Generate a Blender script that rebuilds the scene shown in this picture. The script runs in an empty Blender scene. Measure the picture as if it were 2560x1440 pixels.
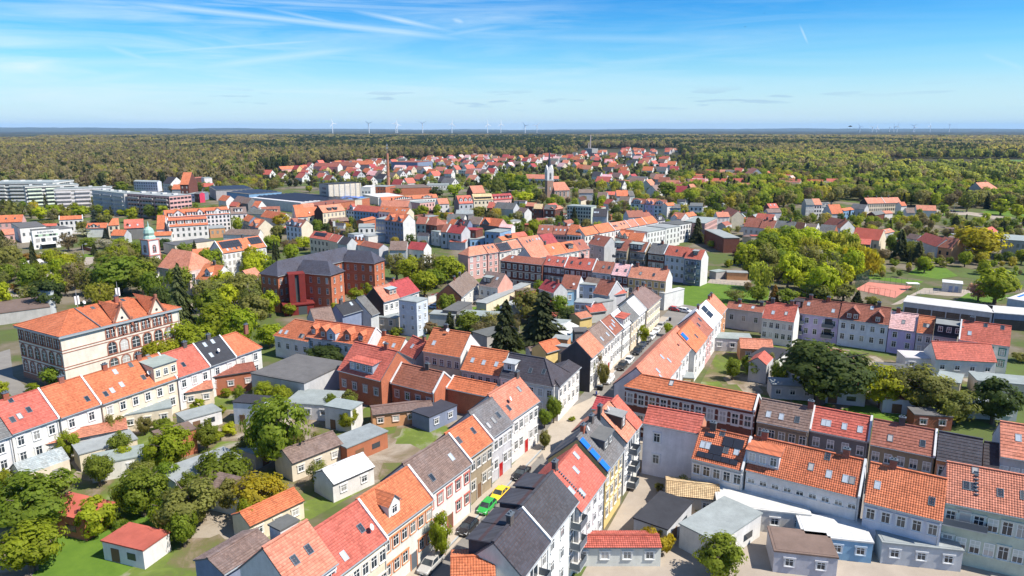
import bpy, bmesh, math, random
from mathutils import Vector, Matrix, noise
rnd = random.Random(11)
S = bpy.context.scene
C = S.collection
R = math.radians
# ---------------------------------------------------------------- camera
F, CH, PITCH = 1750.0, 57.0, R(12.8)      # focal length in photo pixels, drone height, downward tilt
cam = bpy.data.cameras.new('camera'); cam.sensor_width = 36; cam.lens = 36*F/2560
cam.clip_start = 1; cam.clip_end = 90000
camo = bpy.data.objects.new('camera', cam); C.objects.link(camo)
camo.location = (0, 0, CH); camo.rotation_euler = (R(90)-PITCH, 0, 0)
S.camera = camo
# ---------------------------------------------------------------- light
SUN_EL, SUN_H = R(52), Vector((.94, -.34, 0)).normalized()
W = bpy.data.worlds.new('World'); S.world = W; W.use_nodes = True
sun = bpy.data.lights.new('sun', 'SUN'); sun.energy = 4.3; sun.angle = R(.5); sun.color = (1, .94, .85)
suno = bpy.data.objects.new('sun', sun); C.objects.link(suno)
sd = Vector((SUN_H.x*math.cos(SUN_EL), SUN_H.y*math.cos(SUN_EL), math.sin(SUN_EL)))
suno.rotation_euler = sd.to_track_quat('Z', 'Y').to_euler(); suno.location = (0, 0, 300)
S.view_settings.view_transform = 'Standard'; S.view_settings.look = 'None'
S.view_settings.gamma = 1; S.view_settings.use_curve_mapping = False
S.view_settings.exposure = 0.95
S.render.engine = 'CYCLES'

# pixel of the photograph -> direction / point on a horizontal plane
SP, CP = math.sin(PITCH), math.cos(PITCH)
def ray(px, py):
    dx, dy = (px-1280)/F, (720-py)/F
    return Vector((dx, CP+dy*SP, -SP+dy*CP))
def G(px, py, z=0.0):
    d = ray(px, py)
    dz = min(d.z, -.0015)
    t = (z-CH)/dz
    return Vector((d.x*t, d.y*t, z))
def PROJ(p):
    y, z = p[1], p[2]-CH
    dep = y*CP - z*SP; up = y*SP + z*CP
    return (1280+F*p[0]/dep, 720-F*up/dep)

# ---------------------------------------------------------------- node helpers
class NT:
    def __init__(s, tree): s.t = tree
    def n(s, typ, **kw):
        nd = s.t.nodes.new(typ)
        for k, v in kw.items():
            if k.startswith('i_'):
                key = k[2:]; key = int(key) if key.isdigit() else key.replace('_', ' ')
                if hasattr(v, 'is_linked') or isinstance(v, bpy.types.NodeSocket): s.t.links.new(v, nd.inputs[key])
                else: nd.inputs[key].default_value = v
            else: setattr(nd, k, v)
        return nd
    def m(s, op, a, b=None, c=None, clamp=False):
        nd = s.t.nodes.new('ShaderNodeMath'); nd.operation = op; nd.use_clamp = clamp
        for i, v in enumerate((a, b, c)):
            if v is None: continue
            if isinstance(v, bpy.types.NodeSocket): s.t.links.new(v, nd.inputs[i])
            else: nd.inputs[i].default_value = v
        return nd.outputs[0]
    def mix(s, f, a, b, typ='MIX'):
        nd = s.t.nodes.new('ShaderNodeMix'); nd.data_type = 'RGBA'; nd.blend_type = typ
        for k, v in ((0, f), (6, a), (7, b)):
            if isinstance(v, bpy.types.NodeSocket): s.t.links.new(v, nd.inputs[k])
            elif k and len(v) == 3: nd.inputs[k].default_value = (*v, 1)
            else: nd.inputs[k].default_value = v
        return nd.outputs[2]
    def ramp(s, f, pts, interp='LINEAR'):
        nd = s.t.nodes.new('ShaderNodeValToRGB'); cr = nd.color_ramp; cr.interpolation = interp
        while len(cr.elements) < len(pts): cr.elements.new(.5)
        for e, (p, c) in zip(cr.elements, pts):
            e.position = p; e.color = (*c, 1) if len(c) == 3 else c
        if isinstance(f, bpy.types.NodeSocket): s.t.links.new(f, nd.inputs[0])
        return nd.outputs[0]
    def vm(s, op, a, b=None):
        nd = s.t.nodes.new('ShaderNodeVectorMath'); nd.operation = op
        for i, v in enumerate((a, b)):
            if v is None: continue
            if isinstance(v, bpy.types.NodeSocket): s.t.links.new(v, nd.inputs[i])
            else: nd.inputs[i].default_value = v
        return nd
# ---------------------------------------------------------------- sky with cirrus streaks and contrails
def build_world():
    t = W.node_tree; t.nodes.clear(); n = NT(t)
    out = t.nodes.new('ShaderNodeOutputWorld'); bg = t.nodes.new('ShaderNodeBackground')
    bg.inputs[1].default_value = .1
    t.links.new(bg.outputs[0], out.inputs[0])
    sky = n.n('ShaderNodeTexSky', sky_type='NISHITA', sun_disc=False, sun_elevation=SUN_EL,
              sun_rotation=math.atan2(SUN_H.x, SUN_H.y), altitude=50, air_density=1.0, dust_density=.35, ozone_density=2.2)
    tc = n.n('ShaderNodeTexCoord'); v = tc.outputs['Generated']
    sep = n.n('ShaderNodeSeparateXYZ', i_0=v); x, y, z = sep.outputs
    blue = n.mix(1.0, sky.outputs[0], n.ramp(z, [(0, (.52, .88, 1.16)), (.03, (.46, .86, 1.1)), (.08, (.13, .64, .90)), (.167, (.02, .44, .82)), (.4, (.2, .52, .9))]), 'MULTIPLY')
    az = n.m('ARCTAN2', x, y)
    sk2 = n.n('ShaderNodeCombineXYZ', i_0=az, i_1=z).outputs[0]
    def layer(rot, sc, seed):
        mp = n.n('ShaderNodeMapping', i_0=sk2); mp.inputs['Rotation'].default_value = (0, 0, rot); mp.inputs['Scale'].default_value = sc; mp.inputs['Location'].default_value = (seed, seed*.7, 0)
        return n.n('ShaderNodeTexNoise', i_Vector=mp.outputs[0], i_Scale=1.0, i_Detail=8.0, i_Roughness=.6, i_Distortion=.9).outputs[0]
    n1 = layer(.10, (3, 34, 1), 1.3); n1b = layer(-.22, (2.4, 40, 1), 5.1); n2 = layer(0, (1.6, 9, 1), 2.2)
    ci = n.m('MAXIMUM', n.ramp(n1, [(.44, (0, 0, 0)), (.78, (1, 1, 1))]), n.ramp(n1b, [(.47, (0, 0, 0)), (.8, (.9,)*3)]))
    ci = n.m('MULTIPLY', ci, n.m('MULTIPLY', n.ramp(n2, [(.3, (.15,)*3), (.62, (1, 1, 1))]), n.m('MULTIPLY_ADD', x, -.75, .5, clamp=True)))
    # contrails: bands along great circles between two pixels of the photograph's sky
    for (x0, y0, x1, y1, w, s) in [(290, 2, 1140, 96, .0045, .5), (430, 18, 1130, 90, .0032, .45), (640, 15, 930, 78, .003, .35),
                                   (880, 25, 1130, 78, .0038, .6), (1125, 46, 1166, 58, .004, .5), (340, 133, 860, 98, .0022, .38),
                                   (460, 173, 930, 116, .0065, .4), (225, 100, 430, 172, .004, .42), (150, 212, 390, 178, .005, .25),
                                   (1090, 92, 1265, 64, .004, .4), (1999, 62, 2020, 110, .0014, .4), (0, 162, 560, 148, .006, .22),
                                   (690, 170, 850, 222, .007, .25), (1300, 92, 1800, 100, .006, .18), (2450, 132, 2560, 172, .003, .15)]:
        a, b = ray(x0, y0).normalized(), ray(x1, y1).normalized()
        nn = a.cross(b).normalized(); along = nn.cross(a).normalized()
        L = math.acos(max(-1, min(1, a.dot(b))))
        d = n.m('ABSOLUTE', n.vm('DOT_PRODUCT', v, tuple(nn)).outputs['Value'])
        nz = n.m('MULTIPLY_ADD', n1, 1.4, .35)
        f = n.m('SUBTRACT', 1.0, n.m('DIVIDE', d, n.m('MULTIPLY', nz, w*1.3)), clamp=True)
        u = n.vm('DOT_PRODUCT', v, tuple(along)).outputs['Value']
        g0 = n.m('MULTIPLY_ADD', u, 12.0 if L > .05 else 90, .25, clamp=True)
        g1 = n.m('MULTIPLY_ADD', n.m('SUBTRACT', math.sin(L), u), 12.0 if L > .05 else 90, .25, clamp=True)
        ahead = n.m('GREATER_THAN', n.vm('DOT_PRODUCT', v, tuple(a)).outputs['Value'], .2)
        f = n.m('MULTIPLY', n.m('MULTIPLY', f, ahead), n.m('MULTIPLY', g0, g1))
        ci = n.m('MAXIMUM', ci, n.m('MULTIPLY', f, s*1.05))
    # low thin veil that thickens towards the horizon all round, and small flat clouds in it
    veil = n.ramp(z, [(0.0, (.9,)*3), (.04, (.72,)*3), (.07, (.45,)*3), (.098, (.26,)*3), (.126, (.14,)*3), (.165, (.03,)*3)])
    base = n.mix(n.m('MULTIPLY', veil, n.m('MULTIPLY_ADD', n2, .5, .75), clamp=True), blue, (3.5, 4.3, 4.6))
    col = n.mix(ci, base, (4.4, 5.2, 5.6))
    cv = n.n('ShaderNodeCombineXYZ', i_0=n.m('MULTIPLY', az, 14.0), i_1=n.m('MULTIPLY', z, 130.0), i_2=3.7).outputs[0]
    n3 = n.n('ShaderNodeTexNoise', i_Vector=cv, i_Scale=1.0, i_Detail=2.5, i_Roughness=.5).outputs[0]
    n4 = n.n('ShaderNodeTexNoise', i_Vector=cv, i_Scale=.13, i_Detail=1.0).outputs[0]
    band = n.ramp(z, [(.022, (0,)*3), (.032, (1,)*3), (.044, (1,)*3), (.056, (0,)*3)])
    cl = n.m('MULTIPLY', n.m('MULTIPLY', n.ramp(n3, [(.56, (0,)*3), (.62, (1,)*3)]), band), n.ramp(n4, [(.44, (0,)*3), (.54, (1,)*3)]))
    col = n.mix(n.m('MULTIPLY', cl, .55), col, (2.2, 3.2, 4.2))
    t.links.new(col, bg.inputs[0])
build_world()
# ---------------------------------------------------------------- materials
def new_mat(name, rough=.8, spec=.3):
    m = bpy.data.materials.new(name); m.use_nodes = True
    t = m.node_tree; b = t.nodes['Principled BSDF']
    b.inputs['Roughness'].default_value = rough; b.inputs['Specular IOR Level'].default_value = spec
    return m, NT(t), b
def mat_plain(name, col, rough=.6, spec=.3, metal=0.0):
    m, n, b = new_mat(name, rough, spec); b.inputs['Base Color'].default_value = (*col, 1); b.inputs['Metallic'].default_value = metal
    return m
def mat_obj(name, rough=.85, spec=.2, grime=.25, scale=.5, bump=0.0, fine=6.0):
    m, n, b = new_mat(name, rough, spec)
    oi = n.n('ShaderNodeObjectInfo'); tc = n.n('ShaderNodeTexCoord')
    a = n.n('ShaderNodeTexNoise', i_Vector=tc.outputs['Object'], i_Scale=scale, i_Detail=5.0, i_Roughness=.65).outputs[0]
    f = n.n('ShaderNodeTexNoise', i_Vector=tc.outputs['Object'], i_Scale=fine, i_Detail=3.0).outputs[0]
    st = n.n('ShaderNodeMapping', i_0=tc.outputs['Object']); st.inputs['Scale'].default_value = (1.4, 1.4, .16)
    sk_ = n.n('ShaderNodeTexNoise', i_Vector=st.outputs[0], i_Scale=1.0, i_Detail=5.0, i_Roughness=.7).outputs[0]
    k = n.m('ADD', n.m('MULTIPLY_ADD', a, grime*1.6, 1-grime*1.3), n.m('ADD', n.m('MULTIPLY_ADD', sk_, grime, -grime*.5), n.m('MULTIPLY_ADD', f, .16, -.08)))
    col = n.mix(1.0, oi.outputs['Color'], n.n('ShaderNodeCombineColor', i_0=k, i_1=k, i_2=k).outputs[0], 'MULTIPLY')
    n.t.links.new(col, b.inputs['Base Color'])
    if bump:
        bp = n.n('ShaderNodeBump', i_Strength=bump, i_Distance=.05, i_Height=f); n.t.links.new(bp.outputs[0], b.inputs['Normal'])
    return m
M = {}
M['plaster'] = mat_obj('plaster', grime=.32)
M['metal'] = mat_obj('painted_metal', rough=.45, spec=.5, grime=.15)
M['felt'] = mat_obj('roofing_felt', rough=.9, grime=.35, scale=.35)
M['paint'] = mat_obj('car_paint', rough=.25, spec=.6, grime=.04)
def mat_tile():
    m, n, b = new_mat('roof_tiles', .75, .25)
    oi = n.n('ShaderNodeObjectInfo'); uv = n.n('ShaderNodeUVMap').outputs[0]
    tc = n.n('ShaderNodeTexCoord')
    mp = n.n('ShaderNodeMapping', i_0=uv); mp.inputs['Scale'].default_value = (1/.3, 1/.34, 1)
    cell = n.vm('FLOOR', mp.outputs[0]).outputs[0]
    off = n.vm('ADD', cell, n.n('ShaderNodeCombineXYZ', i_2=n.m('MULTIPLY', oi.outputs['Random'], 97.0)).outputs[0]).outputs[0]
    wn = n.n('ShaderNodeTexWhiteNoise', i_Vector=off).outputs[0]
    big = n.n('ShaderNodeTexNoise', i_Vector=tc.outputs['Object'], i_Scale=.35, i_Detail=5.0, i_Roughness=.7).outputs[0]
    st = n.n('ShaderNodeMapping', i_0=uv); st.inputs['Scale'].default_value = (1.3, .16, 1)
    streak = n.n('ShaderNodeTexNoise', i_Vector=st.outputs[0], i_Scale=1.0, i_Detail=4.0).outputs[0]
    k = n.m('ADD', n.m('MULTIPLY_ADD', wn, .42, .66), n.m('ADD', n.m('MULTIPLY_ADD', big, .5, -.2), n.m('MULTIPLY_ADD', streak, .3, -.12)))
    col = n.mix(1.0, oi.outputs['Color'], n.n('ShaderNodeCombineColor', i_0=k, i_1=k, i_2=k).outputs[0], 'MULTIPLY')
    fade = n.n('ShaderNodeTexNoise', i_Vector=tc.outputs['Object'], i_Scale=.22, i_Detail=6.0, i_Roughness=.75).outputs[0]
    col = n.mix(n.ramp(fade, [(.45, (0,)*3), (.7, (.5,)*3)]), col, n.mix(1.0, oi.outputs['Color'], (1.25, 1.5, 1.7), 'MULTIPLY'))
    lich = n.ramp(n.n('ShaderNodeTexNoise', i_Vector=tc.outputs['Object'], i_Scale=1.4, i_Detail=6.0, i_Roughness=.8).outputs[0], [(.6, (0,)*3), (.72, (.35,)*3)])
    col = n.mix(lich, col, (.12, .09, .06))
    # joints between tiles
    fr = n.vm('FRACTION', mp.outputs[0]).outputs[0]; sp = n.n('ShaderNodeSeparateXYZ', i_0=fr)
    jl = n.m('MAXIMUM', n.m('LESS_THAN', sp.outputs[1], .16), n.m('MULTIPLY', n.m('LESS_THAN', sp.outputs[0], .12), .5))
    col = n.mix(n.m('MULTIPLY', jl, .45), col, (.07, .02, .012))
    n.t.links.new(col, b.inputs['Base Color'])
    return m
M['tile'] = mat_tile()
def mat_brick():
    m, n, b = new_mat('brickwork', .85, .2)
    oi = n.n('ShaderNodeObjectInfo'); tc = n.n('ShaderNodeTexCoord')
    br = n.n('ShaderNodeTexBrick', i_Scale=3.4, i_Color1=(1.08, 1.0, .95, 1), i_Color2=(.72, .68, .7, 1), i_Mortar=(1.2, 1.25, 1.3, 1))
    br.inputs['Mortar Size'].default_value = .012
    sp = n.n('ShaderNodeSeparateXYZ', i_0=tc.outputs['Object'])
    n.t.links.new(n.n('ShaderNodeCombineXYZ', i_0=n.m('ADD', sp.outputs[0], sp.outputs[1]), i_1=sp.outputs[2]).outputs[0], br.inputs['Vector'])
    nz = n.n('ShaderNodeTexNoise', i_Vector=tc.outputs['Object'], i_Scale=.6, i_Detail=4.0).outputs[0]
    k = n.m('MULTIPLY_ADD', nz, .5, .75)
    c = n.mix(1.0, oi.outputs['Color'], br.outputs[0], 'MULTIPLY')
    c = n.mix(1.0, c, n.n('ShaderNodeCombineColor', i_0=k, i_1=k, i_2=k).outputs[0], 'MULTIPLY')
    n.t.links.new(c, b.inputs['Base Color'])
    return m
M['brick'] = mat_brick()
def mat_glass():
    m, n, b = new_mat('window_glass', .08, .6)
    n.t.links.new(n.ramp(n.n('ShaderNodeObjectInfo').outputs['Random'], [(0, (.02, .028, .036)), (.55, (.04, .05, .06)), (.7, (.09, .10, .10)), (.85, (.30, .29, .27)), (1, (.5, .48, .45))]), b.inputs['Base Color']); return m
M['glass'] = mat_glass()
M['white'] = mat_plain('white_frame_paint', (.75, .75, .72), .5)
M['dark'] = mat_plain('dark_opening', (.02, .019, .018), .8)
M['zinc'] = mat_plain('zinc_sheet', (.33, .36, .38), .5, .5)
M['lead'] = mat_plain('dark_zinc', (.10, .12, .14), .5, .5)
M['rubber'] = mat_plain('tyre_rubber', (.015, .015, .015), .8)
M['rim'] = mat_plain('wheel_rim', (.35, .36, .37), .35, .5, .6)
M['pale_glass'] = mat_plain('pale_roof_glass', (.38, .43, .47), .15, .6)
M['lamp'] = mat_plain('lamp_glass', (.75, .78, .8), .15, .6)
M['red_lamp'] = mat_plain('tail_lamp', (.35, .01, .01), .2, .6)
M['solar'] = mat_plain('solar_cell', (.022, .025, .035), .4, .35)
M['blue_solar'] = mat_plain('blue_solar_cell', (.02, .14, .55), .2, .6)
M['wood'] = mat_plain('weathered_wood', (.16, .09, .05), .8)
M['bark'] = mat_obj('bark', grime=.3, fine=10)
def mat_leaf(name, own=None, far=False):
    m, n, b = new_mat(name, .65, .2)
    oi = n.n('ShaderNodeObjectInfo'); tc = n.n('ShaderNodeTexCoord')
    src = oi.outputs['Color'] if own is None else None
    nz = n.n('ShaderNodeTexNoise', i_Vector=tc.outputs['Object'], i_Scale=5.0, i_Detail=3.0).outputs[0]
    ge = n.n('ShaderNodeNewGeometry')
    k = n.m('ADD', n.m('MULTIPLY_ADD', nz, .9, .5), n.m('MULTIPLY_ADD', ge.outputs['Random Per Island'], .5, -.18)) if own is None else n.m('MULTIPLY_ADD', nz, .5, .8)
    if own is None: base = oi.outputs['Color']
    else:
        base = n.ramp(oi.outputs['Random'], own)
    c = n.mix(1.0, base, n.n('ShaderNodeCombineColor', i_0=k, i_1=k, i_2=k).outputs[0], 'MULTIPLY')
    n.t.links.new(c, b.inputs['Base Color'])
    tr = n.n('ShaderNodeBsdfTranslucent', i_Color=n.mix(1.0, c, (1.35, 1.35, .85), 'MULTIPLY')); mx = n.n('ShaderNodeMixShader', i_0=.62)
    n.t.links.new(b.outputs[0], mx.inputs[1]); n.t.links.new(tr.outputs[0], mx.inputs[2])
    n.t.links.new(mx.outputs[0], n.t.nodes['Material Output'].inputs[0])
    return m
M['leaf'] = mat_leaf('leaves')
def mat_ground():
    m, n, b = new_mat('ground_soil_and_grass', .95, .1)
    g = n.n('ShaderNodeNewGeometry'); p = g.outputs['Position']
    a = n.n('ShaderNodeTexNoise', i_Vector=p, i_Scale=.035, i_Detail=5.0, i_Roughness=.6).outputs[0]
    f = n.n('ShaderNodeTexNoise', i_Vector=p, i_Scale=.6, i_Detail=5.0, i_Roughness=.7).outputs[0]
    near = n.ramp(a, [(.40, (.20, .17, .13)), (.47, (.14, .12, .075)), (.53, (.075, .105, .025)), (.62, (.085, .13, .028))])
    near = n.mix(n.m('MULTIPLY', f, .45), near, (.10, .085, .055))
    w = n.n('ShaderNodeTexNoise', i_Vector=p, i_Scale=.0016, i_Detail=8.0, i_Roughness=.68).outputs[0]
    w2 = n.n('ShaderNodeTexNoise', i_Vector=p, i_Scale=.02, i_Detail=4.0, i_Roughness=.7).outputs[0]
    far = n.ramp(w, [(.36, (.030, .045, .018)), (.47, (.055, .055, .028)), (.54, (.085, .072, .042)), (.62, (.075, .085, .03))])
    far = n.mix(n.m('MULTIPLY', w2, .6), far, (.028, .034, .016))
    ln = n.vm('LENGTH', p).outputs['Value']
    c = n.mix(n.m('MULTIPLY_ADD', ln, 1/400, -2.2, clamp=True), near, far)
    n.t.links.new(c, b.inputs['Base Color'])
    return m
M['ground'] = mat_ground()
def mat_paving(name, c0, c1, sc=.5):
    m, n, b = new_mat(name, .9, .2)
    p = n.n('ShaderNodeNewGeometry').outputs['Position']
    a = n.n('ShaderNodeTexNoise', i_Vector=p, i_Scale=sc, i_Detail=6.0, i_Roughness=.7).outputs[0]
    f = n.n('ShaderNodeTexNoise', i_Vector=p, i_Scale=7.0, i_Detail=2.0).outputs[0]
    c = n.mix(n.m('ADD', n.m('MULTIPLY_ADD', a, 1.3, -.3), n.m('MULTIPLY_ADD', f, .3, -.15), clamp=True), c0, c1)
    n.t.links.new(c, b.inputs['Base Color']); return m
M['asphalt'] = mat_paving('asphalt', (.15, .14, .125), (.27, .25, .22), .25)
M['pave'] = mat_paving('pavement_slabs', (.33, .28, .22), (.46, .40, .32), .6)
M['yard'] = mat_paving('yard_surface', (.24, .20, .16), (.44, .38, .31), .15)
M['grass'] = mat_paving('mown_grass', (.06, .12, .012), (.14, .22, .025), .3)
M['field'] = mat_paving('crop_field', (.06, .13, .03), (.11, .18, .05), .01)
def mat_garden():
    m, n, b = new_mat('courtyard_mix', .95, .1); p = n.n('ShaderNodeNewGeometry').outputs['Position']
    a = n.n('ShaderNodeTexNoise', i_Vector=p, i_Scale=.11, i_Detail=6.0, i_Roughness=.65, i_Distortion=.6).outputs[0]
    v = n.n('ShaderNodeTexVoronoi', i_Vector=p, i_Scale=.12); v.distance = 'CHEBYCHEV'
    f = n.n('ShaderNodeTexNoise', i_Vector=p, i_Scale=1.6, i_Detail=5.0, i_Roughness=.75).outputs[0]
    c = n.ramp(n.m('ADD', n.m('MULTIPLY', a, .65), n.m('MULTIPLY', v.outputs['Color'], .35)), [(.34, (.36, .31, .25)), (.42, (.22, .17, .12)), (.47, (.13, .12, .05)), (.54, (.09, .14, .02)), (.62, (.13, .19, .025)), (.70, (.30, .27, .22))])
    c = n.mix(n.m('MULTIPLY', f, .5), c, (.12, .10, .06)); n.t.links.new(c, b.inputs['Base Color']); return m
M['garden'] = mat_garden()
M['soil'] = mat_paving('dry_soil', (.17, .13, .09), (.32, .26, .19), .2)
M['court'] = mat_paving('red_court', (.42, .15, .11), (.54, .24, .18), .4)
M['hill'] = mat_paving('far_woods', (.03, .05, .03), (.17, .16, .10), .0022)

ROOF = dict(o=(.50, .15, .068), s=(.50, .195, .12), r=(.46, .115, .08), c=(.33, .055, .055), b=(.29, .105, .07), n=(.19, .135, .11),
            k=(.05, .05, .058), g=(.14, .14, .135), l=(.30, .33, .32), d=(.055, .058, .075), p=(.66, .38, .36), w=(.60, .59, .57), t=(.50, .36, .20), d2=(.10, .045, .03))
WALL = dict(l0=(.82, .80, .86), w=(.72, .70, .66), c=(.72, .62, .46), g=(.42, .40, .37), b=(.64, .67, .74), y=(.70, .52, .22), k=(.42, .15, .08), d=(.15, .06, .045), p=(.68, .40, .36),
            i=(.60, .50, .74), t=(.36, .29, .20), u=(.22, .38, .55), e=(.50, .56, .46), o=(.62, .32, .16), h=(.20, .19, .19), a=(.22, .26, .36), x=(.52, .52, .53))

# ---------------------------------------------------------------- mesh helpers
class MB:
    """collects faces (with metre uvs) and links them as one mesh"""
    def __init__(s): s.v, s.f, s.m, s.uv = [], [], [], []
    def face(s, pts, mi=0, uv=None):
        i = len(s.v); s.v += [tuple(p) for p in pts]; s.f.append(tuple(range(i, i+len(pts)))); s.m.append(mi)
        s.uv += uv if uv else [(p[0]+p[1], p[2]) for p in pts]
    def box(s, x0, x1, y0, y1, z0, z1, mi=0, top=None, skip=''):
        a = [(x0, y0, z0), (x1, y0, z0), (x1, y1, z0), (x0, y1, z0), (x0, y0, z1), (x1, y0, z1), (x1, y1, z1), (x0, y1, z1)]
        for k, q in (('b', (0, 3, 2, 1)), ('t', (4, 5, 6, 7)), ('f', (0, 1, 5, 4)), ('r', (1, 2, 6, 5)), ('k', (2, 3, 7, 6)), ('l', (3, 0, 4, 7))):
            if k in skip: continue
            s.face([a[j] for j in q], top if (k == 't' and top is not None) else mi)
    def prism(s, pts2, axis, a0, a1, mi=0):
        """polygon extruded along axis ('x' or 'y')"""
        def P(u, z, a): return (a, u, z) if axis == 'x' else (u, a, z)
        n = len(pts2)
        A = [P(u, z, a0) for u, z in pts2]; B = [P(u, z, a1) for u, z in pts2]
        s.face(A, mi); s.face(B[::-1], mi)
        for i in range(n): s.face([A[i], A[(i+1) % n], B[(i+1) % n], B[i]], mi)
    def beam(s, p, q, w, h, mi=0):
        p, q = Vector(p), Vector(q); d = (q-p).normalized(); sx = d.cross(Vector((0, 0, 1)))
        sx = Vector((1, 0, 0)) if sx.length < 1e-4 else sx.normalized(); up = sx.cross(d)
        c = [[e + sx*a*w/2 + up*b*h/2 for a, b in ((-1, -1), (1, -1), (1, 1), (-1, 1))] for e in (p, q)]
        s.face(c[0][::-1], mi); s.face(c[1], mi)
        for i in range(4): s.face([c[0][i], c[0][(i+1) % 4], c[1][(i+1) % 4], c[1][i]], mi)
    def tube(s, p, q, r0, r1, n=6, mi=0, caps=True):
        p, q = Vector(p), Vector(q); d = (q-p).normalized()
        x = d.orthogonal().normalized(); y = d.cross(x)
        a = [p + (x*math.cos(6.2832*i/n)+y*math.sin(6.2832*i/n))*r0 for i in range(n)]
        b = [q + (x*math.cos(6.2832*i/n)+y*math.sin(6.2832*i/n))*r1 for i in range(n)]
        for i in range(n): s.face([a[i], a[(i+1) % n], b[(i+1) % n], b[i]], mi)
        if caps: s.face(a[::-1], mi); s.face(b, mi)
    def mesh(s, name, mats):
        me = bpy.data.meshes.new(name); me.from_pydata(s.v, [], s.f)
        for m in mats: me.materials.append(m)
        me.polygons.foreach_set('material_index', s.m)
        l = me.uv_layers.new(name='UVMap'); flat = []
        for a in s.uv: flat += a
        l.data.foreach_set('uv', flat)
        return me
LAB = {}
def tag(o, label=None, cat=None, group=None, kind=None):
    if label: o['label'] = label
    if cat: o['category'] = cat
    if group: o['group'] = group
    if kind: o['kind'] = kind
    return o
def ob(name, me, parent=None, mat=None, col=None):
    o = bpy.data.objects.new(name, me); C.objects.link(o)
    if parent: o.parent = parent
    if mat is not None: o.matrix_local = mat
    if col: o.color = (*col, 1)
    return o
def empty(name, mat, label=None, cat=None, group=None):
    o = bpy.data.objects.new(name, None); C.objects.link(o); o.empty_display_size = .5
    o.matrix_world = mat; tag(o, label, cat, group)
    return o
def vary(c, s=.06):
    k = 1+rnd.uniform(-s, s)
    return tuple(max(0, min(1, a*k*(1+rnd.uniform(-s, s)*.4))) for a in c)
def T(x, y, z): return Matrix.Translation((x, y, z))
def RZ(a): return Matrix.Rotation(a, 4, 'Z')
# ---------------------------------------------------------------- windows (shared meshes)
_win = {}
def win_mesh(w, h, style, lod):
    key = (round(w, 1), round(h, 1), style, lod)
    if key in _win: return _win[key]
    w, h = key[0], key[1]
    fr, gl = MB(), MB()
    t = .09
    # outward is -y; wall plane at y=0
    fr.box(-w/2, -w/2+t, -.05, .02, 0, h); fr.box(w/2-t, w/2, -.05, .02, 0, h)
    fr.box(-w/2+t, w/2-t, -.05, .02, 0, t); fr.box(-w/2+t, w/2-t, -.05, .02, h-t, h)
    if lod < 2:
        fr.box(-.03, .03, -.045, .02, t, h-t)
        fr.box(-w/2+t, -.03, -.045, .02, h*.66, h*.66+.06); fr.box(.03, w/2-t, -.045, .02, h*.66, h*.66+.06)
    if style in 'Ss':          # plaster surround and sill
        fr.box(-w/2-.18, -w/2-.004, -.09, .02, -.0, h+.0, 1); fr.box(w/2+.004, w/2+.18, -.09, .02, 0, h, 1)
        fr.box(-w/2-.25, w/2+.25, -.14, .02, h+.004, h+.22, 1)
    fr.box(-w/2-.12, w/2+.12, -.16, .02, -.10, -.004, 1)
    if style == 'B':           # half lowered blind
        fr.box(-w/2+t, w/2-t, -.035, .02, h*.45, h-t, 1)
    gl.face([(-w/2+t, -.02, t), (w/2-t, -.02, t), (w/2-t, -.02, h-t), (-w/2+t, -.02, h-t)])
    if lod == 1:
        i = 2
        for f_, uv in ((gl.f, gl.uv),):
            fr.face([gl.v[j] for j in gl.f[0]], 2)
        _win[key] = (fr.mesh('window', [M['white'], M['plaster'], M['glass']]), None)
    else:
        _win[key] = (fr.mesh('window', [M['white'], M['plaster']]), gl.mesh('pane', [M['glass']]))
    return _win[key]
def put_window(root, mat, w, h, style, lod, trim):
    fm, pm = win_mesh(w, h, style, lod)
    o = ob('window', fm, root, mat, trim)
    if pm: ob('pane', pm, o, Matrix.Identity(4))
    return o
_sky = {}
def skylight(root, mat, w=.8, h=1.2, lit=0):
    key = (w, h, lit)
    if key not in _sky:
        b = MB(); t = .08
        b.box(-w/2, -w/2+t, 0, h, -.05, .13); b.box(w/2-t, w/2, 0, h, -.05, .13)
        b.box(-w/2+t, w/2-t, 0, t, -.05, .13); b.box(-w/2+t, w/2-t, h-t, h, -.05, .13)
        b.face([(-w/2+t, t, .09), (w/2-t, t, .09), (w/2-t, h-t, .09), (-w/2+t, h-t, .09)], 1)
        _sky[key] = b.mesh('skylight', [M['zinc'] if lit else M['lead'], M['pale_glass'] if lit else M['glass']])
    return ob('skylight', _sky[key], root, mat)
_chm = {}
def chimney(root, mat, w=.9, d=.55, h=1.5, col=(.30, .10, .06), pots=True):
    key = (w, d, round(h, 1), pots)
    if key not in _chm:
        b = MB(); b.box(-w/2, w/2, -d/2, d/2, -1.2, key[2]); b.box(-w/2-.08, w/2+.08, -d/2-.08, d/2+.08, key[2]+.002, key[2]+.14, 1)
        if pots:
            for x in (-w*.22, w*.22): b.box(x-.11, x+.11, -.11, .11, key[2]+.141, key[2]+.4, 1)
        _chm[key] = b.mesh('chimney', [M['brick'], M['lead']])
    return ob('chimney', _chm[key], root, mat, col)
_dish = []
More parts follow.
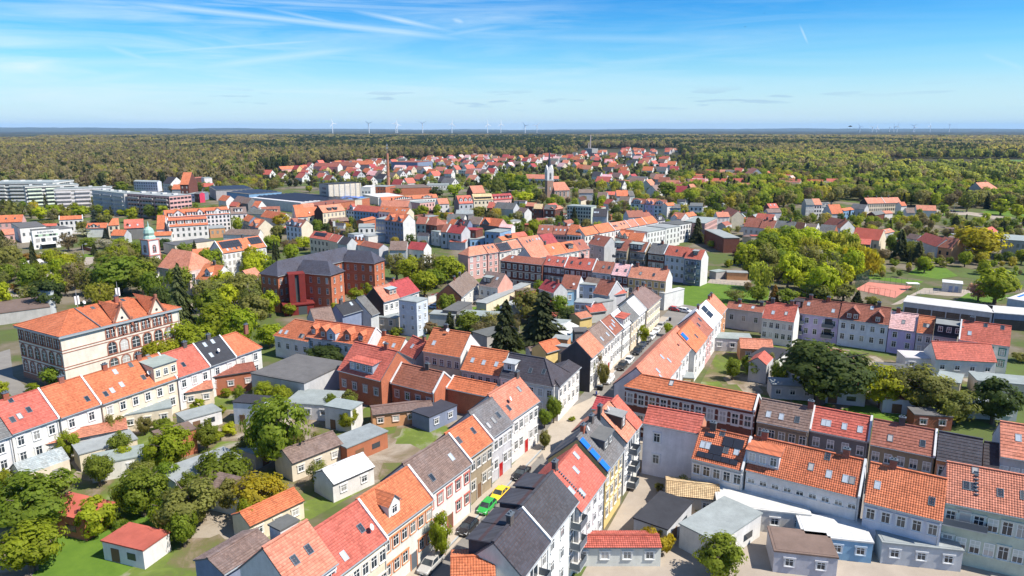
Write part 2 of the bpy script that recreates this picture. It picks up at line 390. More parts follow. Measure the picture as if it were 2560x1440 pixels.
def dish(root, mat, col=(.7, .7, .7)):
    if not _dish:
        b = MB(); b.tube((0, 0, -.4), (0, 0, .5), .03, .03, 5)
        c = Vector((0, -.12, .6)); ax = Vector((.35, -1, .55)).normalized(); u = ax.orthogonal().normalized(); v = ax.cross(u)
        for k in range(10):
            a0, a1 = 6.2832*k/10, 6.2832*(k+1)/10
            p = [c+(u*math.cos(a)+v*math.sin(a))*.42+ax*.12 for a in (a0, a1)]
            b.face([c, p[0], p[1]])
        b.tube(c, c+ax*.4, .02, .02, 4)
        _dish.append(b.mesh('satellite_dish', [M['metal']]))
    return ob('satellite_dish', _dish[0], root, mat, col)

# ---------------------------------------------------------------- roofs
def slope(b, p0, p1, p2, p3, tile, uo=0.0):
    """roof plane: eave p0->p1, top p3->p2 (may meet in a point); tile 0 flat, 1 courses, 2 courses with wave"""
    p0, p1, p2, p3 = map(Vector, (p0, p1, p2, p3))
    ex = (p1-p0).normalized(); nrm = (p1-p0).cross(p3-p0 if (p3-p0).length > .01 else p2-p0).normalized()
    ey = nrm.cross(ex)
    loc = lambda p: ((p-p0).dot(ex)+uo, (p-p0).dot(ey))
    dn = nrm*-.16
    b.face([p0+dn, p3+dn, p2+dn, p1+dn] if (p2-p3).length > .02 else [p0+dn, p3+dn, p1+dn], 1)
    b.face([p0+dn, p1+dn, p1, p0], 1)                       # eave board
    b.face([p1+dn, p2+dn, p2, p1], 1); b.face([p3+dn, p0+dn, p0, p3], 1)
    if tile == 0:
        q = [p0, p1, p2, p3] if (p2-p3).length > .02 else [p0, p1, p2]
        b.face(q, 0, [loc(p) for p in q]); return
    H = (p3-p0).dot(ey); xl0, xr0 = 0.0, (p1-p0).dot(ex); xl1, xr1 = (p3-p0).dot(ex), (p2-p0).dot(ex)
    step = .34 if tile == 2 else .5
    nr = max(2, int(H/step));
    for j in range(nr):
        v0, v1 = H*j/nr, H*(j+1)/nr
        f0, f1 = j/nr, (j+1)/nr
        a0, c0 = xl0+(xl1-xl0)*f0, xr0+(xr1-xr0)*f0
        a1, c1 = xl0+(xl1-xl0)*f1, xr0+(xr1-xr0)*f1
        wd = max(c0-a0, .3)
        nc = 1 if tile == 1 else max(1, int(round(wd/.3)))*2
        i0 = len(b.v)
        for k in range(nc+1):
            t = k/nc; wv = .028*(1 if k % 2 else -1) if tile == 2 else 0
            lo = p0+ex*(a0+(c0-a0)*t)+ey*(v0-.02)+nrm*(.075+wv); up = p0+ex*(a1+(c1-a1)*t)+ey*v1+nrm*(.02+wv)
            b.v += [tuple(lo), tuple(up)]
        for k in range(nc):
            q = (i0+2*k, i0+2*k+2, i0+2*k+3, i0+2*k+1); b.f.append(q); b.m.append(0)
            for s_, (aa, cc, vv) in ((k, (a0, c0, v0)), (k+1, (a0, c0, v0)), (k+1, (a1, c1, v1)), (k, (a1, c1, v1))):
                b.uv.append((aa+(cc-aa)*s_/nc+uo, vv))
    # close the front edge of the lowest course
    b.face([p0, p1, p1+nrm*.07, p0+nrm*.07], 1)

def roof_mesh(L, D, he, hr, il, ir, tile, back_tile=None, mat='tile'):
    b = MB(); x0, x1 = -L/2, L/2; rm = D/2
    A, B_, Cc, Dd = (x0, 0, he), (x1, 0, he), (x1, D, he), (x0, D, he)
    P, Q = (x0+il, rm, hr), (x1-ir, rm, hr)
    bt = tile if back_tile is None else back_tile
    slope(b, A, B_, Q, P, tile); slope(b, Cc, Dd, P, Q, bt, 50)
    if il > .01: slope(b, Dd, A, P, P, tile, 100)
    if ir > .01: slope(b, B_, Cc, Q, Q, tile, 150)
    if tile:
        b.beam((P[0], P[1], hr+.08), (Q[0], Q[1], hr+.08), .32, .16, 0)
        for on, e in ((il, (A, Dd)), (ir, (B_, Cc))):
            if on > .01:
                for c in e: b.beam((c[0], c[1], c[2]+.1), ((P if on is il and c[0] < 0 else Q)[0], rm, hr+.1), .25, .16, 0)
    return b.mesh('roof', [M[mat], M['lead']])

def dist_of(mw): return (mw.translation-Vector((0, 0, CH))).length

def body(root, mw, L, D, he, hr, rc, wc, il=0.0, ir=0.0, flat=False, fl=2, nw=None, sides=None, gl=None, gr=None, wmat='plaster', rmat=None,
         ox=.04, oy=.35, ww=1.05, wh=None, style=None, pp='', ch=(), sk=(), dm=(), so=(), lod=None, base=1.0, door=False, gut=True, trim=None, band=None, dishes=(), wskip=()):
    """one house body with local x along its visible eave and y away from it; mw = world matrix"""
    d = dist_of(mw); lod = lod if lod is not None else (0 if d < 150 else 1 if d < 300 else 2)
    tile = 2 if d < 118 else 1 if d < 230 else 0
    Mi = root.matrix_world.inverted() @ mw
    k = (hr-he)/(D/2) if not flat else 0
    trim = trim or tuple(min(.8, c*.6+.32) for c in wc)
    x0, x1, y0, y1 = -L/2+ox, L/2-ox, oy, D-oy
    zt = he + (oy*k if not flat else 0) - .1
    b = MB()
    if flat:
        b.box(x0, x1, y0, y1, 0, he, skip='b')
    else:
        b.face([(x0, y0, 0), (x1, y0, 0), (x1, y0, zt), (x0, y0, zt)]); b.face([(x1, y1, 0), (x0, y1, 0), (x0, y1, zt), (x1, y1, zt)])
        g = hr-.12
        for x, hip, fl_ in ((x0, il, 1), (x1, ir, 0)):
            q = [(x, y0, 0), (x, y1, 0), (x, y1, zt)] + ([(x, D/2, g)] if hip < .01 else []) + [(x, y0, zt)]
            b.face(q[::-1] if fl_ else q)
    ob('wall', b.mesh('wall', [M[wmat]]), root, Mi, wc)
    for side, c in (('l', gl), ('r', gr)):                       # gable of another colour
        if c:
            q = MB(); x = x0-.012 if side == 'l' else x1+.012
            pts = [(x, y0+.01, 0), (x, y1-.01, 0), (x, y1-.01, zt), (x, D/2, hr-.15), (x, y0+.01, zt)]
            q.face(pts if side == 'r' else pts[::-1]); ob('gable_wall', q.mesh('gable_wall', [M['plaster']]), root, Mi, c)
    if flat:
        q = MB(); q.box(-L/2, L/2, 0, D, he+.003, he+.22)
        if L > 5 and D > 5: q.box(-L/2+.35, L/2-.35, .35, D-.35, he+.221, he+.26)
        ob('roof', q.mesh('roof', [M[rmat or 'felt']]), root, Mi, rc)
    else:
        bt = tile if (mw.to_3x3() @ Vector((0, 1, .6))).dot(Vector((0, 0, CH))-mw.translation) > -60 and d < 230 else min(tile, 1)
        ob('roof', roof_mesh(L, D, he, hr, il, ir, tile, bt, rmat or 'tile'), root, Mi, rc)
    cosk = 1/math.sqrt(1+k*k); rot = Matrix.Rotation(math.atan(k), 4, 'X')
    def onroof(u, v): # point on the front slope: u along 0..1, v up the slope 0..1
        return T(-L/2+u*L, v*D/2, he+v*(hr-he)) @ rot
    if not flat:
        if gut and lod < 2:
            q = MB(); q.box(-L/2, L/2, -.14, -.01, he-.14, he-.02); ob('gutter', q.mesh('gutter', [M['zinc']]), root, Mi)
            if lod == 0:
                q = MB(); q.tube((x1-.25, y0-.08, 0), (x1-.25, y0-.08, he-.15), .06, .06, 5); ob('downpipe', q.mesh('downpipe', [M['zinc']]), root, Mi)
        for s in pp:
            q = MB(); xa = -L/2-.06 if s == 'L' else L/2-.26
            q.prism([(-.1, he-.05), (D/2, hr-.05), (D+.1, he-.05), (D+.1, he+.3), (D/2, hr+.32), (-.1, he+.3)], 'x', xa, xa+.32)
            ob('parapet', q.mesh('parapet', [M['plaster']]), root, Mi, (.72, .72, .70))
        for c in ch:
            u, dv = (c, 0) if not isinstance(c, tuple) else c
            v = 1-abs(dv)
            z = he+(hr-he)*v
            chimney(root, Mi @ T(-L/2+u*L, D/2*(1+dv) if dv else D/2, z), h=1.1 if not dv else 1.6, col=rnd.choice([(.30, .10, .06), (.26, .11, .08), (.10, .09, .085)]))
        for s_ in sk:
            u, v = s_[0], s_[1]; skylight(root, Mi @ onroof(u, v), lit=s_[2] if len(s_) > 2 else 0)
        for (u0, v0, u1, v1, m_) in so:
            q = MB(); sl = math.hypot(D/2, hr-he); w_, h_ = (u1-u0)*L, (v1-v0)*sl
            nx, ny = max(1, int(w_/1.1)), max(1, int(h_/1.7))
            if m_ == 'S': nx, ny, m_ = 1, max(2, int(h_/1.7)), 'B'
            for i in range(nx):
                for j in range(ny): q.box(w_*i/nx+.03, w_*(i+1)/nx-.03, h_*j/ny+.03, h_*(j+1)/ny-(.35 if nx == 1 else .03), .1, .2)
            ob('solar_panel', q.mesh('solar_panel', [M['blue_solar' if m_ == 'B' else 'solar']]), root, Mi @ onroof(u0, v0))
        for dd in dm: dormer(root, Mi, L, D, he, hr, dd, rc, wc, lod, tile)
        for (u, v) in dishes: dish(root, Mi @ T(-L/2+u*L, v*D/2, he+v*(hr-he)+.3))
    # windows
    wh = wh or (1.65 if fl and he/fl > 3 else 1.35)
    if fl:
        fh = (he-base-.5)/fl
        camp = mw.inverted() @ Vector((0, 0, CH))
        jobs = []
        for side in (sides if sides is not None else 'fb'):
            if side == 'f': M2, Ls, vis = T(0, y0, 0), x1-x0, camp.y < 12
            elif side == 'b': M2, Ls, vis = T(0, y1, 0) @ RZ(math.pi), x1-x0, camp.y > D-12
            elif side == 'r': M2, Ls, vis = T(x1, D/2, 0) @ RZ(math.pi/2), y1-y0, camp.x > -12
            else: M2, Ls, vis = T(x0, D/2, 0) @ RZ(-math.pi/2), y1-y0, camp.x < 12
            if vis: jobs.append((side, M2, Ls))
        far = MB()
        for side, M2, Ls in jobs:
            n = nw if (nw and side in 'f') else max(1, int(Ls/2.5))
            for f_ in range(fl):
                z = base+.45+f_*fh+(fh-wh-.45)*.5
                for i in range(n):
                    if (f_, i) in wskip and side == 'f': continue
                    x = -Ls/2+Ls*(i+.5)/n
                    if door and f_ == 0 and side == 'f' and i == n//2: continue
                    if lod == 2:
                        if d < 900:
                            a = M2 @ Vector((x-ww/2, -.03, z)); c_ = M2 @ Vector((x+ww/2, -.03, z+wh))
                            far.face([(a.x, a.y, a.z), (c_.x, c_.y, a.z), (c_.x, c_.y, c_.z), (a.x, a.y, c_.z)])
                    else:
                        st = style or 's'
                        if st == 'm': st = 'B' if rnd.random() < .4 else 's'
                        put_window(root, Mi @ M2 @ T(x, 0, z), ww, wh, st, lod, trim)
        if far.f: tag(ob('windows', far.mesh('windows', [M['glass']]), root, Mi), kind='stuff')
    if door and lod < 2:
        q = MB(); n = nw or max(1, int((x1-x0)/2.5)); x = x0+(x1-x0)*(n//2+.5)/n
        q.box(x-.6, x+.6, y0-.06, y0+.02, .15, 2.5); q.box(x-.75, x-.604, y0-.1, y0+.02, .15, 2.6, 1); q.box(x+.604, x+.75, y0-.1, y0+.02, .15, 2.6, 1)
        ob('door', q.mesh('door', [rnd.choice([M['wood'], M['red_lamp'], M['lead']]), M['plaster']]), root, Mi, trim)
    if band:
        q = MB()
        for z0, z1 in band: q.box(x0-.03, x1+.03, y0-.05, y0-.002, z0, z1)
        ob('cornice', q.mesh('cornice', [M['plaster']]), root, Mi, trim)
    return Mi

def dormer(root, Mi, L, D, he, hr, dd, rc, wc, lod, tile):
    """dd = (kind, u, width, v0, height, wall colour)   kind g gabled, s shed, c curved gable wall, G gable flush with the facade"""
    kd, u, w, v0, h = dd[:5]; wcol = dd[5] if len(dd) > 5 else wc
    k = (hr-he)/(D/2); x = -L/2+u*L; y = v0*D/2; z = he+y*k
    if kd == 'G': y = .30; z = he-.3
    Mx = Mi @ T(x, 0, 0)
    zr = z+h                                   # top of the front wall
    b, r = MB(), MB()
    yb = lambda zz: min(D/2, (zz-he)/k)        # where height zz meets the main slope
    if kd == 's':
        drop = .12
        ye = min(D/2*.98, (zr-he-drop*y)/(k-drop)) if k > drop else D/2
        ze = zr+drop*(ye-y)
        for sx in (-1, 1):
            q = [(sx*w/2, y, z), (sx*w/2, y, zr), (sx*w/2, ye, ze)]
            b.face(q if sx < 0 else q[::-1])
        b.face([(-w/2, y, z), (w/2, y, z), (w/2, y, zr), (-w/2, y, zr)])
        o = .25
        r.face([(-w/2-o, y-o, zr-drop*o+.14), (w/2+o, y-o, zr-drop*o+.14), (w/2+o, ye, ze+.14), (-w/2-o, ye, ze+.14)], 0)
        r.face([(-w/2-o, y-o, zr-drop*o), (-w/2-o, ye, ze), (w/2+o, ye, ze), (w/2+o, y-o, zr-drop*o)], 1)
        r.face([(-w/2-o, y-o, zr-drop*o), (w/2+o, y-o, zr-drop*o), (w/2+o, y-o, zr-drop*o+.14), (-w/2-o, y-o, zr-drop*o+.14)], 1)
        for sx in (-1, 1):
            X = sx*(w/2+o); q = [(X, y-o, zr-drop*o), (X, y-o, zr-drop*o+.14), (X, ye, ze+.14), (X, ye, ze)]
            r.face(q if sx < 0 else q[::-1], 1)
    else:
        gk = 1.0 if kd != 'G' else 1.15; zp = zr+w/2*gk; yr, yp = yb(zr), yb(zp); o = .18
        if kd == 'G' and zp > hr-.2: zp = hr-.2; gk = (zp-zr)/(w/2); yp = D/2
        b.face([(-w/2, y, z), (w/2, y, z), (w/2, y, zr), (0, y, zp), (-w/2, y, zr)])
        for sx in (-1, 1):
            q = [(sx*w/2, y, z), (sx*w/2, y, zr), (sx*w/2, yr, zr)]
            b.face(q if sx < 0 else q[::-1])
            q = [(sx*(w/2+o), y-o, zr-o*gk+.1), (sx*(w/2+o), yb(zr-o*gk), zr-o*gk+.1), (0, yp, zp+.1), (0, y-o, zp+.1)]
            r.face(q if sx < 0 else q[::-1], 0)
            q = [(sx*(w/2+o), y-o, zr-o*gk-.05), (0, y-o, zp-.05), (0, y-o, zp+.1), (sx*(w/2+o), y-o, zr-o*gk+.1)]
            r.face(q if sx < 0 else q[::-1], 1)
    do = ob('dormer', b.mesh('dormer', [M['plaster']]), root, Mx, wcol)
    ob('dormer_roof', r.mesh('dormer_roof', [M['tile' if kd != 's' or len(dd) < 7 else 'felt'], M['lead']]), do, Matrix.Identity(4), dd[6] if len(dd) > 6 else rc)
    n = max(1, int(w/1.5)); wh = min(1.35, h*.72) if kd != 'G' else 1.3
    rows = [z+(h-wh)*.55] if kd != 'G' else [he+.5]
    for zz in rows:
        for i in range(n):
            xx = -w/2+w*(i+.5)/n
            if lod < 2:
                o = ob('window', win_mesh(min(1.0, w/n*.72), wh, 'n', 1)[0], do, T(xx, y, zz), wcol)
            else:
                q = MB(); q.face([(xx-.4, y-.03, zz), (xx+.4, y-.03, zz), (xx+.4, y-.03, zz+wh), (xx-.4, y-.03, zz+wh)])
                ob('window', q.mesh('window', [M['glass']]), do, Matrix.Identity(4))

# ---------------------------------------------------------------- placing houses from the photograph
ZN = {'0': (0, 0, 1), 'a': (0, 300, 4), 'b': (640, 300, 4), 'c': (1280, 300, 4), 'd': (1920, 300, 4), 'e': (0, 620, 4), 'f': (640, 560, 4), 'g': (1120, 560, 4),
      'h': (1720, 560, 4), 'i': (1920, 680, 4), 'j': (0, 820, 4), 'k': (640, 780, 4), 'l': (1200, 760, 4), 'm': (480, 1080, 4), 'n': (1000, 1080, 4),
      'o': (1440, 940, 4), 'p': (1920, 980, 4), 'Q': (0, 440, 6.4), 'R': (400, 400, 6.4), 'T': (720, 400, 6.4), 'U': (1060, 420, 6.4), 'V': (1400, 420, 6.4),
      'W': (1800, 480, 6.4), 'X': (2160, 430, 6.4), 'Y': (940, 360, 6.4)}
def px(z, x, y):
    a = ZN[z]; return a[0]+x/a[2], a[1]+y/a[2]
def frame(A, B, p):
    """matrix with origin mid AB (z 0), x along AB so that y points to the side of p; returns matrix, length"""
    A, B, p = Vector((A[0], A[1], 0)), Vector((B[0], B[1], 0)), Vector((p[0], p[1], 0))
    x = (B-A).normalized(); y = Vector((-x.y, x.x, 0))
    if (p-(A+B)/2).dot(y) < 0: x = -x; y = -y
    m = Matrix(((x.x, y.x, 0, (A.x+B.x)/2), (x.y, y.y, 0, (A.y+B.y)/2), (0, 0, 1, 0), (0, 0, 0, 1)))
    return m, (B-A).length
def solve_roof(mw, L, he, rp, tan=.9, wmin=2.8, wmax=8.5):
    """half depth and ridge height so that the ridge passes through the pixel rp"""
    def err(w, k):
        a = PROJ(mw @ Vector((-L/2, w, he+k*w))); b = PROJ(mw @ Vector((L/2, w, he+k*w)))
        ux, uy = b[0]-a[0], b[1]-a[1]
        return (ux*(rp[1]-a[1])-uy*(rp[0]-a[0]))/math.hypot(ux, uy)
    def root(f, lo, hi):
        n = 60; best = (abs(f(lo)), lo); pv = f(lo)
        for i in range(1, n+1):
            t = lo+(hi-lo)*i/n; v = f(t)
            if abs(v) < best[0]: best = (abs(v), t)
            if pv*v <= 0: return t-(hi-lo)/n*abs(v)/(abs(v)+abs(pv)+1e-9), True
            pv = v
        return best[1], False
    w, ok = root(lambda w: err(w, tan), wmin, wmax)
    k = tan
    if not ok: k, ok = root(lambda k: err(w, k), .35, 1.5)
    return w, he+k*w, ok
ROWS = {}
HL = []
def HS(z, xl, yl, xr, yr, he, rx, ry, rc, wc, label, row=None, name='row_house', cat='house', group=None, hip='', tan=.9, **kw):
    HL.append(dict(z=z, e=(px(z, xl, yl), px(z, xr, yr)), he=he, r=px(z, rx, ry), rc=rc, wc=wc, label=label, row=row, name=name, cat=cat, group=group, hip=hip, tan=tan, kw=kw))
def build_houses():
    for h in HL:
        h['A'], h['B'] = G(*h['e'][0], h['he']), G(*h['e'][1], h['he'])
        if h['row']: ROWS.setdefault(h['row'], []).append(h)
    for r, hs in ROWS.items():
        # common direction of a row (least squares through all eave ends), each house keeps its own distance
        P = [p for h in hs for p in (h['A'], h['B'])]
        c = sum((Vector((p.x, p.y, 0)) for p in P), Vector())/len(P)
        sxx = sum((p.x-c.x)**2 for p in P); sxy = sum((p.x-c.x)*(p.y-c.y) for p in P); syy = sum((p.y-c.y)**2 for p in P)
        a = .5*math.atan2(2*sxy, sxx-syy); d = Vector((math.cos(a), math.sin(a), 0))
        for h in hs:
            m = (Vector((h['A'].x, h['A'].y, 0))+Vector((h['B'].x, h['B'].y, 0)))/2
            hl = abs((h['B']-h['A']).dot(d))/2; s = 1 if (h['B']-h['A']).dot(d) > 0 else -1
            h['A'], h['B'] = m-d*hl*s, m+d*hl*s
    for h in HL:
        rp = G(*h['r'], h['he']+.3)
        mw, L = frame(h['A'], h['B'], rp)
        kw = dict(h['kw']); w, hr, ok = solve_roof(mw, L, h['he'], h['r'], h['tan'], wmax=kw.pop('wmax', 8.5))
        if not ok: print('roof?', h['label'], round(L, 1), round(w, 1), round(hr, 1))
        D = 2*w
        if 'L' in h['hip']: kw['il'] = min(w*.9, L*.45)
        if 'R' in h['hip']: kw['ir'] = min(w*.9, L*.45)
        root_m = mw @ T(0, D/2, 0)
        root = empty(h['name'], root_m, h['label'], h['cat'], h['group'])
        FOOT.append((mw, L, D, h['he']))
        wm = 'brick' if h['wc'] in ('k', 'd') else 'plaster'
        for q in ('gl', 'gr'):
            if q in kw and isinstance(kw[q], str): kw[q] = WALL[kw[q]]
        body(root, mw, L-.03, D, h['he'], hr, vary(ROOF[h['rc']], .09), vary(WALL[h['wc']]), wmat=kw.pop('wmat', wm), **kw)
FOOT = []
def FB(z, xl, yl, xr, yr, he, bx, by, rc, wc, label, name='flat_roofed_building', cat='building', group=None, **kw):
    """flat-roofed block from its front roof edge and a point on the back edge"""
    A, B, P = G(*px(z, xl, yl), he), G(*px(z, xr, yr), he), G(*px(z, bx, by), he)
    mw, L = frame(A, B, P)
    D = abs((mw.inverted() @ Vector((P.x, P.y, 0))).y); D = max(2.5, min(D, 45))
    root = empty(name, mw @ T(0, D/2, 0), label, cat, group); FOOT.append((mw, L, D, he))
    kw.setdefault('oy', .15); kw.setdefault('ox', .15)
    body(root, mw, L, D, he, he, vary(ROOF[rc]), vary(WALL[wc]), flat=True, wmat='brick' if wc in ('k', 'd') else 'plaster', **kw)
    return root, mw, L, D
# ================================================================ GROUND, STREETS, FIELDS
def sheet(name, pts, z, mat, kind='structure'):
    b = MB(); b.face([(p[0], p[1], z) for p in pts])
    if (Vector(b.v[1])-Vector(b.v[0])).cross(Vector(b.v[2])-Vector(b.v[1])).z < 0: b.f[0] = b.f[0][::-1]
    return tag(ob(name, b.mesh(name, [M[mat]])), kind=kind)
def gsheet(name, z, pix, h, mat): return sheet(name, [G(*px(z, *p)) for p in pix], h, mat)
def polar_ground():
    b = MB(); n = 48
    rs = [0, 300, 1200, 5000, 16000, 26000]
    for i in range(len(rs)-1):
        for k in range(n):
            a0, a1 = 2*math.pi*k/n, 2*math.pi*(k+1)/n
            q = [(rs[i]*math.cos(a0), rs[i]*math.sin(a0), 0), (rs[i+1]*math.cos(a0), rs[i+1]*math.sin(a0), 0), (rs[i+1]*math.cos(a1), rs[i+1]*math.sin(a1), 0), (rs[i]*math.cos(a1), rs[i]*math.sin(a1), 0)]
            b.face(q if i else q[1:3]+[q[0]])
    for j, f in enumerate(b.f):
        p = [Vector(b.v[q]) for q in f]
        if (p[1]-p[0]).cross(p[2]-p[1]).z < 0: b.f[j] = f[::-1]
    tag(ob('ground', b.mesh('ground', [M['ground']])), kind='structure')
polar_ground()
def strip(name, line, o0, o1, z, mat, thick=0):
    """ribbon to the right of a polyline between offsets o0 and o1"""
    b = MB(); L = [Vector((p[0], p[1], 0)) for p in line]; off = []
    for i, p in enumerate(L):
        d = (L[min(i+1, len(L)-1)]-L[max(i-1, 0)]).normalized(); off.append(Vector((d.y, -d.x, 0)))
    for i in range(len(L)-1):
        a, c, e, g = L[i]+off[i]*o0, L[i]+off[i]*o1, L[i+1]+off[i+1]*o1, L[i+1]+off[i+1]*o0
        q = [(v.x, v.y, z) for v in (a, c, e, g)]
        b.face(q)
        if thick:
            for u, v in ((0, 1), (1, 2), (2, 3), (3, 0)):
                b.face([q[u][:2]+(0,), q[v][:2]+(0,), q[v], q[u]])
    return tag(ob(name, b.mesh(name, [M[mat]])), kind='structure')
_L = [G(940, 1510), G(1021, 1426), G(1342, 1105), G(1415, 1030), G(1482, 960), G(1656, 792), G(1735, 713)]
MAIN = [_L[0]+(_L[0]-_L[1])*2.5]+_L
strip('main_street', MAIN, -.2, 13.5, .010, 'asphalt')
for seg in (MAIN[:4], MAIN[5:7]):
    strip('pavement', seg, -.2, 2.0, .13, 'pave', 1); strip('kerb', seg, 2.003, 2.16, .14, 'zinc', 1)
strip('pavement', MAIN[:4], 9.2, 11.5, .13, 'pave', 1); strip('kerb', MAIN[:4], 9.04, 9.197, .14, 'zinc', 1)
strip('pavement', MAIN[5:7], 8.6, 11.0, .13, 'pave', 1); strip('kerb', MAIN[5:7], 8.44, 8.597, .14, 'zinc', 1)
strip('gutter_strip', MAIN[:6], 2.3, 2.75, .016, 'pave'); strip('gutter_strip', MAIN[:6], 8.2, 8.6, .016, 'pave')
# side street to the right, crossing, street in front of the black corner house, street behind the left row
def street_by_row(pa, pb, h, o0, o1, ext0, ext1, mat='asphalt', name='side_street', z=.006):
    a, b = G(*pa, h), G(*pb, h); a.z = b.z = 0; d = (b-a).normalized()
    return strip(name, [a-d*ext0, b+d*ext1], o0, o1, z, mat)
street_by_row((1560, 967), (1887, 1027), 9.6, 0, 11, 16, 90)
street_by_row((1560, 967), (1887, 1027), 9.6, -.3, 2.2, 0, 90, 'pave', 'pavement', .10)
street_by_row((1249, 943), (1384, 968), 7.4, 0, 9, 60, 14, z=.0065)
gsheet('crossing', '0', [(1345, 1105), (1400, 1030), (1500, 985), (1480, 1040), (1420, 1115), (1362, 1150)], .013, 'pave')
# lawns, yards, car parks, court
gsheet('lawn', 'g', [(2300, 640), (2800, 640), (3080, 720), (2900, 900), (2330, 800)], .02, 'grass')
gsheet('lawn', 'h', [(-60, 640), (130, 585), (560, 620), (820, 660), (800, 760), (300, 760), (0, 800)], .024, 'grass')
gsheet('lawn', 'i', [(1000, 70), (1500, 130), (1560, 90), (1000, 40)], .02, 'grass')
gsheet('lawn', 'i', [(1400, 20), (1700, 70), (1900, 40), (1780, -40), (1500, -60)], .021, 'grass')
gsheet('lawn', 'i', [(1800, 330), (2300, 300), (2420, 230), (2000, 210)], .02, 'grass')
gsheet('lawn', 'f', [(2160, 830), (2300, 820), (2320, 900), (2200, 930)], .02, 'grass')
gsheet('lawn', 'e', [(80, 620), (300, 560), (340, 600), (100, 680)], .02, 'grass')
gsheet('lawn', 'e', [(840, 60), (920, 62), (930, 90), (820, 92)], .02, 'grass')
gsheet('gravel_yard', 'i', [(1230, 330), (1560, 160), (2300, 190), (2400, 260), (1800, 240), (1500, 215), (1330, 320)], .016, 'yard')
gsheet('gravel_yard', 'h', [(180, 600), (600, 640), (640, 560), (240, 530)], .016, 'yard')
gsheet('car_park', 'e', [(220, 160), (600, 95), (720, 130), (760, 330), (480, 300), (210, 240)], .016, 'yard')
gsheet('car_park', 'f', [(1700, 740), (1900, 700), (2330, 740), (2200, 800), (2000, 880), (1720, 850)], .016, 'yard')
gsheet('park_path', 'e', [(90, 380), (260, 420), (250, 500), (80, 480)], .016, 'yard')
gsheet('park_path', 'e', [(860, 90), (960, 88), (920, 160), (820, 200)], .016, 'yard')
gsheet('forecourt', 'Q', [(700, 1260), (1100, 1240), (1000, 1200), (620, 1215)], .017, 'pave')
gsheet('school_yard', 'j', [(-200, 300), (100, 210), (130, 480), (330, 640), (200, 760), (-300, 900)], .015, 'asphalt')
gsheet('side_road', 'e', [(1900, 560), (2560, 400), (2700, 430), (2600, 560), (2000, 700)], .012, 'yard')
gsheet('village_road', 'X', [(1160, 600), (1700, 640), (2560, 760), (2700, 800), (2560, 830), (1700, 690), (1170, 680)], .016, 'yard')
gsheet('lawn', 'X', [(1280, 660), (1540, 690), (1500, 720), (1260, 690)], .03, 'grass')
gsheet('lawn', 'X', [(1850, 640), (2050, 680), (2600, 720), (2600, 640), (2050, 600)], .022, 'grass')
gsheet('lawn', 'X', [(2350, 800), (2600, 850), (2600, 910), (2330, 830)], .022, 'grass')
gsheet('lawn', 'd', [(2250, 620), (2700, 640), (2700, 760), (2400, 720)], .02, 'grass')
gsheet('field', 'd', [(2230, 430), (2300, 398), (2900, 398), (2900, 500), (2420, 490)], .02, 'field')
gsheet('field', 'a', [(-300, 212), (-300, 178), (380, 178), (380, 212)], .02, 'field')
gsheet('courtyard_ground', '0', [(-60, 1190), (640, 940), (900, 980), (1180, 1060), (1010, 1170), (700, 1340), (520, 1470), (-80, 1480)], .012, 'garden')
gsheet('courtyard_ground', '0', [(1600, 1180), (2130, 1330), (2700, 1440), (2700, 1700), (1400, 1700), (1420, 1500)], .012, 'yard')
gsheet('courtyard_ground', '0', [(1820, 830), (2500, 930), (2520, 1080), (1740, 980)], .012, 'garden')
gsheet('lawn', '0', [(150, 1330), (420, 1240), (480, 1320), (300, 1440), (80, 1440)], .02, 'grass')
gsheet('lawn', '0', [(2080, 1030), (2330, 1080), (2380, 1060), (2150, 1010)], .02, 'grass')
# sports court
CQ = [(868, 175), (1003, 100), (1442, 142), (1268, 262)]
gsheet('sports_court', 'i', CQ, .03, 'court')
# hills on the horizon
def hills():
    prof = [(-800, 80), (0, 98), (640, 66), (1000, 48), (1280, 34), (1600, 50), (1900, 62), (2340, 64), (2560, 46), (3400, 60)]
    b = MB(); rows = []
    n = 220
    for j, (r, k) in enumerate(((14500, 0), (17000, .55), (19000, 1), (22000, .9), (25000, 0))):
        row = []
        for i in range(n+1):
            X = -800+4200*i/n; a = math.atan((X-1280)/F/CP)
            for q in range(len(prof)-1):
                if prof[q][0] <= X <= prof[q+1][0]:
                    t = (X-prof[q][0])/(prof[q+1][0]-prof[q][0]); hh = prof[q][1]*(1-t)+prof[q+1][1]*t
            hh = hh*k + (20*noise.noise(Vector((X*.009, j*3.1, 0)))+9*noise.noise(Vector((X*.04, j, 5))))*k
            row.append((r*math.sin(a), r*math.cos(a), hh*r/19000 if k else -1))
        rows.append(row)
    for j in range(len(rows)-1):
        for i in range(n): b.face([rows[j][i], rows[j][i+1], rows[j+1][i+1], rows[j+1][i]])
    tag(ob('hills', b.mesh('hills', [M['hill']])), kind='structure')
hills()
# ================================================================ THE HOUSES (pixel of roof edge in the photograph -> place on the ground)
GA, GB_, GC, GD, GE, GF, GG, GI, GJ = ('row of roofs along the left side street', 'row on the left of the main street', 'row on the left of the main street beyond the crossing',
  'row on the right of the main street', 'lower row at the right', 'row along the right side street', 'row on the right of the main street beyond the crossing', 'back row at the right', 'three storey row beyond the gardens')
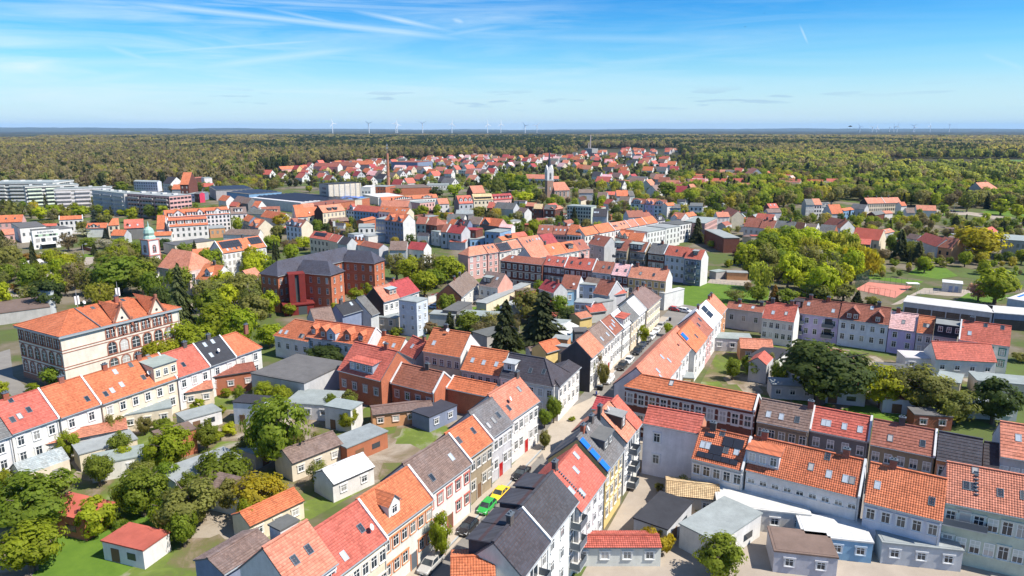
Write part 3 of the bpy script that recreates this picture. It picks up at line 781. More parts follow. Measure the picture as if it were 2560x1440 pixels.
# row A, courtyard side of the left side street
HS('j', -330, 1240, 110, 1073, 7.2, -103, 768, 'g', 'w', 'dark grey felt roof cut by the left frame edge', 'A', group=GA, fl=2)
HS('j', 118, 1066, 597, 903, 7.2, 385, 612, 'r', 'w', 'light red tiled house with three roof windows, leftmost red roof of the left row', 'A', group=GA, sk=[(.17, .3), (.33, .33), (.56, .42, 0), (.36, .85)], ch=[.3], pp='R')
HS('j', 603, 900, 1022, 764, 7.2, 820, 480, 'o', 'w', 'stained orange tiled house with one square chimney and a single small roof window', 'A', group=GA, sk=[(.78, .2)], ch=[.5], pp='R')
HS('j', 1028, 764, 1775, 503, 7.2, 1600, 250, 'o', 'c', 'long orange roof with seven roof windows and a zinc-roofed balcony dormer', 'A', group=GA,
   sk=[(.1, .18), (.19, .22, 1), (.33, .3, 1), (.36, .75, 1), (.58, .82), (.62, .3), (.85, .9)], ch=[.27, .72], dm=[('s', .87, 5.2, .1, 3.2, WALL['c'], (.30, .34, .30))], dishes=[(.68, .35)], pp='R')
HS('j', 1782, 499, 2112, 388, 7.2, 1945, 160, 'r', 'w', 'plain light red roof between the balcony dormer and the black roof', 'A', group=GA, ch=[.72], sk=[(.35, .3)], pp='R')
HS('j', 2122, 384, 2357, 291, 7.2, 2190, 82, 'k', 'w', 'black felt roof with two white roof windows and a satellite dish', 'A', group=GA, ch=[.55], sk=[(.3, .75, 1), (.62, .78, 1), (.25, .3, 1)], dishes=[(.5, .35)], pp='R', rmat='felt')
HS('j', 2371, 286, 2620, 196, 7.2, 2220, 85, 'o', 'w', 'orange hipped end house closing the left row beside the green trees', 'A', hip='R', group=GA, ch=[.95])
# row B, left of the main street, nearest first
HS('0', 742, 1490, 840, 1405, 9.6, 757, 1307, 's', 'w', 'pale orange roof with two blue roof windows at the bottom edge of the photo', 'B', group=GB_, sk=[(.35, .4), (.68, .42)], fl=3, nw=4, style='s')
HS('0', 841, 1452, 965, 1346, 8.0, 885, 1259, 'r', 'c', 'pinkish red roof with a cream ornate facade and red dish', 'B', group=GB_, sk=[(.75, .4), (.3, .15, 1)], dishes=[(.83, .3)], pp='R', nw=6)
HS('0', 966, 1345, 1079, 1246, 8.2, 1007, 1175, 'o', 'w', 'bright orange roof with one small gabled dormer over a facade striped in orange', 'B', group=GB_, dm=[('g', .33, 2.2, .25, 1.7)], nw=6, pp='R', door=True, trim=(.62, .25, .12))
HS('0', 1080, 1245, 1170, 1155, 8.2, 1105, 1097, 'n', 'w', 'brownish grey roof over a red and white facade with blue plinth', 'B', group=GB_, sk=[(.25, .2), (.75, .35, 1)], nw=5, pp='R', trim=(.55, .16, .13), door=True)
HS('0', 1171, 1154, 1229, 1101, 8.2, 1172, 1047, 'o', 't', 'orange roof over an ochre facade with stone plinth', 'B', group=GB_, sk=[(.2, .5), (.7, .5)], nw=5, pp='R', door=True)
HS('0', 1230, 1100, 1280, 1057, 8.3, 1217, 1002, 'g', 'x', 'grey sheet metal roof with three dark roof windows in a line', 'B', group=GB_, sk=[(.25, .25), (.5, .3), (.75, .35)], nw=5, tan=.9, door=True)
HS('0', 1281, 1056, 1344, 1001, 8.4, 1275, 954, 's', 'w', 'white corner house with orange roof, end of the row at the crossing', 'B', group=GB_, ch=[.93], sk=[(.2, .25), (.75, .55)], dishes=[(.3, .45)], nw=6, fl=2, sides='fr', door=True)
HS('0', 565, 1440, 680, 1356, 7.0, 650, 1318, 'n', 'a', 'ivy-edged brown tiled annexe with blue end wall at the lower left', 'B', name='annexe', fl=1)
FB('m', 880, 1000, 1080, 890, 8.2, 760, 940, 'g', 'w', 'grey flat-roofed block with ivy behind the lowest orange roof', fl=1)
# row C, beyond the crossing
HS('l', 195, 732, 735, 832, 7.4, 640, 545, 'k', 'w', 'black tiled corner house with white walls at the crossing', None, hip='R', sk=[(.5, .35), (.74, .4)], dm=[('s', .13, 2.6, .3, 1.6, WALL['w'], (.4, .42, .43))], nw=6, sides='fl', fl=2, group=GC)
HS('l', 800, 828, 1012, 628, 7.4, 905, 545, 'k', 'w', 'street wing of the black-roofed corner house', None, hip='L', nw=5, fl=2, sides='fr', group=GC, name='corner_wing')
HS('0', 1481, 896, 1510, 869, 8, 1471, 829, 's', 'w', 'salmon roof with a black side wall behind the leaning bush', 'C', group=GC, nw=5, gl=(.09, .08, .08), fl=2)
HS('0', 1511, 869, 1534, 842, 8, 1497, 805, 'n', 'w', 'brown roof between the salmon roof and the one with white roof windows', 'C', group=GC, nw=4, pp='R', sk=[(.3, .2, 1), (.75, .2, 1)], fl=2, door=True)
HS('0', 1535, 842, 1557, 822, 8, 1527, 785, 'b', 'w', 'rust red roof with white round roof windows on the main street', 'C', group=GC, nw=4, sk=[(.3, .3, 1), (.6, .35, 1), (.8, .5, 1)], fl=2)
HS('0', 1558, 822, 1581, 807, 8, 1549, 770, 'w', 'w', 'bleached roof with three red dormers', 'C', group=GC, nw=4, dm=[('s', .25, 1.8, .12, 1.9, WALL['w'], ROOF['r']), ('s', .52, 1.8, .12, 1.9, WALL['w'], ROOF['r']), ('s', .8, 1.8, .12, 1.9, WALL['w'], ROOF['r'])], fl=2)
HS('0', 1581, 806, 1599, 791, 8, 1561, 761, 'g', 'c', 'slate grey roof beyond the three red dormers', 'C', group=GC, nw=3, fl=2)
HS('0', 1599, 790, 1616, 774, 8, 1585, 741, 'w', 'w', 'snow white sheet roof with a red lower edge', 'C', group=GC, nw=3, pp='R', fl=2)
HS('0', 1617, 773, 1657, 745, 8, 1612, 712, 'n', 'c', 'brown hipped corner house at the far end of the parked cars', 'C', group=GC, hip='R', nw=8, fl=2, sides='fr', ch=[.3, .7])
# row D, right of the main street, nearest first
HS('0', 1312, 1447, 1375, 1352, 10, 1282, 1300, 'k', 'w', 'near black tiled house with street dormers and greenish lichen along the ridge', 'D', group=GD, nw=3, fl=3, ch=[.55], pp='R', sides='f', wh=1.6)
HS('0', 1376, 1350, 1446, 1252, 10.2, 1362, 1200, 'k', 'w', 'farther black tiled house with stacked balconies', 'D', group=GD, nw=3, fl=3, sides='f', wh=1.6)
HS('0', 1455, 1282, 1515, 1195, 9, 1435, 1119, 'r', 'w', 'red roof with a beaded row of snow guards and a chimney', 'D', group=GD, nw=4, fl=3, sk=[(.15, .35, 1), (.55, .55, 1), (.8, .75, 1), (.3, .15, 1)], ch=[.2], sides='f')
HS('0', 1522, 1182, 1560, 1122, 9.2, 1480, 1054, 'g', 'y', 'grey roof with blue panels along its verge and a long shed dormer', 'D', group=GD, nw=4, fl=3, ch=[.3, .75], so=[(-.02, .02, .14, .98, 'S')], dm=[('s', .62, 4.2, .35, 1.7, (.12, .12, .12), ROOF['g'])], dishes=[(.35, .9)], sides='f')
HS('0', 1565, 1107, 1592, 1077, 9.2, 1519, 1009, 's', 'w', 'salmon roof with a grey flat dormer and roof balcony', 'D', group=GD, nw=2, fl=3, dm=[('s', .5, 2.4, .3, 2.2, (.1, .08, .07), (.28, .28, .27))], dishes=[(.35, .85)], ch=[.05], sides='f')
HS('0', 1593, 1076, 1606, 1056, 9.2, 1547, 986, 'r', 'w', 'scarlet roof of the corner building at the side street', 'D', group=GD, nw=1, fl=3, sides='f')
HS('o', 668, 474, 1240, 582, 9.2, 1310, 400, 'r', 'l0', 'long scarlet roof over a tall lilac-grey wall with two windows', None, fl=2, nw=2, sides='f', wskip=((0, 1), (1, 1)), group=GD, gr=(.55, .25, .15), name='side_wing')
HS('0', 1478, 1022, 1523, 1030, 9.4, 1500, 992, 'c', 'y', 'small crimson dormer roof on the crossing corner', None, fl=0, name='corner_gable')
HS('n', 500, 1490, 960, 1470, 10, 790, 1305, 'o', 'w', 'orange gable cut by the bottom edge between the dark roofs', None, fl=0, tan=.8, name='hipped_annexe', wmax=4)
# row E, lower right
HS('o', 1146, 832, 1672, 947, 7, 1755, 620, 'o', 'w', 'orange roof carrying black solar mats', 'E', group=GE, nw=5, so=[(.08, .1, .88, .27, ''), (.3, .27, .55, .6, ''), (.5, .58, .9, .88, ''), (.12, .75, .33, .93, '')], sk=[(.14, .38, 1), (.25, .38, 1), (.6, .38), (.8, .4, 1), (.45, .85)], ch=[.25], pp='R', wskip=((0, 0), (0, 1), (0, 2), (0, 3), (0, 4)))
HS('o', 1690, 945, 2840, 1219, 7, 2902, 848, 'o', 'w', 'long orange roof with a wide shed dormer and roof windows', 'E', group=GE, nw=9, sk=[(.56, .4), (.72, .32, 1), (.86, .3, 1), (.915, .3), (.68, .78)], dm=[('s', .14, 4.6, .2, 2.2, (.6, .6, .62))], ch=[.1, .83], pp='R', style='n', wskip=tuple((0, i) for i in range(9)), wh=.8)
HS('p', 955, 1107, 1750, 1291, 7, 1690, 850, 'o', 'b', 'orange roof half darkened by the taller neighbour', 'E', group=GE, nw=5, sk=[(.14, .38, 1), (.84, .3)], ch=[.3], wskip=tuple((0, i) for i in range(5)))
HS('p', 1775, 1107, 2960, 1345, 8.6, 2560, 835, 's', 'e', 'taller orange roof with a column of step treads at the right frame edge', None, group=GE, nw=8, sk=[(.18, .4), (.245, .4), (.48, .38), (.68, .42), (.26, .82)], style='m', ww=1.25, wh=1.9, gl=(.4, .42, .4))
# row F
HS('o', 478, 108, 1792, 352, 9.6, 1850, 200, 'o', 'd', 'long dark brick corner house banded in white with an orange roof', 'F', group=GF, nw=11, fl=2, wh=2.2, ww=1.2, hip='L', trim=(.72, .68, .62), band=[(8.55, 8.85), (6.2, 6.5), (4.4, 4.8), (1, 1.4), (7.4, 7.55), (3, 3.15)], sk=[(.35, .6)], pp='R', style='S')
HS('o', 1800, 457, 2330, 552, 8, 2380, 320, 'n', 't', 'grey-brown old tile roof over a taupe facade with window pediments', 'F', group=GF, nw=5, sk=[(.2, .25, 1), (.45, .25, 1), (.75, .25)], trim=(.3, .25, .18), band=[(7, 7.25)], ch=[.95])
HS('p', 410, 387, 1012, 492, 8, 1040, 250, 'r', 'h', 'red and white chequered tile roof with white verges', 'F', group=GF, nw=4, sk=[(.22, .28, 1), (.3, .28, 1), (.57, .28, 1), (.83, .28, 1)], pp='LR', style='B', band=[(7.5, 7.75)])
HS('p', 1020, 522, 1670, 657, 8, 1690, 385, 'b', 't', 'weathered red roof with two small vents and closed blinds below', 'F', group=GF, nw=5, sk=[(.3, .25), (.8, .28)], style='B', pp='R', ch=[.45])
HS('p', 1682, 672, 2136, 757, 8, 2130, 470, 'k', 'o', 'ribbed black tile roof above an apricot wall', 'F', group=GF, nw=3)
HS('p', 2145, 757, 2312, 790, 7.4, 2300, 520, 'k', 'h', 'narrow infill coloured black for the shadow gap beside the pink gable', 'F', group=GF, fl=0)  # shadow gap painted as black roof and dark wall colour
HS('p', 2322, 645, 2900, 745, 9.4, 2560, 330, 's', 'x', 'pinkish orange roof with a big white-framed roof window at the right edge', None, group=GF, nw=5, sk=[(.33, .5, 1)], style='B')
# row G, right of the main street beyond the crossing
HS('0', 1652, 981, 1700, 908, 8.2, 1642, 867, 's', 'w', 'salmon roof with four slanted roof windows', 'G', group=GG, sk=[(.3, .15, 1), (.35, .35, 1), (.7, .55, 1), (.78, .3, 1)], nw=4, fl=2)
HS('0', 1701, 907, 1735, 861, 8.2, 1687, 820, 's', 'w', 'smooth pale salmon roof with a red dish', 'G', group=GG, nw=4, dishes=[(.45, .4)], fl=2)
HS('l', 2165, 490, 2275, 340, 7.4, 2090, 170, 'o', 'w', 'orange roof with a long blue roof window', 'G', group=GG, so=[(.05, .55, .2, .95, 'B')], nw=3, fl=2, sk=[(.6, .3)])
HS('h', 190, 1145, 252, 1055, 7.4, 90, 880, 'b', 'p', 'rust roof with two thin roof windows before the solar roof', 'G', group=GG, nw=3, sk=[(.3, .5), (.7, .6)], fl=2)
HS('h', 252, 1052, 342, 928, 7.6, 170, 780, 'w', 'w', 'whitish sheet roof with a strip of blue solar panels', 'G', group=GG, nw=3, so=[(.35, .35, .62, .95, '')], fl=2, ch=[.2])
HS('h', 342, 922, 382, 838, 7.6, 270, 690, 's', 'o', 'last salmon roof of the main street row beside the low rusty roof', 'G', group=GG, nw=2, fl=2, ch=[.3, .6])
# row I
HS('h', 378, 838, 745, 890, 6, 800, 828, 'b', 'w', 'low rusty roof over a white wall, first of the back row', 'I', group=GI, nw=3, fl=1, sk=[(.35, .4, 1), (.7, .4, 1)], ch=[.3, .9], wh=1.6)
HS('h', 737, 942, 1060, 985, 7, 1080, 815, 'r', 'w', 'red roof with a deep shadow on its right half', 'I', group=GI, nw=5, sk=[(.3, .3, 1), (.7, .35)], ch=[.2, .8], style='n')
HS('i', 262, 402, 705, 467, 7.4, 760, 310, 'b', 'i', 'rust tile roof over a lilac wall with two balconies', 'I', group=GI, nw=5, sk=[(.28, .55, 1), (.85, .3, 1)], ch=[.3, .7], style='n', dm=[('s', .06, 2.2, .35, 1.8, (.08, .07, .06), (.06, .05, .05))])
HS('i', 707, 467, 1205, 532, 7.4, 1240, 360, 'b', 'b', 'rust tile roof with two gabled dormers beside the lilac house', 'I', group=GI, nw=5, ch=[.75], dm=[('g', .27, 3.2, .08, 1.6, (.22, .07, .05)), ('g', .78, 2.6, .08, 1.6, (.22, .07, .05))], sk=[(.62, .75, 1)])
HS('i', 1207, 555, 1480, 605, 6.6, 1530, 430, 'p', 'i', 'pink and white faded roof over an orange awning', 'I', group=GI, nw=2, sk=[(.5, .35)], ch=[.25])
HS('i', 1483, 606, 1650, 628, 6.6, 1775, 465, 'o', 'x', 'brownish orange roof with one double roof window', 'I', group=GI, nw=2, sk=[(.45, .35), (.62, .35)], ww=1.0)
HS('i', 1652, 632, 1892, 672, 6.6, 1950, 490, 'k', 'x', 'dark slate roof with a big flat dormer', 'I', group=GI, nw=3, dm=[('s', .62, 5.5, .12, 2.6, (.03, .035, .05), (.25, .26, .25), 1)])
HS('i', 1907, 672, 2422, 757, 7, 2485, 550, 'r', 'w', 'red tile roof at the right over a white wall with green shutters', 'I', group=GI, nw=4, sk=[(.2, .3, 1), (.5, .8), (.83, .78)], ch=[.22], pp='L', gr='w', trim=(.05, .22, .17))
# K: middle block left of the spruces
HS('k', 172, 236, 520, 300, 5.6, 400, 75, 'o', 'w', 'orange hipped house with a recessed terrace at the left end of the middle block', None, hip='L', fl=1, nw=4, sk=[(.14, .15, 1), (.3, .17, 1), (.72, .12), (.78, .12)], wh=1.6)
HS('k', 497, 250, 1118, 347, 6.6, 1210, 165, 'o', 'w', 'long orange roof with five small dormers', None, nw=7, pp='R', dm=[('g', .1, 1.5, .2, 1.5, (.6, .2, .1)), ('g', .27, 2.2, .12, 1.7, (.6, .2, .1)), ('g', .42, 2.6, .02, 2.0, (.5, .55, .62)), ('g', .66, 2.2, .15, 1.7, (.6, .2, .1)), ('g', .86, 1.5, .22, 1.5, (.6, .2, .1))])
HS('k', 1125, 345, 1432, 395, 5.4, 1510, 265, 'o', 'w', 'small orange roof below the white firewall', None, nw=3, fl=1, sk=[(.2, .25, 1), (.75, .2, 1)], ch=[.3], dishes=[(.5, .2)])
HS('k', 1435, 400, 1590, 475, 5.4, 1690, 290, 'r', 'x', 'red roof beside the taller cream house, with one roof window', None, nw=2, fl=1, sk=[(.4, .4, 1)], ch=[.75])
HS('k', 1662, 392, 2038, 456, 8.4, 2140, 212, 'o', 'c', 'tall rust-orange house with a cream facade and white gable', None, nw=5, fl=2, gr='w', sk=[(.2, .3, 1)], style='B', trim=(.20, .12, .10), ch=[.35], dishes=[(.45, .85)])
HS('k', 2044, 577, 2430, 646, 6.2, 2535, 400, 'o', 'w', 'bright orange roof with three tall roof windows next to the black corner roof', None, nw=5, fl=2, sk=[(.2, .35, 1), (.5, .33, 1), (.82, .35, 1)], wh=1.3)
HS('k', 812, 582, 1242, 692, 6.4, 1425, 395, 'r', 'k', 'scarlet roof with a wide shed dormer and bare brick gable', None, nw=4, fl=1, dm=[('s', .52, 6.6, .12, 2.0, (.35, .4, .46))], ch=[.75], wmat='brick', sides='f')
HS('k', 1342, 710, 1775, 817, 5.2, 1900, 610, 'b', 'k', 'brownish red ribbed roof with a black chimney between brick gables', None, fl=1, pp='LR', ch=[.62], sides='f')
HS('k', 1897, 762, 2332, 852, 5.0, 2480, 740, 'o', 'k', 'low rust roof over a dark brick courtyard wall', None, fl=0, tan=.5, pp='L', wmax=2.9)
FB('k', -60, 620, 480, 720, 5.0, 60, 368, 'g', 'x', 'dark grey flat roof with an orange chimney in front of the orange hipped house', fl=0)
# L: houses beyond, around the yard with the parked cars
HS('f', 590, 1000, 800, 968, 6.5, 690, 832, 'n', 'x', 'dull brown roof between the orange hip and the black mansard', fl=0)
HS('f', 872, 917, 1142, 838, 7.8, 1000, 755, 'k', 'a', 'black mansard roof with one white roof window', fl=0, sk=[(.5, .6, 1)], ch=[.2], rmat='felt')
HS('f', 1060, 918, 1150, 905, 4.8, 1090, 800, 'k', 'w', 'steep black lower roof above a white kitchen wall', fl=1, tan=.6)
HS('f', 1158, 918, 1238, 888, 6.5, 1080, 715, 'g', 'x', 'narrow ash grey roof beside the black mansard', fl=0)
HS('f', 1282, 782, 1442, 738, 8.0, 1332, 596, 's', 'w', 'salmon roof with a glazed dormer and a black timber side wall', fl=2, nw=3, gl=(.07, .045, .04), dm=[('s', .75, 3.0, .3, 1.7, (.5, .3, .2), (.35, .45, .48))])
HS('f', 1444, 737, 1640, 670, 7.6, 1500, 540, 'c', 'w', 'crimson roof beside the leafy square', fl=2, nw=3, ch=[.25])
FB('f', 1420, 765, 1606, 790, 10.0, 1560, 725, 'l', 'b', 'tall white plastered block with small windows behind the middle block', fl=3, nw=2, sides='fr', ch=[.6], ww=.8, wh=1.2)
FB('f', 1205, 935, 1395, 950, 3.6, 1290, 893, 'l', 'c', 'low crumbling outbuilding at the foot of the white block', fl=1, name='shed', cat='shed')
FB('f', 1728, 905, 1990, 920, 3.4, 1760, 862, 'l', 'x', 'flat grey garage row behind the parked cars', fl=0, name='garage', cat='garage')
FB('f', 2010, 880, 2165, 788, 4.4, 1880, 855, 'g', 'h', 'dark flat-roofed workshop beside the lawn strip', fl=0, name='workshop', cat='shed')
HS('f', 2062, 732, 2235, 590, 4.8, 1945, 585, 'n', 'w', 'brown roofed house with a bare brick gable and two chimneys', fl=1, nw=3, gl=(.22, .10, .06), ch=[.3, .6])
HS('f', 2222, 612, 2412, 642, 5.6, 2480, 492, 'n', 'w', 'dark brown roof with one dormer and a pink gable', fl=1, nw=3, gr=(.68, .36, .28), dm=[('s', .35, 3, .25, 1.7, (.06, .06, .06), (.3, .33, .31), 1)], sk=[(.75, .5, 1)])
FB('g', 385, 800, 830, 600, 3.6, 395, 735, 'l', 'c', 'long low shed with grey roof running along the yard', fl=0, name='shed', cat='shed')
# J: three-storey row facing the gardens
HS('g', 505, 368, 946, 407, 10.4, 980, 345, 'b', 'd', 'dark clinker corner house with cream window frames and rust roof', 'J', hip='L', group=GJ, fl=3, nw=7, trim=(.6, .55, .45), band=[(6.9, 7.2), (3.6, 3.9)], sides='fl', sk=[(.25, .5, 1)])
HS('g', 950, 406, 1162, 432, 10.2, 1215, 335, 'r', 'd', 'red roof with three roof windows over dark clinker', 'J', group=GJ, fl=3, nw=5, sk=[(.2, .4), (.6, .4), (.85, .4)], pp='R')
HS('g', 1165, 434, 1437, 472, 10.0, 1490, 350, 'r', 'd', 'red roof with white firewalls and a black chimney', 'J', group=GJ, fl=3, nw=5, sk=[(.2, .4), (.5, .4), (.8, .45, 1)], pp='R', ch=[.5])
HS('g', 1440, 480, 1626, 502, 9.6, 1690, 385, 'b', 'x', 'rust roof over a grey wall in the three storey row', 'J', group=GJ, fl=3, nw=4, sk=[(.5, .4), (.8, .4)])
HS('g', 1630, 508, 1800, 526, 9.4, 1870, 410, 'p', 'd', 'candy striped pink and white roof', 'J', group=GJ, fl=3, nw=3, sk=[(.25, .3), (.75, .35)], ch=[.5], pp='R')
HS('g', 1803, 528, 2170, 578, 9.4, 2240, 455, 's', 'y', 'pinkish red end house with a blank white gable', 'J', group=GJ, fl=3, nw=6, gr='w', ch=[.15, .9], sk=[(.3, .3), (.65, .3)])
FB('g', 2168, 700, 2370, 650, 5.5, 2310, 640, 'w', 'w', 'white low extension below the blank gable', fl=0, name='extension')
# streets behind the three-storey row
GN = 'salmon row behind the clinker houses'
HS('g', 845, 350, 1030, 317, 9.5, 850, 222, 's', 'w', 'salmon roof joined to the clinker corner house', 'N', group=GN, fl=3)
HS('g', 1030, 317, 1195, 288, 9.5, 1040, 193, 'o', 'w', 'bright orange roof with a square roof window in the second street', 'N', group=GN, fl=3, sk=[(.4, .5, 1)], ch=[.1])
HS('g', 1197, 287, 1315, 265, 9.5, 1200, 172, 'o', 'w', 'orange roof with a dark cut-in terrace', 'N', group=GN, fl=3, dm=[('s', .45, 3, .3, 1.5, (.05, .04, .04), (.05, .04, .04))])
HS('g', 1317, 266, 1420, 246, 9.5, 1330, 152, 'b', 'p', 'rust roof over a pink facade at the end of the second street', 'N', group=GN, fl=3, sk=[(.4, .5)])
GN2 = 'row with the solar roof'
HS('g', 212, 326, 395, 292, 9.5, 330, 210, 's', 'p', 'pink corner house with a faceted rust-salmon roof', 'N2', group=GN2, hip='L', fl=3, trim=(.75, .72, .7))
HS('g', 397, 294, 520, 280, 9.5, 460, 193, 's', 'p', 'salmon roof between pink corner house and solar roof', 'N2', group=GN2, fl=3, sk=[(.3, .5), (.7, .5)])
HS('g', 522, 280, 637, 262, 9.5, 560, 183, 's', 'w', 'roof covered by solar panels in the second street', 'N2', group=GN2, fl=3, so=[(.03, .05, .97, .95, '')])
HS('g', 640, 250, 742, 234, 9.5, 672, 160, 's', 'w', 'plain salmon roof right of the solar panels', 'N2', group=GN2, fl=3)
HS('g', 744, 233, 985, 206, 9.5, 870, 112, 's', 'w', 'brick-salmon roof with a row of roof windows beyond the solar panels', 'N2', group=GN2, fl=3, sk=[(.3, .4), (.45, .45), (.6, .5), (.8, .5, 1), (.92, .5, 1)])
HS('g', 988, 203, 1092, 180, 9.6, 1015, 92, 'c', 'w', 'raspberry roof closing the solar row', 'N2', group=GN2, fl=3)
GO = 'balcony houses behind the salmon street'
HS('g', 1398, 198, 1558, 228, 10, 1688, 140, 'b', 'x', 'rust roof over a bare grey side wall with two roof windows', None, group=GO, fl=3, nw=2, sk=[(.1, .5), (.4, .5, 1)])
HS('g', 1662, 264, 1800, 270, 10, 1830, 160, 'b', 't', 'rust roofed tenement with a roof balcony', 'O', group=GO, fl=3, nw=3, dm=[('s', .1, 3, .2, 2, (.05, .05, .06), (.3, .35, .34), 1)])
HS('g', 1802, 270, 1982, 282, 10, 2040, 185, 'b', 't', 'rust roofed tenement with a wide glazed roof terrace', 'O', group=GO, fl=3, nw=4, dm=[('s', .35, 5, .15, 2.2, (.1, .1, .11), (.35, .4, .38), 1)], pp='R')
HS('g', 1985, 290, 2172, 302, 10, 2220, 204, 'g', 'd', 'dark grey roof with a tall red chimney over dark brick', 'O', group=GO, fl=3, nw=4, ch=[.6], pp='R', trim=(.5, .48, .42))
HS('g', 2175, 305, 2360, 336, 10, 2410, 232, 'r', 'b', 'red roof over a pale blue wall left of the white gable house', 'O', group=GO, fl=3, nw=4, sk=[(.5, .4)])
HS('g', 2362, 340, 2528, 362, 10, 2600, 262, 'r', 'a', 'red roof with one dormer and a tall white gable beside the lawn', 'O', group=GO, fl=3, nw=3, gr='w', dm=[('s', .55, 1.8, .4, 1.5, (.1, .1, .1), (.3, .33, .33), 1)])
# P: back buildings among the gardens
GP = 'back buildings between the gardens and the main street'
HS('g', 900, 645, 1050, 692, 5.2, 1000, 556, 'c', 'x', 'crimson garden house behind the spruces', group=GP, fl=1, ch=[.4, .8], sk=[(.8, .4)])
HS('g', 1113, 640, 1285, 658, 5.2, 1360, 520, 'b', 'b', 'plain rust roofed back house', group=GP, fl=1, dishes=[(.8, .2)])
FB('g', 1283, 604, 1480, 618, 6.4, 1335, 582, 'l', 'b', 'white cube-shaped back house with four windows', group=GP, fl=2, nw=2, sides='fr')
HS('g', 1350, 600, 1490, 620, 6.0, 1500, 540, 'n', 'x', 'brown roof behind the white cube-shaped house', group=GP, fl=0)
HS('g', 1447, 692, 1612, 722, 6.2, 1680, 576, 'b', 'x', 'dark red roof with a tall chimney beside the white cube', group=GP, fl=1, ch=[.75], pp='R')
HS('g', 1640, 715, 1790, 690, 6.0, 1850, 600, 'r', 'x', 'red ribbed roof strip in the gardens', group=GP, fl=0)
FB('g', 1660, 668, 1795, 676, 6.4, 1720, 640, 'l', 'c', 'cream box-shaped stair tower with two windows', group=GP, fl=2, nw=2, sides='fr')
HS('g', 1800, 740, 1958, 777, 7.0, 2010, 640, 'n', 'h', 'mossy dark brown roof behind the street corner', group=GP, fl=0, ch=[.5])
FB('g', 1260, 788, 1440, 800, 5.6, 1340, 748, 'l', 'b', 'white two storey annexe with a grey flat roof', group=GP, fl=2, nw=3, sides='fr')
FB('g', 1490, 790, 1660, 765, 5.0, 1540, 735, 'l', 'x', 'flat grey roof with a stove pipe', group=GP, fl=0)
HS('g', 1420, 888, 1592, 866, 3.4, 1600, 788, 'r', 'x', 'small bright red shed roof in the back yard', group=GP, fl=0, name='shed', cat='shed')
FB('g', 1092, 697, 1265, 675, 4.6, 1130, 662, 'l', 'u', 'light blue garden workshop', group=GP, fl=1, name='shed', cat='shed', sides='f')
HS('g', 1325, 950, 1450, 925, 3.2, 1440, 890, 's', 'y', 'open orange roofed shelter in the garden', group=GP, fl=0, name='shed', cat='shed')
HS('l', 668, 492, 845, 440, 5.0, 772, 340, 'o', 'y', 'small orange roof with a flat neighbour behind the salmon roof', group=GP, fl=0)
FB('l', 720, 350, 880, 365, 5.6, 790, 312, 'l', 'o', 'grey felt roof among the back buildings', group=GP, fl=0)
FB('l', 748, 425, 882, 440, 5.6, 800, 405, 'l', 'c', 'tall beige stair box against the black gable', group=GP, fl=0)
HS('l', 512, 505, 672, 492, 3.2, 600, 424, 'n', 'x', 'weathered low brown shed roof', group=GP, fl=0, name='shed', cat='shed')
HS('l', 872, 318, 992, 220, 3.2, 935, 205, 'w', 'u', 'pale blue greenhouse-like shed beside the spruces', group=GP, fl=0, name='shed', cat='shed', wmax=3)
FB('l', 945, 285, 1092, 282, 5.0, 985, 238, 'g', 'h', 'charcoal box behind the pale blue shed', group=GP, fl=1, name='shed', cat='shed')
# ---------------------------------------------------------------- middle distance
GM = 'old town houses in the middle distance'
def HM(z, xl, yl, xr, yr, he, rx, ry, rc, wc, label, row=None, **kw): HS(z, xl, yl, xr, yr, he, rx, ry, rc, wc, label, row, group=kw.pop('group', GM), name=kw.pop('name', 'town_house'), **kw)
GQ = 'houses around the library'
HM('Q', -60, 748, 352, 733, 7, 320, 617, 'o', 'p', 'orange roof over white arches at the left frame edge', group=GQ, sk=[(.35, .4), (.7, .4)])
FB('Q', 310, 840, 740, 806, 7.5, 420, 742, 'g', 'w', 'large grey flat-roofed hall behind the library', group=GQ, fl=1)
HM('Q', 25, 945, 228, 932, 4.5, 50, 850, 's', 'p', 'low pinkish red house left of the library', group=GQ, fl=1)
HM('Q', 943, 705, 1322, 686, 8, 1312, 625, 'o', 'w', 'white villa with a stripe of orange roof between white gable walls', group=GQ, pp='LR', fl=2, nw=5)
HM('Q', 650, 805, 900, 797, 5, 890, 757, 'r', 'x', 'narrow red roof beside the white villa', group=GQ, fl=0)
FB('Q', 925, 855, 1155, 833, 6, 1100, 790, 'g', 'w', 'white annexe with a grey flat roof below the white villa', group=GQ, fl=1)
HM('Q', 1370, 838, 1700, 832, 5, 1690, 746, 'o', 'w', 'long orange roof right of the white villa', group=GQ, fl=0, dm=[('G', .4, 7, .1, .5)])
HM('Q', 1722, 795, 1905, 785, 6.5, 1942, 672, 'o', 'c', 'cream house with an orange half-hipped roof', group=GQ, fl=2, hip='L')
HM('Q', 1982, 842, 2300, 826, 6, 2270, 683, 'r', 'h', 'scarlet barn-like roof with a grey gable', group=GQ, fl=0, gl='h', sk=[(.3, .2, 1), (.7, .25, 1)])
HM('R', -60, 1112, 75, 1108, 6, 40, 878, 'o', 'w', 'orange roof left of the white dormer house', group=GQ, fl=1, wmax=5)
HM('R', -130, 1215, 180, 1205, 3.5, 170, 1140, 'o', 'w', 'low orange roof behind the round hedge', group=GQ, fl=0)
HM('Q', 1762, 952, 1982, 957, 4, 1992, 857, 'o', 'x', 'square orange roof between the two blue spruces', group=GQ, fl=0)
FB('Q', 1900, 1206, 2345, 1168, 4.2, 2000, 1088, 'g', 'w', 'long grey flat roof left of the baroque church tower', group=GQ, fl=0)
FB('R', 235, 1372, 872, 1290, 4.6, 1000, 1213, 'g', 'c', 'long grey flat roof right of the baroque church tower', group=GQ, fl=0)
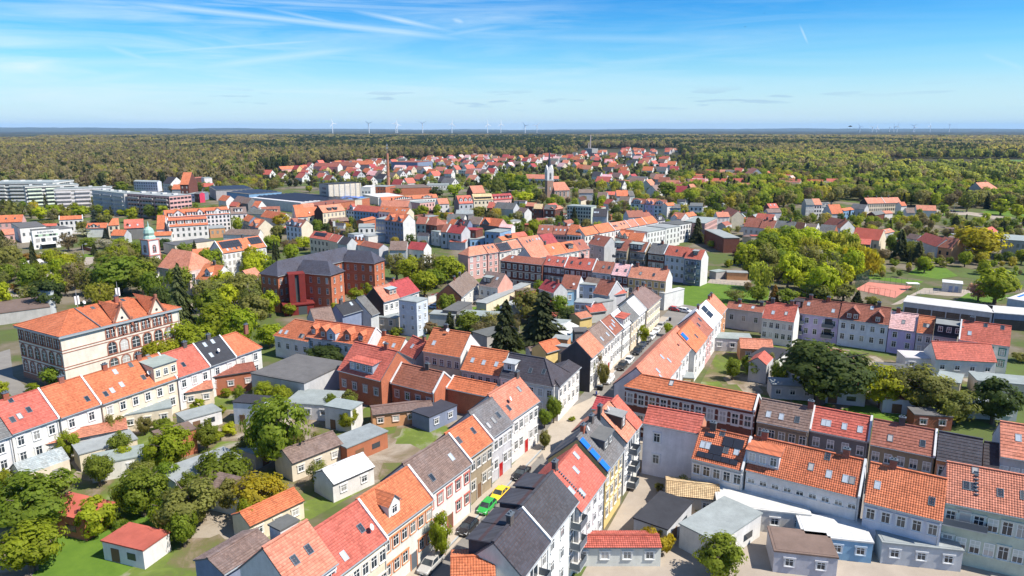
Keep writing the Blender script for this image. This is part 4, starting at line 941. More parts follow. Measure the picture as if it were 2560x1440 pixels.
HM('R', 85, 925, 1122, 858, 10.5, 1080, 742, 'o', 'w', 'grand white hotel-like building with white gables in its orange roof', group=GQ, fl=4, nw=16, dm=[('G', .2, 7, .1, 1.2), ('G', .53, 5, .1, 1.2), ('G', .81, 4, .1, 2.2), ('s', .08, 2, .1, 1.8), ('s', .36, 2, .1, 1.8), ('s', .44, 2, .1, 1.8), ('s', .66, 2, .1, 1.8), ('s', .73, 2, .1, 1.8), ('s', .9, 2, .1, 1.8), ('s', .97, 2, .1, 1.8)], pp='R')
HM('R', 140, 1072, 772, 1032, 7.5, 722, 898, 'o', 'w', 'orange roof with five white box dormers before the grand white building', group=GQ, fl=2, dm=[('s', .1, 3, .25, 1.9), ('s', .31, 3, .25, 1.9), ('s', .51, 3, .25, 1.9), ('s', .71, 3, .25, 1.9), ('s', .9, 3, .25, 1.9)], pp='L')
HM('R', 1137, 867, 1392, 855, 10, 1362, 745, 'n', 'w', 'white house with a chocolate roof and one broad dormer', group=GQ, fl=3, dm=[('s', .5, 4, .3, 1.8)])
HM('R', 1415, 1048, 1562, 1088, 6.5, 1700, 962, 'o', 'a', 'house with a broad cream gable and grey-blue front', group=GQ, gr='c', fl=2, dm=[('g', .6, 3, .1, 1.8, (.4, .42, .44))])
HM('R', 1310, 955, 1420, 990, 6.5, 1490, 895, 'o', 'a', 'orange roofed wing with blue-grey windows beside the cream gable', group=GQ, fl=2)
HM('R', 1000, 1192, 1572, 1203, 6, 1500, 1110, 'n', 'w', 'wide chocolate roof behind the stepped gable house', group=GQ, fl=0, hip='L')
HM('0', 556, 634, 667, 617, 9.5, 652, 588, 'o', 'w', 'white bank-like house with stepped gables and solar rows', group=GQ, fl=3, nw=10, pp='LR', so=[(.06, .35, .5, .9, ''), (.7, .35, .97, .9, '')], ch=[.62], sk=[(.15, .15, 1), (.25, .15), (.35, .15), (.45, .15), (.65, .2, 1)])
FB('R', 790, 1103, 1047, 1087, 5, 900, 1048, 'l', 'o', 'apricot flat-roofed building behind the grey roofs', group=GQ, fl=1)
HM('R', 2005, 1045, 2252, 1078, 9.5, 2330, 955, 'b', 'b', 'pale blue town house with a rounded cream gable', group=GQ, fl=3, gr='c', dm=[('g', .45, 3, .1, 2, (.3, .4, .55)), ('s', .15, 2, .1, 1.6), ('s', .8, 2, .1, 1.6)])
HM('R', 1620, 845, 1925, 835, 6.5, 1880, 740, 'b', 'c', 'rust roof beside the factory with a cream curved dormer', group=GQ, fl=0, dm=[('s', .5, 8, .1, 1.5, WALL['c'])])
HM('R', 1600, 905, 1930, 960, 6.5, 1920, 835, 'o', 'w', 'broad orange roof below the curved dormer roof', group=GQ, fl=0)
HM('R', 1380, 860, 1640, 870, 6, 1600, 785, 'g', 'w', 'ash grey roof right of the chocolate roof', group=GQ, fl=0)
HM('R', 1455, 765, 1560, 770, 6, 1600, 655, 'o', 'w', 'orange roof with white verge below the factory hall', group=GQ, fl=0)
HM('R', 1565, 772, 1680, 750, 6, 1720, 690, 'b', 'w', 'rust roof with a white gable below the factory hall', group=GQ, fl=0, gr='w')
HM('R', 1290, 690, 1400, 700, 6, 1420, 600, 'n', 'n' if 0 else 'h', 'brown barn roof below the blue factory wall', group=GQ, fl=0)
HM('R', 1160, 660, 1285, 680, 6, 1340, 585, 'n', 'h', 'larger brown barn roof beside the dark conifers', group=GQ, fl=0)
HM('R', 925, 640, 1050, 660, 5, 1090, 570, 'o', 'w', 'orange house with a white gable below the dark hall', group=GQ, fl=0, gr='w')
HM('R', 1100, 735, 1215, 742, 4, 1230, 670, 'r', 'k', 'red roof glowing between brown barns', group=GQ, fl=0)
GT = 'houses around the blue town house'
HM('T', 128, 917, 322, 907, 7.5, 250, 772, 'o', 'w', 'orange roof left of the one with a white dish', group=GT, fl=2)
HM('T', 328, 902, 532, 884, 7.5, 460, 745, 'o', 'c', 'orange roof with a white dish and a yellow end wall', group=GT, fl=2, dishes=[(.15, .25)])
HM('T', 100, 785, 260, 775, 7, 240, 710, 'o', 'w', 'small orange roof beside the bricked factory gable', group=GT, fl=0)
HM('T', 240, 775, 430, 765, 7, 400, 690, 's', 'k', 'faded orange roof below the factory brick gable', group=GT, fl=0)
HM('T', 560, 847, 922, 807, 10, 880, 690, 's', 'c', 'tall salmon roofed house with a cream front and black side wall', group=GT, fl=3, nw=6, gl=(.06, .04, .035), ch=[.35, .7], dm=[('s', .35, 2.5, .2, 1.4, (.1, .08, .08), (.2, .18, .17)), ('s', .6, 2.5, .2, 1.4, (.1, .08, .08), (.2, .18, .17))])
HM('T', 1045, 808, 1432, 842, 9, 1455, 742, 'r', 'u', 'sky blue town house with a scarlet roof', group=GT, fl=3, nw=8)
HM('T', 922, 795, 1046, 808, 9, 1050, 735, 'r', 'b', 'pale blue end house with a white dormer', group=GT, fl=3, nw=3, dm=[('g', .7, 3, .1, 2)])
HM('T', 1475, 745, 1925, 752, 9, 1880, 645, 's', 'h', 'broad pale salmon roof with a dark grey gable', group=GT, fl=0, gl='h', ch=[.35])
HM('T', 1440, 820, 1892, 862, 10, 1958, 768, 'o', 'w', 'wide orange roof with white roof windows and a cream gable', group=GT, fl=2, gr='c', sk=[(.1, .4), (.25, .4), (.6, .4, 1), (.8, .4, 1), (.88, .4, 1)])
HM('T', 1540, 960, 1832, 1002, 11.5, 1932, 868, 'o', 'a', 'tall house with a blank white gable and blue balconies', group=GT, fl=4, nw=6, gr='w', dm=[('g', .35, 2.5, .1, 1.5), ('g', .8, 2.5, .1, 1.5)])
FB('T', 1395, 950, 1625, 958, 10.2, 1455, 905, 'l', 'a', 'dark blue block with a mint green flat roof', group=GT, fl=3, nw=5)
HM('T', 2042, 1022, 2200, 1028, 9.6, 2270, 905, 'b', 'e', 'rust roof over a greenish wall right of the white gable', group=GT, fl=3, ch=[.6])
HM('T', 2202, 1028, 2375, 1052, 9.6, 2440, 930, 'b', 'd', 'rust roof over black brick with an orange hipped end', group=GT, fl=3, hip='R')
HM('T', 1500, 655, 2402, 602, 9, 2320, 545, 'o', 'w', 'very long orange roof with a white pediment', group=GT, fl=2, nw=20, dm=[('G', .38, 14, .1, .8), ('G', .8, 9, .1, .4)])
HM('U', 235, 580, 407, 572, 8, 380, 480, 's', 'w', 'salmon roofed white house right of the long orange roof', group=GT, fl=2)
FB('T', 2110, 692, 2350, 668, 8, 2200, 642, 'l', 'p', 'pink fronted house with a grey flat roof', group=GT, fl=2)
HM('T', 702, 992, 978, 972, 5, 952, 910, 'n', 'd', 'brown roofed back house above the yellow-green trees', group=GT, fl=0)
HM('T', 1215, 980, 1420, 930, 6, 1450, 890, 'o', 'k', 'small orange roof in front of the sky blue house', group=GT, fl=0)
HM('T', 335, 1240, 640, 1285, 8, 560, 1150, 'r', 'c', 'red roof with three black solar panels beyond the brick school', group=GT, fl=2, so=[(.15, .4, .75, .85, '')])
HM('T', 642, 1288, 782, 1318, 8, 860, 1205, 'r', 'c', 'red roof between the solar panels and the black roof', group=GT, fl=0)
HM('T', 785, 1335, 935, 1362, 7.5, 1025, 1245, 'k', 'x', 'jet black roof beyond the brick school', group=GT, fl=0, pp='L')
HM('T', 955, 1335, 1150, 1365, 7, 1210, 1285, 'o', 'x', 'orange roof with many chimneys behind the slate ridge', group=GT, fl=0, ch=[.3, .6, .9])
HM('T', 1152, 1366, 1445, 1425, 7, 1500, 1340, 'b', 'x', 'rust-brown roof sinking behind the slate ridge', group=GT, fl=0)
HM('T', 1620, 1445, 1895, 1445, 7, 1960, 1295, 'n', 'x', 'taupe roof left of the speckled crimson roof', group=GT, fl=0)
HM('T', 1900, 1422, 2165, 1448, 7, 2270, 1328, 'c', 'w', 'speckled crimson roof with a white gable behind the chestnuts', group=GT, fl=1, gr='w')
FB('T', 1125, 1085, 1392, 1078, 7, 1200, 1022, 'l', 'w', 'white terraced flat block with balconies', group=GT, fl=2)
FB('T', 1282, 1228, 1602, 1192, 3.6, 1330, 1160, 'l', 'w', 'low white flat-roofed garden building', group=GT, fl=0)
FB('T', 950, 1185, 1062, 1200, 5, 1000, 1150, 'l', 'b', 'small pale blue flat-roofed house', group=GT, fl=1)
FB('U', 105, 1010, 240, 1030, 7, 200, 998, 'l', 'w', 'narrow white tower-like back building', group=GT, fl=2, nw=2)
GU = 'houses before the church with the spire'
HM('U', 562, 572, 790, 562, 9, 742, 433, 'r', 'x', 'red roof with three little dormers and a long awning below', group=GU, fl=2, gl='h', dm=[('g', .2, 2, .25, 1.5, WALL['w']), ('g', .52, 2, .25, 1.5, WALL['w']), ('g', .83, 2, .25, 1.5, WALL['w'])])
HM('U', 800, 514, 1110, 502, 8.5, 1060, 405, 't', 'c', 'butter yellow house with a tan roof and ribbon dormer', group=GU, fl=2, dm=[('s', .5, 12, .15, 1.3, (.1, .08, .06))])
HM('U', 1120, 515, 1440, 490, 7, 1460, 393, 'c', 'p', 'crimson roof with a row of red dormers', group=GU, fl=1, dm=[('s', .12, 2, .2, 1.6), ('s', .3, 2, .2, 1.6), ('s', .48, 2, .2, 1.6), ('s', .66, 2, .2, 1.6), ('s', .84, 2, .2, 1.6)])
HM('U', 785, 407, 988, 397, 8, 962, 275, 's', 'd', 'steep salmon barn roof beside the round green trees', group=GU, fl=0)
HM('U', 1110, 645, 1425, 668, 6, 1445, 560, 'g', 'x', 'broad dark grey roof in front of the crimson dormers', group=GU, fl=0)
HM('U', 1008, 637, 1095, 640, 6, 1150, 545, 'r', 'k', 'red roof leaning on the broad dark grey one', group=GU, fl=0)
HM('U', 1048, 706, 1282, 712, 3.5, 1240, 665, 'c', 'x', 'low raspberry roof among shrubs', group=GU, fl=0)
HM('U', 712, 892, 880, 905, 7, 935, 785, 'n', 'x', 'brown roof beside the bright orange one with a grey gable', group=GU, fl=2)
HM('U', 885, 902, 1190, 937, 7, 1262, 815, 'o', 'h', 'bright orange roof with a grey arched gable', group=GU, fl=1, gr='p', dm=[('G', .32, 5, .1, 1.5, (.2, .19, .19))])
HM('U', 380, 900, 475, 912, 7, 490, 820, 'o', 'x', 'small orange roof left of the black roofed one', group=GU, fl=0)
HM('U', 478, 910, 690, 925, 7, 720, 832, 'k', 'a', 'black roof with a red and white dormer', group=GU, fl=0, dm=[('g', .5, 3, .2, 1.6, (.6, .1, .1))])
HM('U', 262, 1022, 362, 1030, 8, 430, 905, 'b', 'x', 'rust roof left of the crimson roof with the grey front', group=GU, fl=2, pp='R')
HM('U', 364, 1028, 590, 1056, 8, 640, 925, 'c', 'x', 'crimson roof over a grey front with balcony', group=GU, fl=2, ch=[.6])
FB('U', 596, 988, 830, 1003, 9, 650, 950, 'c', 'd', 'dark brown brick cube with a crimson roof edge', group=GU, fl=2)
FB('U', 968, 1018, 1215, 1038, 9, 1060, 965, 'l', 'u', 'light blue cube with a white right wall', group=GU, fl=2, gr=None)
FB('U', 735, 1147, 1030, 1133, 5, 850, 1095, 'l', 'u', 'blue pavilion with a pale hipped roof and glazed walls', group=GU, fl=1)
HM('U', 400, 1178, 660, 1192, 4, 560, 1145, 'r', 'x', 'red garden canopy before the dark brick cube', group=GU, fl=0, tan=.4)
HM('U', 1195, 945, 1390, 958, 7, 1415, 905, 'p', 'w', 'faded pink roof with a white gable', group=GU, fl=0, gr='w')
HM('U', 1255, 1165, 1520, 1112, 6, 1560, 1030, 'o', 'c', 'orange roof with a cut-in terrace above the solar row', group=GU, fl=0, dm=[('s', .5, 3, .2, 1.5, (.08, .06, .06))])
HM('U', 1480, 702, 1600, 722, 6, 1640, 640, 'n', 'w', 'small brown roof with a white gable', group=GU, fl=0, gr='w')
HM('U', 1620, 607, 1780, 616, 8, 1795, 556, 's', 'd', 'salmon roof left of the straw coloured one', group=GU, fl=2)
HM('U', 1750, 652, 1890, 656, 8, 1945, 575, 't', 'd', 'straw coloured roof over dark brick', group=GU, fl=2)
HM('U', 1915, 660, 2095, 668, 8, 2105, 590, 'g', 'd', 'grey roof over dark brick beside the straw coloured roof', group=GU, fl=2)
HM('U', 2098, 668, 2235, 642, 8, 2210, 592, 's', 'd', 'salmon hipped roof at the end of the dark brick group', group=GU, fl=2)
HM('U', 1805, 1048, 2050, 1058, 9, 2060, 915, 'b', 'p', 'dusty rust roof over a pink-beige front', group=GU, fl=3, nw=5, sk=[(.3, .4, 1), (.7, .4, 1)])
HM('U', 2052, 1060, 2278, 1072, 9, 2320, 925, 'b', 'p', 'dusty rust roof with two chimneys next to the orange corner', group=GU, fl=3, nw=5, sk=[(.2, .4, 1), (.5, .4, 1), (.8, .4, 1)], ch=[.3, .8])
GV = 'orange row climbing to the flat roofs'
HM('V', 100, 1062, 335, 1082, 9.5, 340, 912, 'o', 'w', 'orange corner roof with a sharp bright hip', group=GV, hip='R', fl=3, nw=5, sk=[(.6, .3), (.75, .3)])
HM('V', 392, 1082, 640, 1045, 9.5, 560, 918, 'o', 'w', 'orange roof just right of the sharp hip', 'V', group=GV, fl=3)
HM('V', 642, 1045, 885, 1000, 9.5, 780, 868, 'o', 'w', 'orange roof with a pale left verge, third from the sharp hip', 'V', group=GV, fl=3, pp='R')
HM('V', 890, 998, 1130, 952, 9.5, 1032, 838, 's', 'w', 'salmon roof with a line of dark roof windows', 'V', group=GV, fl=3, pp='R', sk=[(.1, .4), (.2, .4), (.3, .4), (.6, .5), (.8, .5)])
HM('V', 1135, 950, 1258, 925, 9.5, 1165, 818, 's', 'w', 'narrow dusky salmon roof between white verges', 'V', group=GV, fl=3, pp='R')
HM('V', 1262, 925, 1400, 903, 9.5, 1320, 792, 'o', 'w', 'clean salmon roof, last but one before the black roof', 'V', group=GV, fl=3, pp='R')
HM('V', 1402, 903, 1562, 868, 9.5, 1472, 763, 'o', 'w', 'clean salmon roof beside the black roof with white dormers', 'V', group=GV, fl=3)
HM('V', 1565, 850, 1690, 830, 9.5, 1640, 745, 'k', 'w', 'black roof with white dormers', group=GV, fl=3, dm=[('s', .4, 2.4, .2, 1.8, WALL['w'])])
FB('V', 1400, 1030, 1700, 978, 9.5, 1330, 945, 'l', 'w', 'white walled block with a pale felt roof and two shafts', group=GV, fl=3)
FB('V', 1702, 968, 1932, 930, 9.5, 1600, 895, 'l', 'w', 'second pale flat roof behind the white walled block', group=GV, fl=3)
FB('V', 1880, 915, 2150, 872, 9.5, 1760, 855, 'g', 'w', 'darker grey flat roof with two black chimneys', group=GV, fl=3)
FB('V', 2325, 892, 2522, 800, 9.5, 2180, 775, 'l', 'p', 'flat roof over a tall pink wall', group=GV, fl=3)
HM('V', 1085, 1155, 1322, 1172, 7, 1392, 1045, 'o', 'w', 'rust-orange house with a white gable in the inner yard', group=GV, fl=1, gr='w')
HM('V', 872, 1112, 1080, 1152, 7, 1140, 995, 'o', 'w', 'orange house with two little gables in the inner yard', group=GV, fl=1, dm=[('g', .35, 3.5, .1, 1.2), ('g', .75, 3, .1, 1.2)])
FB('V', 110, 607, 502, 627, 10.5, 330, 590, 'l', 'e', 'mint green block of flats with loggias', group=GV, fl=4, nw=9)
HM('V', 522, 772, 752, 778, 7, 795, 650, 'k', 'x', 'anthracite roof right of the mint green flats', group=GV, fl=0, sk=[(.1, .4, 1), (.2, .4, 1), (.35, .4, 1)])
HM('V', 1100, 792, 1362, 782, 8, 1372, 668, 'b', 'x', 'oxblood roof with three chimneys', group=GV, fl=1, ch=[.3, .6, .9])
HM('V', 1364, 778, 1472, 768, 8, 1482, 695, 'b', 'x', 'small oxblood roof right of the three chimneys', group=GV, fl=1, ch=[.6])
HM('V', 1130, 562, 1342, 578, 9, 1340, 490, 'b', 'b', 'grey-blue art nouveau house with a rounded gable', group=GV, fl=3, dm=[('G', .45, 6, .1, 2.4)])
HM('V', 1352, 582, 1500, 592, 9, 1512, 490, 's', 'i', 'mauve town house with an orange roof', group=GV, fl=3, dm=[('g', .3, 2, .1, 1.5), ('g', .7, 2, .1, 1.5)])
HM('V', 1503, 592, 1702, 598, 9, 1722, 508, 'b', 'b', 'pale blue town house with a curved gable and oxblood roof', group=GV, fl=3, dm=[('G', .45, 4.5, .1, 2.4)])
HM('V', 1712, 642, 1932, 642, 7.5, 1955, 578, 'g', 'u', 'periwinkle blue house with a grey roof', group=GV, fl=2, nw=2)
FB('V', 2070, 612, 2285, 618, 10, 2150, 560, 'g', 'w', 'white cube with a grey roof near the willows', group=GV, fl=3, nw=3)
HM('V', 1722, 608, 1860, 598, 9, 1875, 545, 'o', 'w', 'orange roof behind the periwinkle blue house', group=GV, fl=0)
HM('V', 1765, 795, 1935, 820, 9.5, 1870, 705, 's', 'w', 'salmon roof wedge before the periwinkle blue house', group=GV, fl=0)
HM('V', 1905, 812, 2195, 757, 9.5, 2130, 695, 'o', 'w', 'orange roof with three chimneys beside the white cube', group=GV, fl=2, ch=[.2, .5, .8])
GV2 = 'houses behind the church nave'
HM('V', 300, 402, 535, 402, 6, 522, 338, 'n', 'x', 'long taupe roof behind the church nave', group=GV2, fl=0)
HM('V', 740, 430, 902, 430, 6, 882, 375, 'r', 'w', 'red roofed white house left of the long orange barn', group=GV2, fl=1)
HM('V', 905, 450, 1097, 450, 6, 1062, 353, 'o', 'x', 'orange barn roof with a lone chimney', group=GV2, fl=0, ch=[.5])
HM('V', 1100, 448, 1200, 445, 6, 1182, 365, 'g', 'x', 'grey roof right of the orange barn', group=GV2, fl=0)
HM('V', 940, 525, 1102, 532, 5, 1092, 455, 'n', 'x', 'brown shed roof below the orange barn', group=GV2, fl=0)
HM('V', 690, 565, 792, 582, 5, 832, 500, 'r', 'w', 'red roof with a white gable beside a lime green tree', group=GV2, fl=0, gr='w')
HM('V', 342, 525, 430, 500, 5, 460, 425, 'd2', 'c', 'dark brown roof with a cream gable below the taupe roof', group=GV2, fl=0, gr='c')
HM('V', 590, 470, 745, 475, 5, 700, 385, 'n', 'x', 'faded grey-brown roof between the gable and the red house', group=GV2, fl=0)
GW = 'houses on the right beyond the big trees'
HM('W', -40, 402, 162, 398, 7, 122, 318, 's', 'w', 'white house with a rosy roof beside a slim green tree', group=GW, fl=2, gr='w')
HM('W', 30, 330, 180, 395, 7, 230, 275, 'b', 'c', 'rust roof with a cream gable behind the rosy one', group=GW, fl=0)
HM('W', 795, 262, 945, 255, 7, 932, 177, 'r', 'd', 'small scarlet roof with two white roof windows', group=GW, fl=0, sk=[(.3, .5, 1), (.7, .5, 1)])
HM('W', 770, 332, 990, 326, 5, 972, 262, 'n', 'x', 'taupe roof below the small scarlet roof', group=GW, fl=0)
HM('W', 1382, 208, 1512, 208, 9, 1462, 110, 'g', 'w', 'white tenement with a grey roof and a wide grey side wall', group=GW, fl=3, nw=3, gl='g')
HM('W', 1515, 208, 1638, 206, 9, 1602, 103, 's', 'w', 'white tenement with a salmon roof', group=GW, fl=3, nw=3)
HM('W', 1640, 240, 1790, 235, 7, 1760, 160, 'g', 'w', 'white gabled villa with a grey roof', group=GW, fl=2, dm=[('G', .4, 5, .1, 2)])
HM('W', 1790, 352, 1982, 350, 5.5, 2062, 193, 'o', 'x', 'large orange roof with a black dormer', group=GW, fl=0, ch=[.3])
HM('W', 1985, 302, 2155, 282, 5.5, 2075, 245, 'o', 'u', 'orange lean-to right of the large orange roof', group=GW, fl=1)
HM('W', 2080, 260, 2310, 280, 5.5, 2270, 195, 'g', 'x', 'ash roofs beyond the large orange roof', group=GW, fl=0)
HM('W', 560, 422, 840, 447, 5.5, 882, 358, 'r', 'w', 'red roof with a white gable among the right-hand houses', group=GW, fl=0, gr='w')
HM('W', 382, 548, 622, 575, 6, 640, 420, 'b', 'w', 'rust roof half hidden by a dark spruce', 'W', group=GW, fl=1)
HM('W', 624, 576, 850, 597, 6, 892, 455, 'b', 'w', 'rust roof with two raised firewall chimneys', 'W', group=GW, fl=1, ch=[.3, .7])
HM('W', 850, 594, 1160, 622, 6, 1200, 475, 'g', 'u', 'dark grey roof over a blue wall with a slanting shadow', 'W', group=GW, fl=1, ch=[.7])
HM('W', 1162, 622, 1320, 632, 6, 1380, 490, 'd2', 'w', 'wine red roof between two grey roofs', 'W', group=GW, fl=1)
HM('W', 1330, 642, 1522, 657, 6, 1602, 515, 'n', 'w', 'brown-grey roof with a black chimney right of the wine red one', 'W', group=GW, fl=1, pp='R')
HM('W', 1537, 668, 1830, 674, 6, 1880, 535, 'g', 'c', 'last grey roof of the row with a brick end gable', 'W', group=GW, fl=1, gr='k')
HM('W', 1640, 522, 1920, 582, 6, 1980, 440, 'b', 'w', 'two-tone red roof with a white gable behind the grey roofs', group=GW, fl=0, gr='w', ch=[.8])
HM('d', 832, 1178, 1112, 1207, 6.5, 1160, 1098, 'r', 'c', 'big smooth red barn roof with a cream gable', group=GW, fl=1, gr='c', rmat='felt')
HM('d', 655, 1220, 1022, 1248, 5, 1030, 1192, 'r', 'h', 'low pinkish red shed roof before the big red barn', group=GW, fl=1, tan=.45, nw=2)
FB('W', 1170, 665, 1382, 692, 4, 1250, 640, 'l', 'u', 'blue flat-roofed shed behind the yellow-green trees', name='shed', cat='shed', group=GW, fl=0)
FB('W', 900, 722, 1100, 728, 3, 1000, 690, 'l', 'w', 'white flat-roofed shed left of the blue one', name='shed', cat='shed', group=GW, fl=0)
FB('W', 1380, 800, 1655, 802, 3.4, 1450, 740, 'n', 'h', 'brown felt shed roof beside the yellow-green trees', name='shed', cat='shed', group=GW, fl=0)
HM('W', 690, 680, 850, 690, 4, 850, 620, 'b', 'w', 'tiny rust roofed house with a white gable', group=GW, fl=0, gr='w')
FB('W', 60, 740, 322, 738, 7, 130, 600, 'l', 'd', 'black walled block with a brick corner beside the spruce', group=GW, fl=0)
FB('W', 112, 1292, 455, 1305, 2.8, 200, 1262, 'l', 'o', 'apricot double garage with two brown doors', name='garage', cat='garage', group=GW, fl=0)
FB('W', -60, 1290, 108, 1268, 2.8, 30, 1235, 'l', 'g', 'grey garage left of the apricot one', name='garage', cat='garage', group=GW, fl=0)
GX = 'houses at the right edge of town'
HM('X', 60, 507, 340, 499, 7, 290, 405, 's', 'c', 'left half of the long salmon terrace with a dark gable', group=GX, fl=2, nw=8, gl=(.05, .04, .04), ch=[.2, .7], pp='R')
HM('X', 342, 499, 602, 491, 7, 552, 402, 's', 'c', 'right half of the long salmon terrace', group=GX, fl=2, nw=8, ch=[.4])
HM('X', 602, 545, 690, 542, 6, 680, 474, 'o', 'w', 'little orange roof at the end of the salmon terrace', group=GX, fl=0)
HM('X', 840, 612, 1162, 622, 4.5, 1132, 535, 's', 'w', 'long faded salmon roof behind bare bushes', group=GX, fl=0)
HM('X', 185, 692, 340, 665, 4, 322, 602, 'g', 'd', 'little grey gabled shed with a salmon neighbour', group=GX, fl=0)
HM('X', 342, 667, 470, 660, 4, 452, 612, 's', 'w', 'little salmon roof beside the grey shed', group=GX, fl=0)
HM('X', 682, 655, 822, 657, 4, 802, 575, 'n', 'x', 'brown roofed cottage near the road', group=GX, fl=0)
HM('X', 832, 1088, 1150, 1197, 5.5, 1212, 1035, 'r', 'x', 'bright red roof behind the dark conifers', group=GX, fl=0)
HM('X', 1155, 1195, 1400, 1232, 5.5, 1455, 1055, 'b', 'o', 'rust roof over an orange-plastered wall with a veranda', group=GX, fl=1)
HM('X', 660, 1055, 832, 1085, 5, 860, 1000, 'n', 'x', 'dark brown roof left of the bright red one', group=GX, fl=0)
HM('X', 335, 985, 500, 952, 5, 505, 880, 's', 'x', 'rosy roof with two white roof windows behind the red barn', group=GX, fl=0, sk=[(.3, .4, 1), (.65, .4, 1)])
HM('X', 1895, 283, 2148, 265, 10, 2045, 153, 's', 'w', 'tall castle-like mansion with a rosy roof above the park trees', name='mansion', cat='mansion', group=None, fl=2, hip='R', gl='g', ch=[.6], wmax=11)
FB('X', 2240, 1088, 2620, 1115, 9, 2340, 1008, 'l', 'g', 'plain grey house with a pale flat roof at the right edge', group=GX, fl=2, nw=4)
HM('d', 390, 695, 512, 690, 5, 502, 640, 's', 'w', 'salmon roofed row near the yellow house', group=GX, fl=0)
HM('d', 505, 660, 575, 670, 6.5, 590, 612, 't', 'y', 'yellow house with a pale roof at the wood edge', group=GX, fl=1, gr='y')
HM('d', 375, 625, 490, 632, 5, 500, 600, 'c', 'x', 'crimson flat roof left of the yellow house', group=GX, fl=0)
HM('d', 310, 690, 400, 690, 5, 390, 635, 'g', 'x', 'grey roof beside the salmon row', group=GX, fl=0)
HM('d', 345, 480, 425, 482, 6, 430, 458, 'r', 'w', 'modern white villa with a red roof at the wood edge', group=GX, fl=1)
HM('d', 690, 585, 745, 592, 5, 765, 560, 'k', 'w', 'black roofed white bungalow among trees', group=GX, fl=0)
HM('d', 765, 600, 830, 610, 5, 850, 575, 'g', 'w', 'grey roofed white bungalow among trees', group=GX, fl=0)
# scattered far bigger buildings
GF2 = 'long blocks near the wood'
HM('b', 570, 462, 815, 470, 9, 800, 432, 'b', 'p', 'long rust block with an end gable of white panels, nearest the wood on the left', group=GF2, fl=3, gr='w')
HM('b', 735, 452, 990, 462, 9, 970, 422, 'b', 'p', 'long rust block, middle one of three parallel', group=GF2, fl=3, gr='w')
HM('b', 945, 443, 1165, 447, 9, 1150, 408, 'o', 'p', 'long orange block, right one of three parallel', group=GF2, fl=3, gr='w')
HM('b', 250, 495, 525, 480, 6, 520, 450, 'o', 'p', 'orange terrace left of the three long blocks', group=GF2, fl=2)
FB('b', 1350, 420, 1615, 425, 12, 1440, 405, 'b', 'a', 'blue panelled apartment block with a rust attic', group=GF2, fl=4, nw=12)
FB('b', 2020, 503, 2130, 507, 7, 2060, 485, 'l', 'w', 'white modern office cube with ribbon windows', group=GF2, fl=2)
HM('c', 125, 585, 330, 590, 6, 320, 545, 's', 'w', 'long salmon school roof left of the church spire', group=GF2, fl=1)
HM('c', 410, 590, 470, 590, 6, 460, 560, 's', 'w', 'salmon school wing right of the church spire', group=GF2, fl=1)
HM('c', 2410, 555, 2600, 545, 6, 2590, 510, 'r', 'w', 'long white house with a red roof near the right-hand villas', group=GF2, fl=2)
HM('c', 2330, 530, 2380, 550, 9, 2440, 485, 's', 'w', 'tall white gabled house before the right-hand wood', group=GF2, fl=0, gr='w')
HM('Q', 2130, 85 , 2510, 95, 9, 2500, 70, 'l', 'b', 'white flat block with tall windows behind the slab blocks', group=GF2, fl=3, tan=.4)
HM('R', 35, 375, 165, 385, 8, 225, 270, 'k', 'w', 'black roofed house with a big white gable below the mill', group=GF2, fl=2, gr='w')
HM('R', 315, 395, 455, 395, 13, 580, 195, 'o', 'd', 'tall old brick mill with an orange gabled roof', group=GF2, fl=3, gl='d', tan=.9)
HM('R', 525, 300, 705, 280, 12, 720, 270, 'b', 'd', 'dark brick mill wing with rows of blue windows', group=GF2, fl=3)
FB('R', 705, 290, 835, 285, 13, 760, 275, 'l', 'w', 'white penthouse box on the mill', group=GF2, fl=1)
HM('R', 185, 470, 400, 470, 7, 440, 390, 'o', 'x', 'orange roof below the mill', group=GF2, fl=0)
HM('R', 490, 430, 840, 430, 6, 815, 370, 'r', 'x', 'long red shed roof below the mill', group=GF2, fl=0)
FB('R', 430, 545, 620, 545, 6, 500, 512, 'l', 'a', 'dark blue shop with a pale roof', group=GF2, fl=1)
HM('R', 540, 540, 625, 545, 7, 700, 515, 'g', 'd', 'magenta gabled shop below the old mill', group=GF2, fl=1, gr=(.62, .06, .12))
FB('R', 150, 590, 405, 590, 7, 200, 570, 'p', 'w', 'white and pink office with ribbon windows', group=GF2, fl=2)
# ================================================================ BUILDINGS WITH A SHAPE OF THEIR OWN
def CB(name, label, cat, bodies, group=None):
    """one building of several bodies: (zone, xl,yl,xr,yr, he, rx,ry, roof, wall, kwargs)"""
    root = None
    for i, (z, xl, yl, xr, yr, he, rx, ry, rc, wc, kw) in enumerate(bodies):
        A, B = G(*px(z, xl, yl), he), G(*px(z, xr, yr), he); r = px(z, rx, ry)
        mw, L = frame(A, B, G(*r, he+.3)); kw = dict(kw); hip = kw.pop('hip', '')
        w, hr, ok = solve_roof(mw, L, he, r, kw.pop('tan', .9), wmax=kw.pop('wmax', 9))
        if not ok: print('roof?', label, i, round(L, 1), round(w, 1), round(hr, 1))
        if 'L' in hip: kw['il'] = min(w*.95, L*.45)
        if 'R' in hip: kw['ir'] = min(w*.95, L*.45)
        if root is None: root = empty(name, mw @ T(0, w, 0), label, cat, group)
        FOOT.append((mw, L, 2*w, he))
        rcol, wcol = (ROOF[rc] if isinstance(rc, str) else rc), (WALL[wc] if isinstance(wc, str) else wc)
        body(root, mw, L, 2*w, he, hr, rcol, wcol, wmat=kw.pop('wmat', 'plaster'), **kw)
    return root

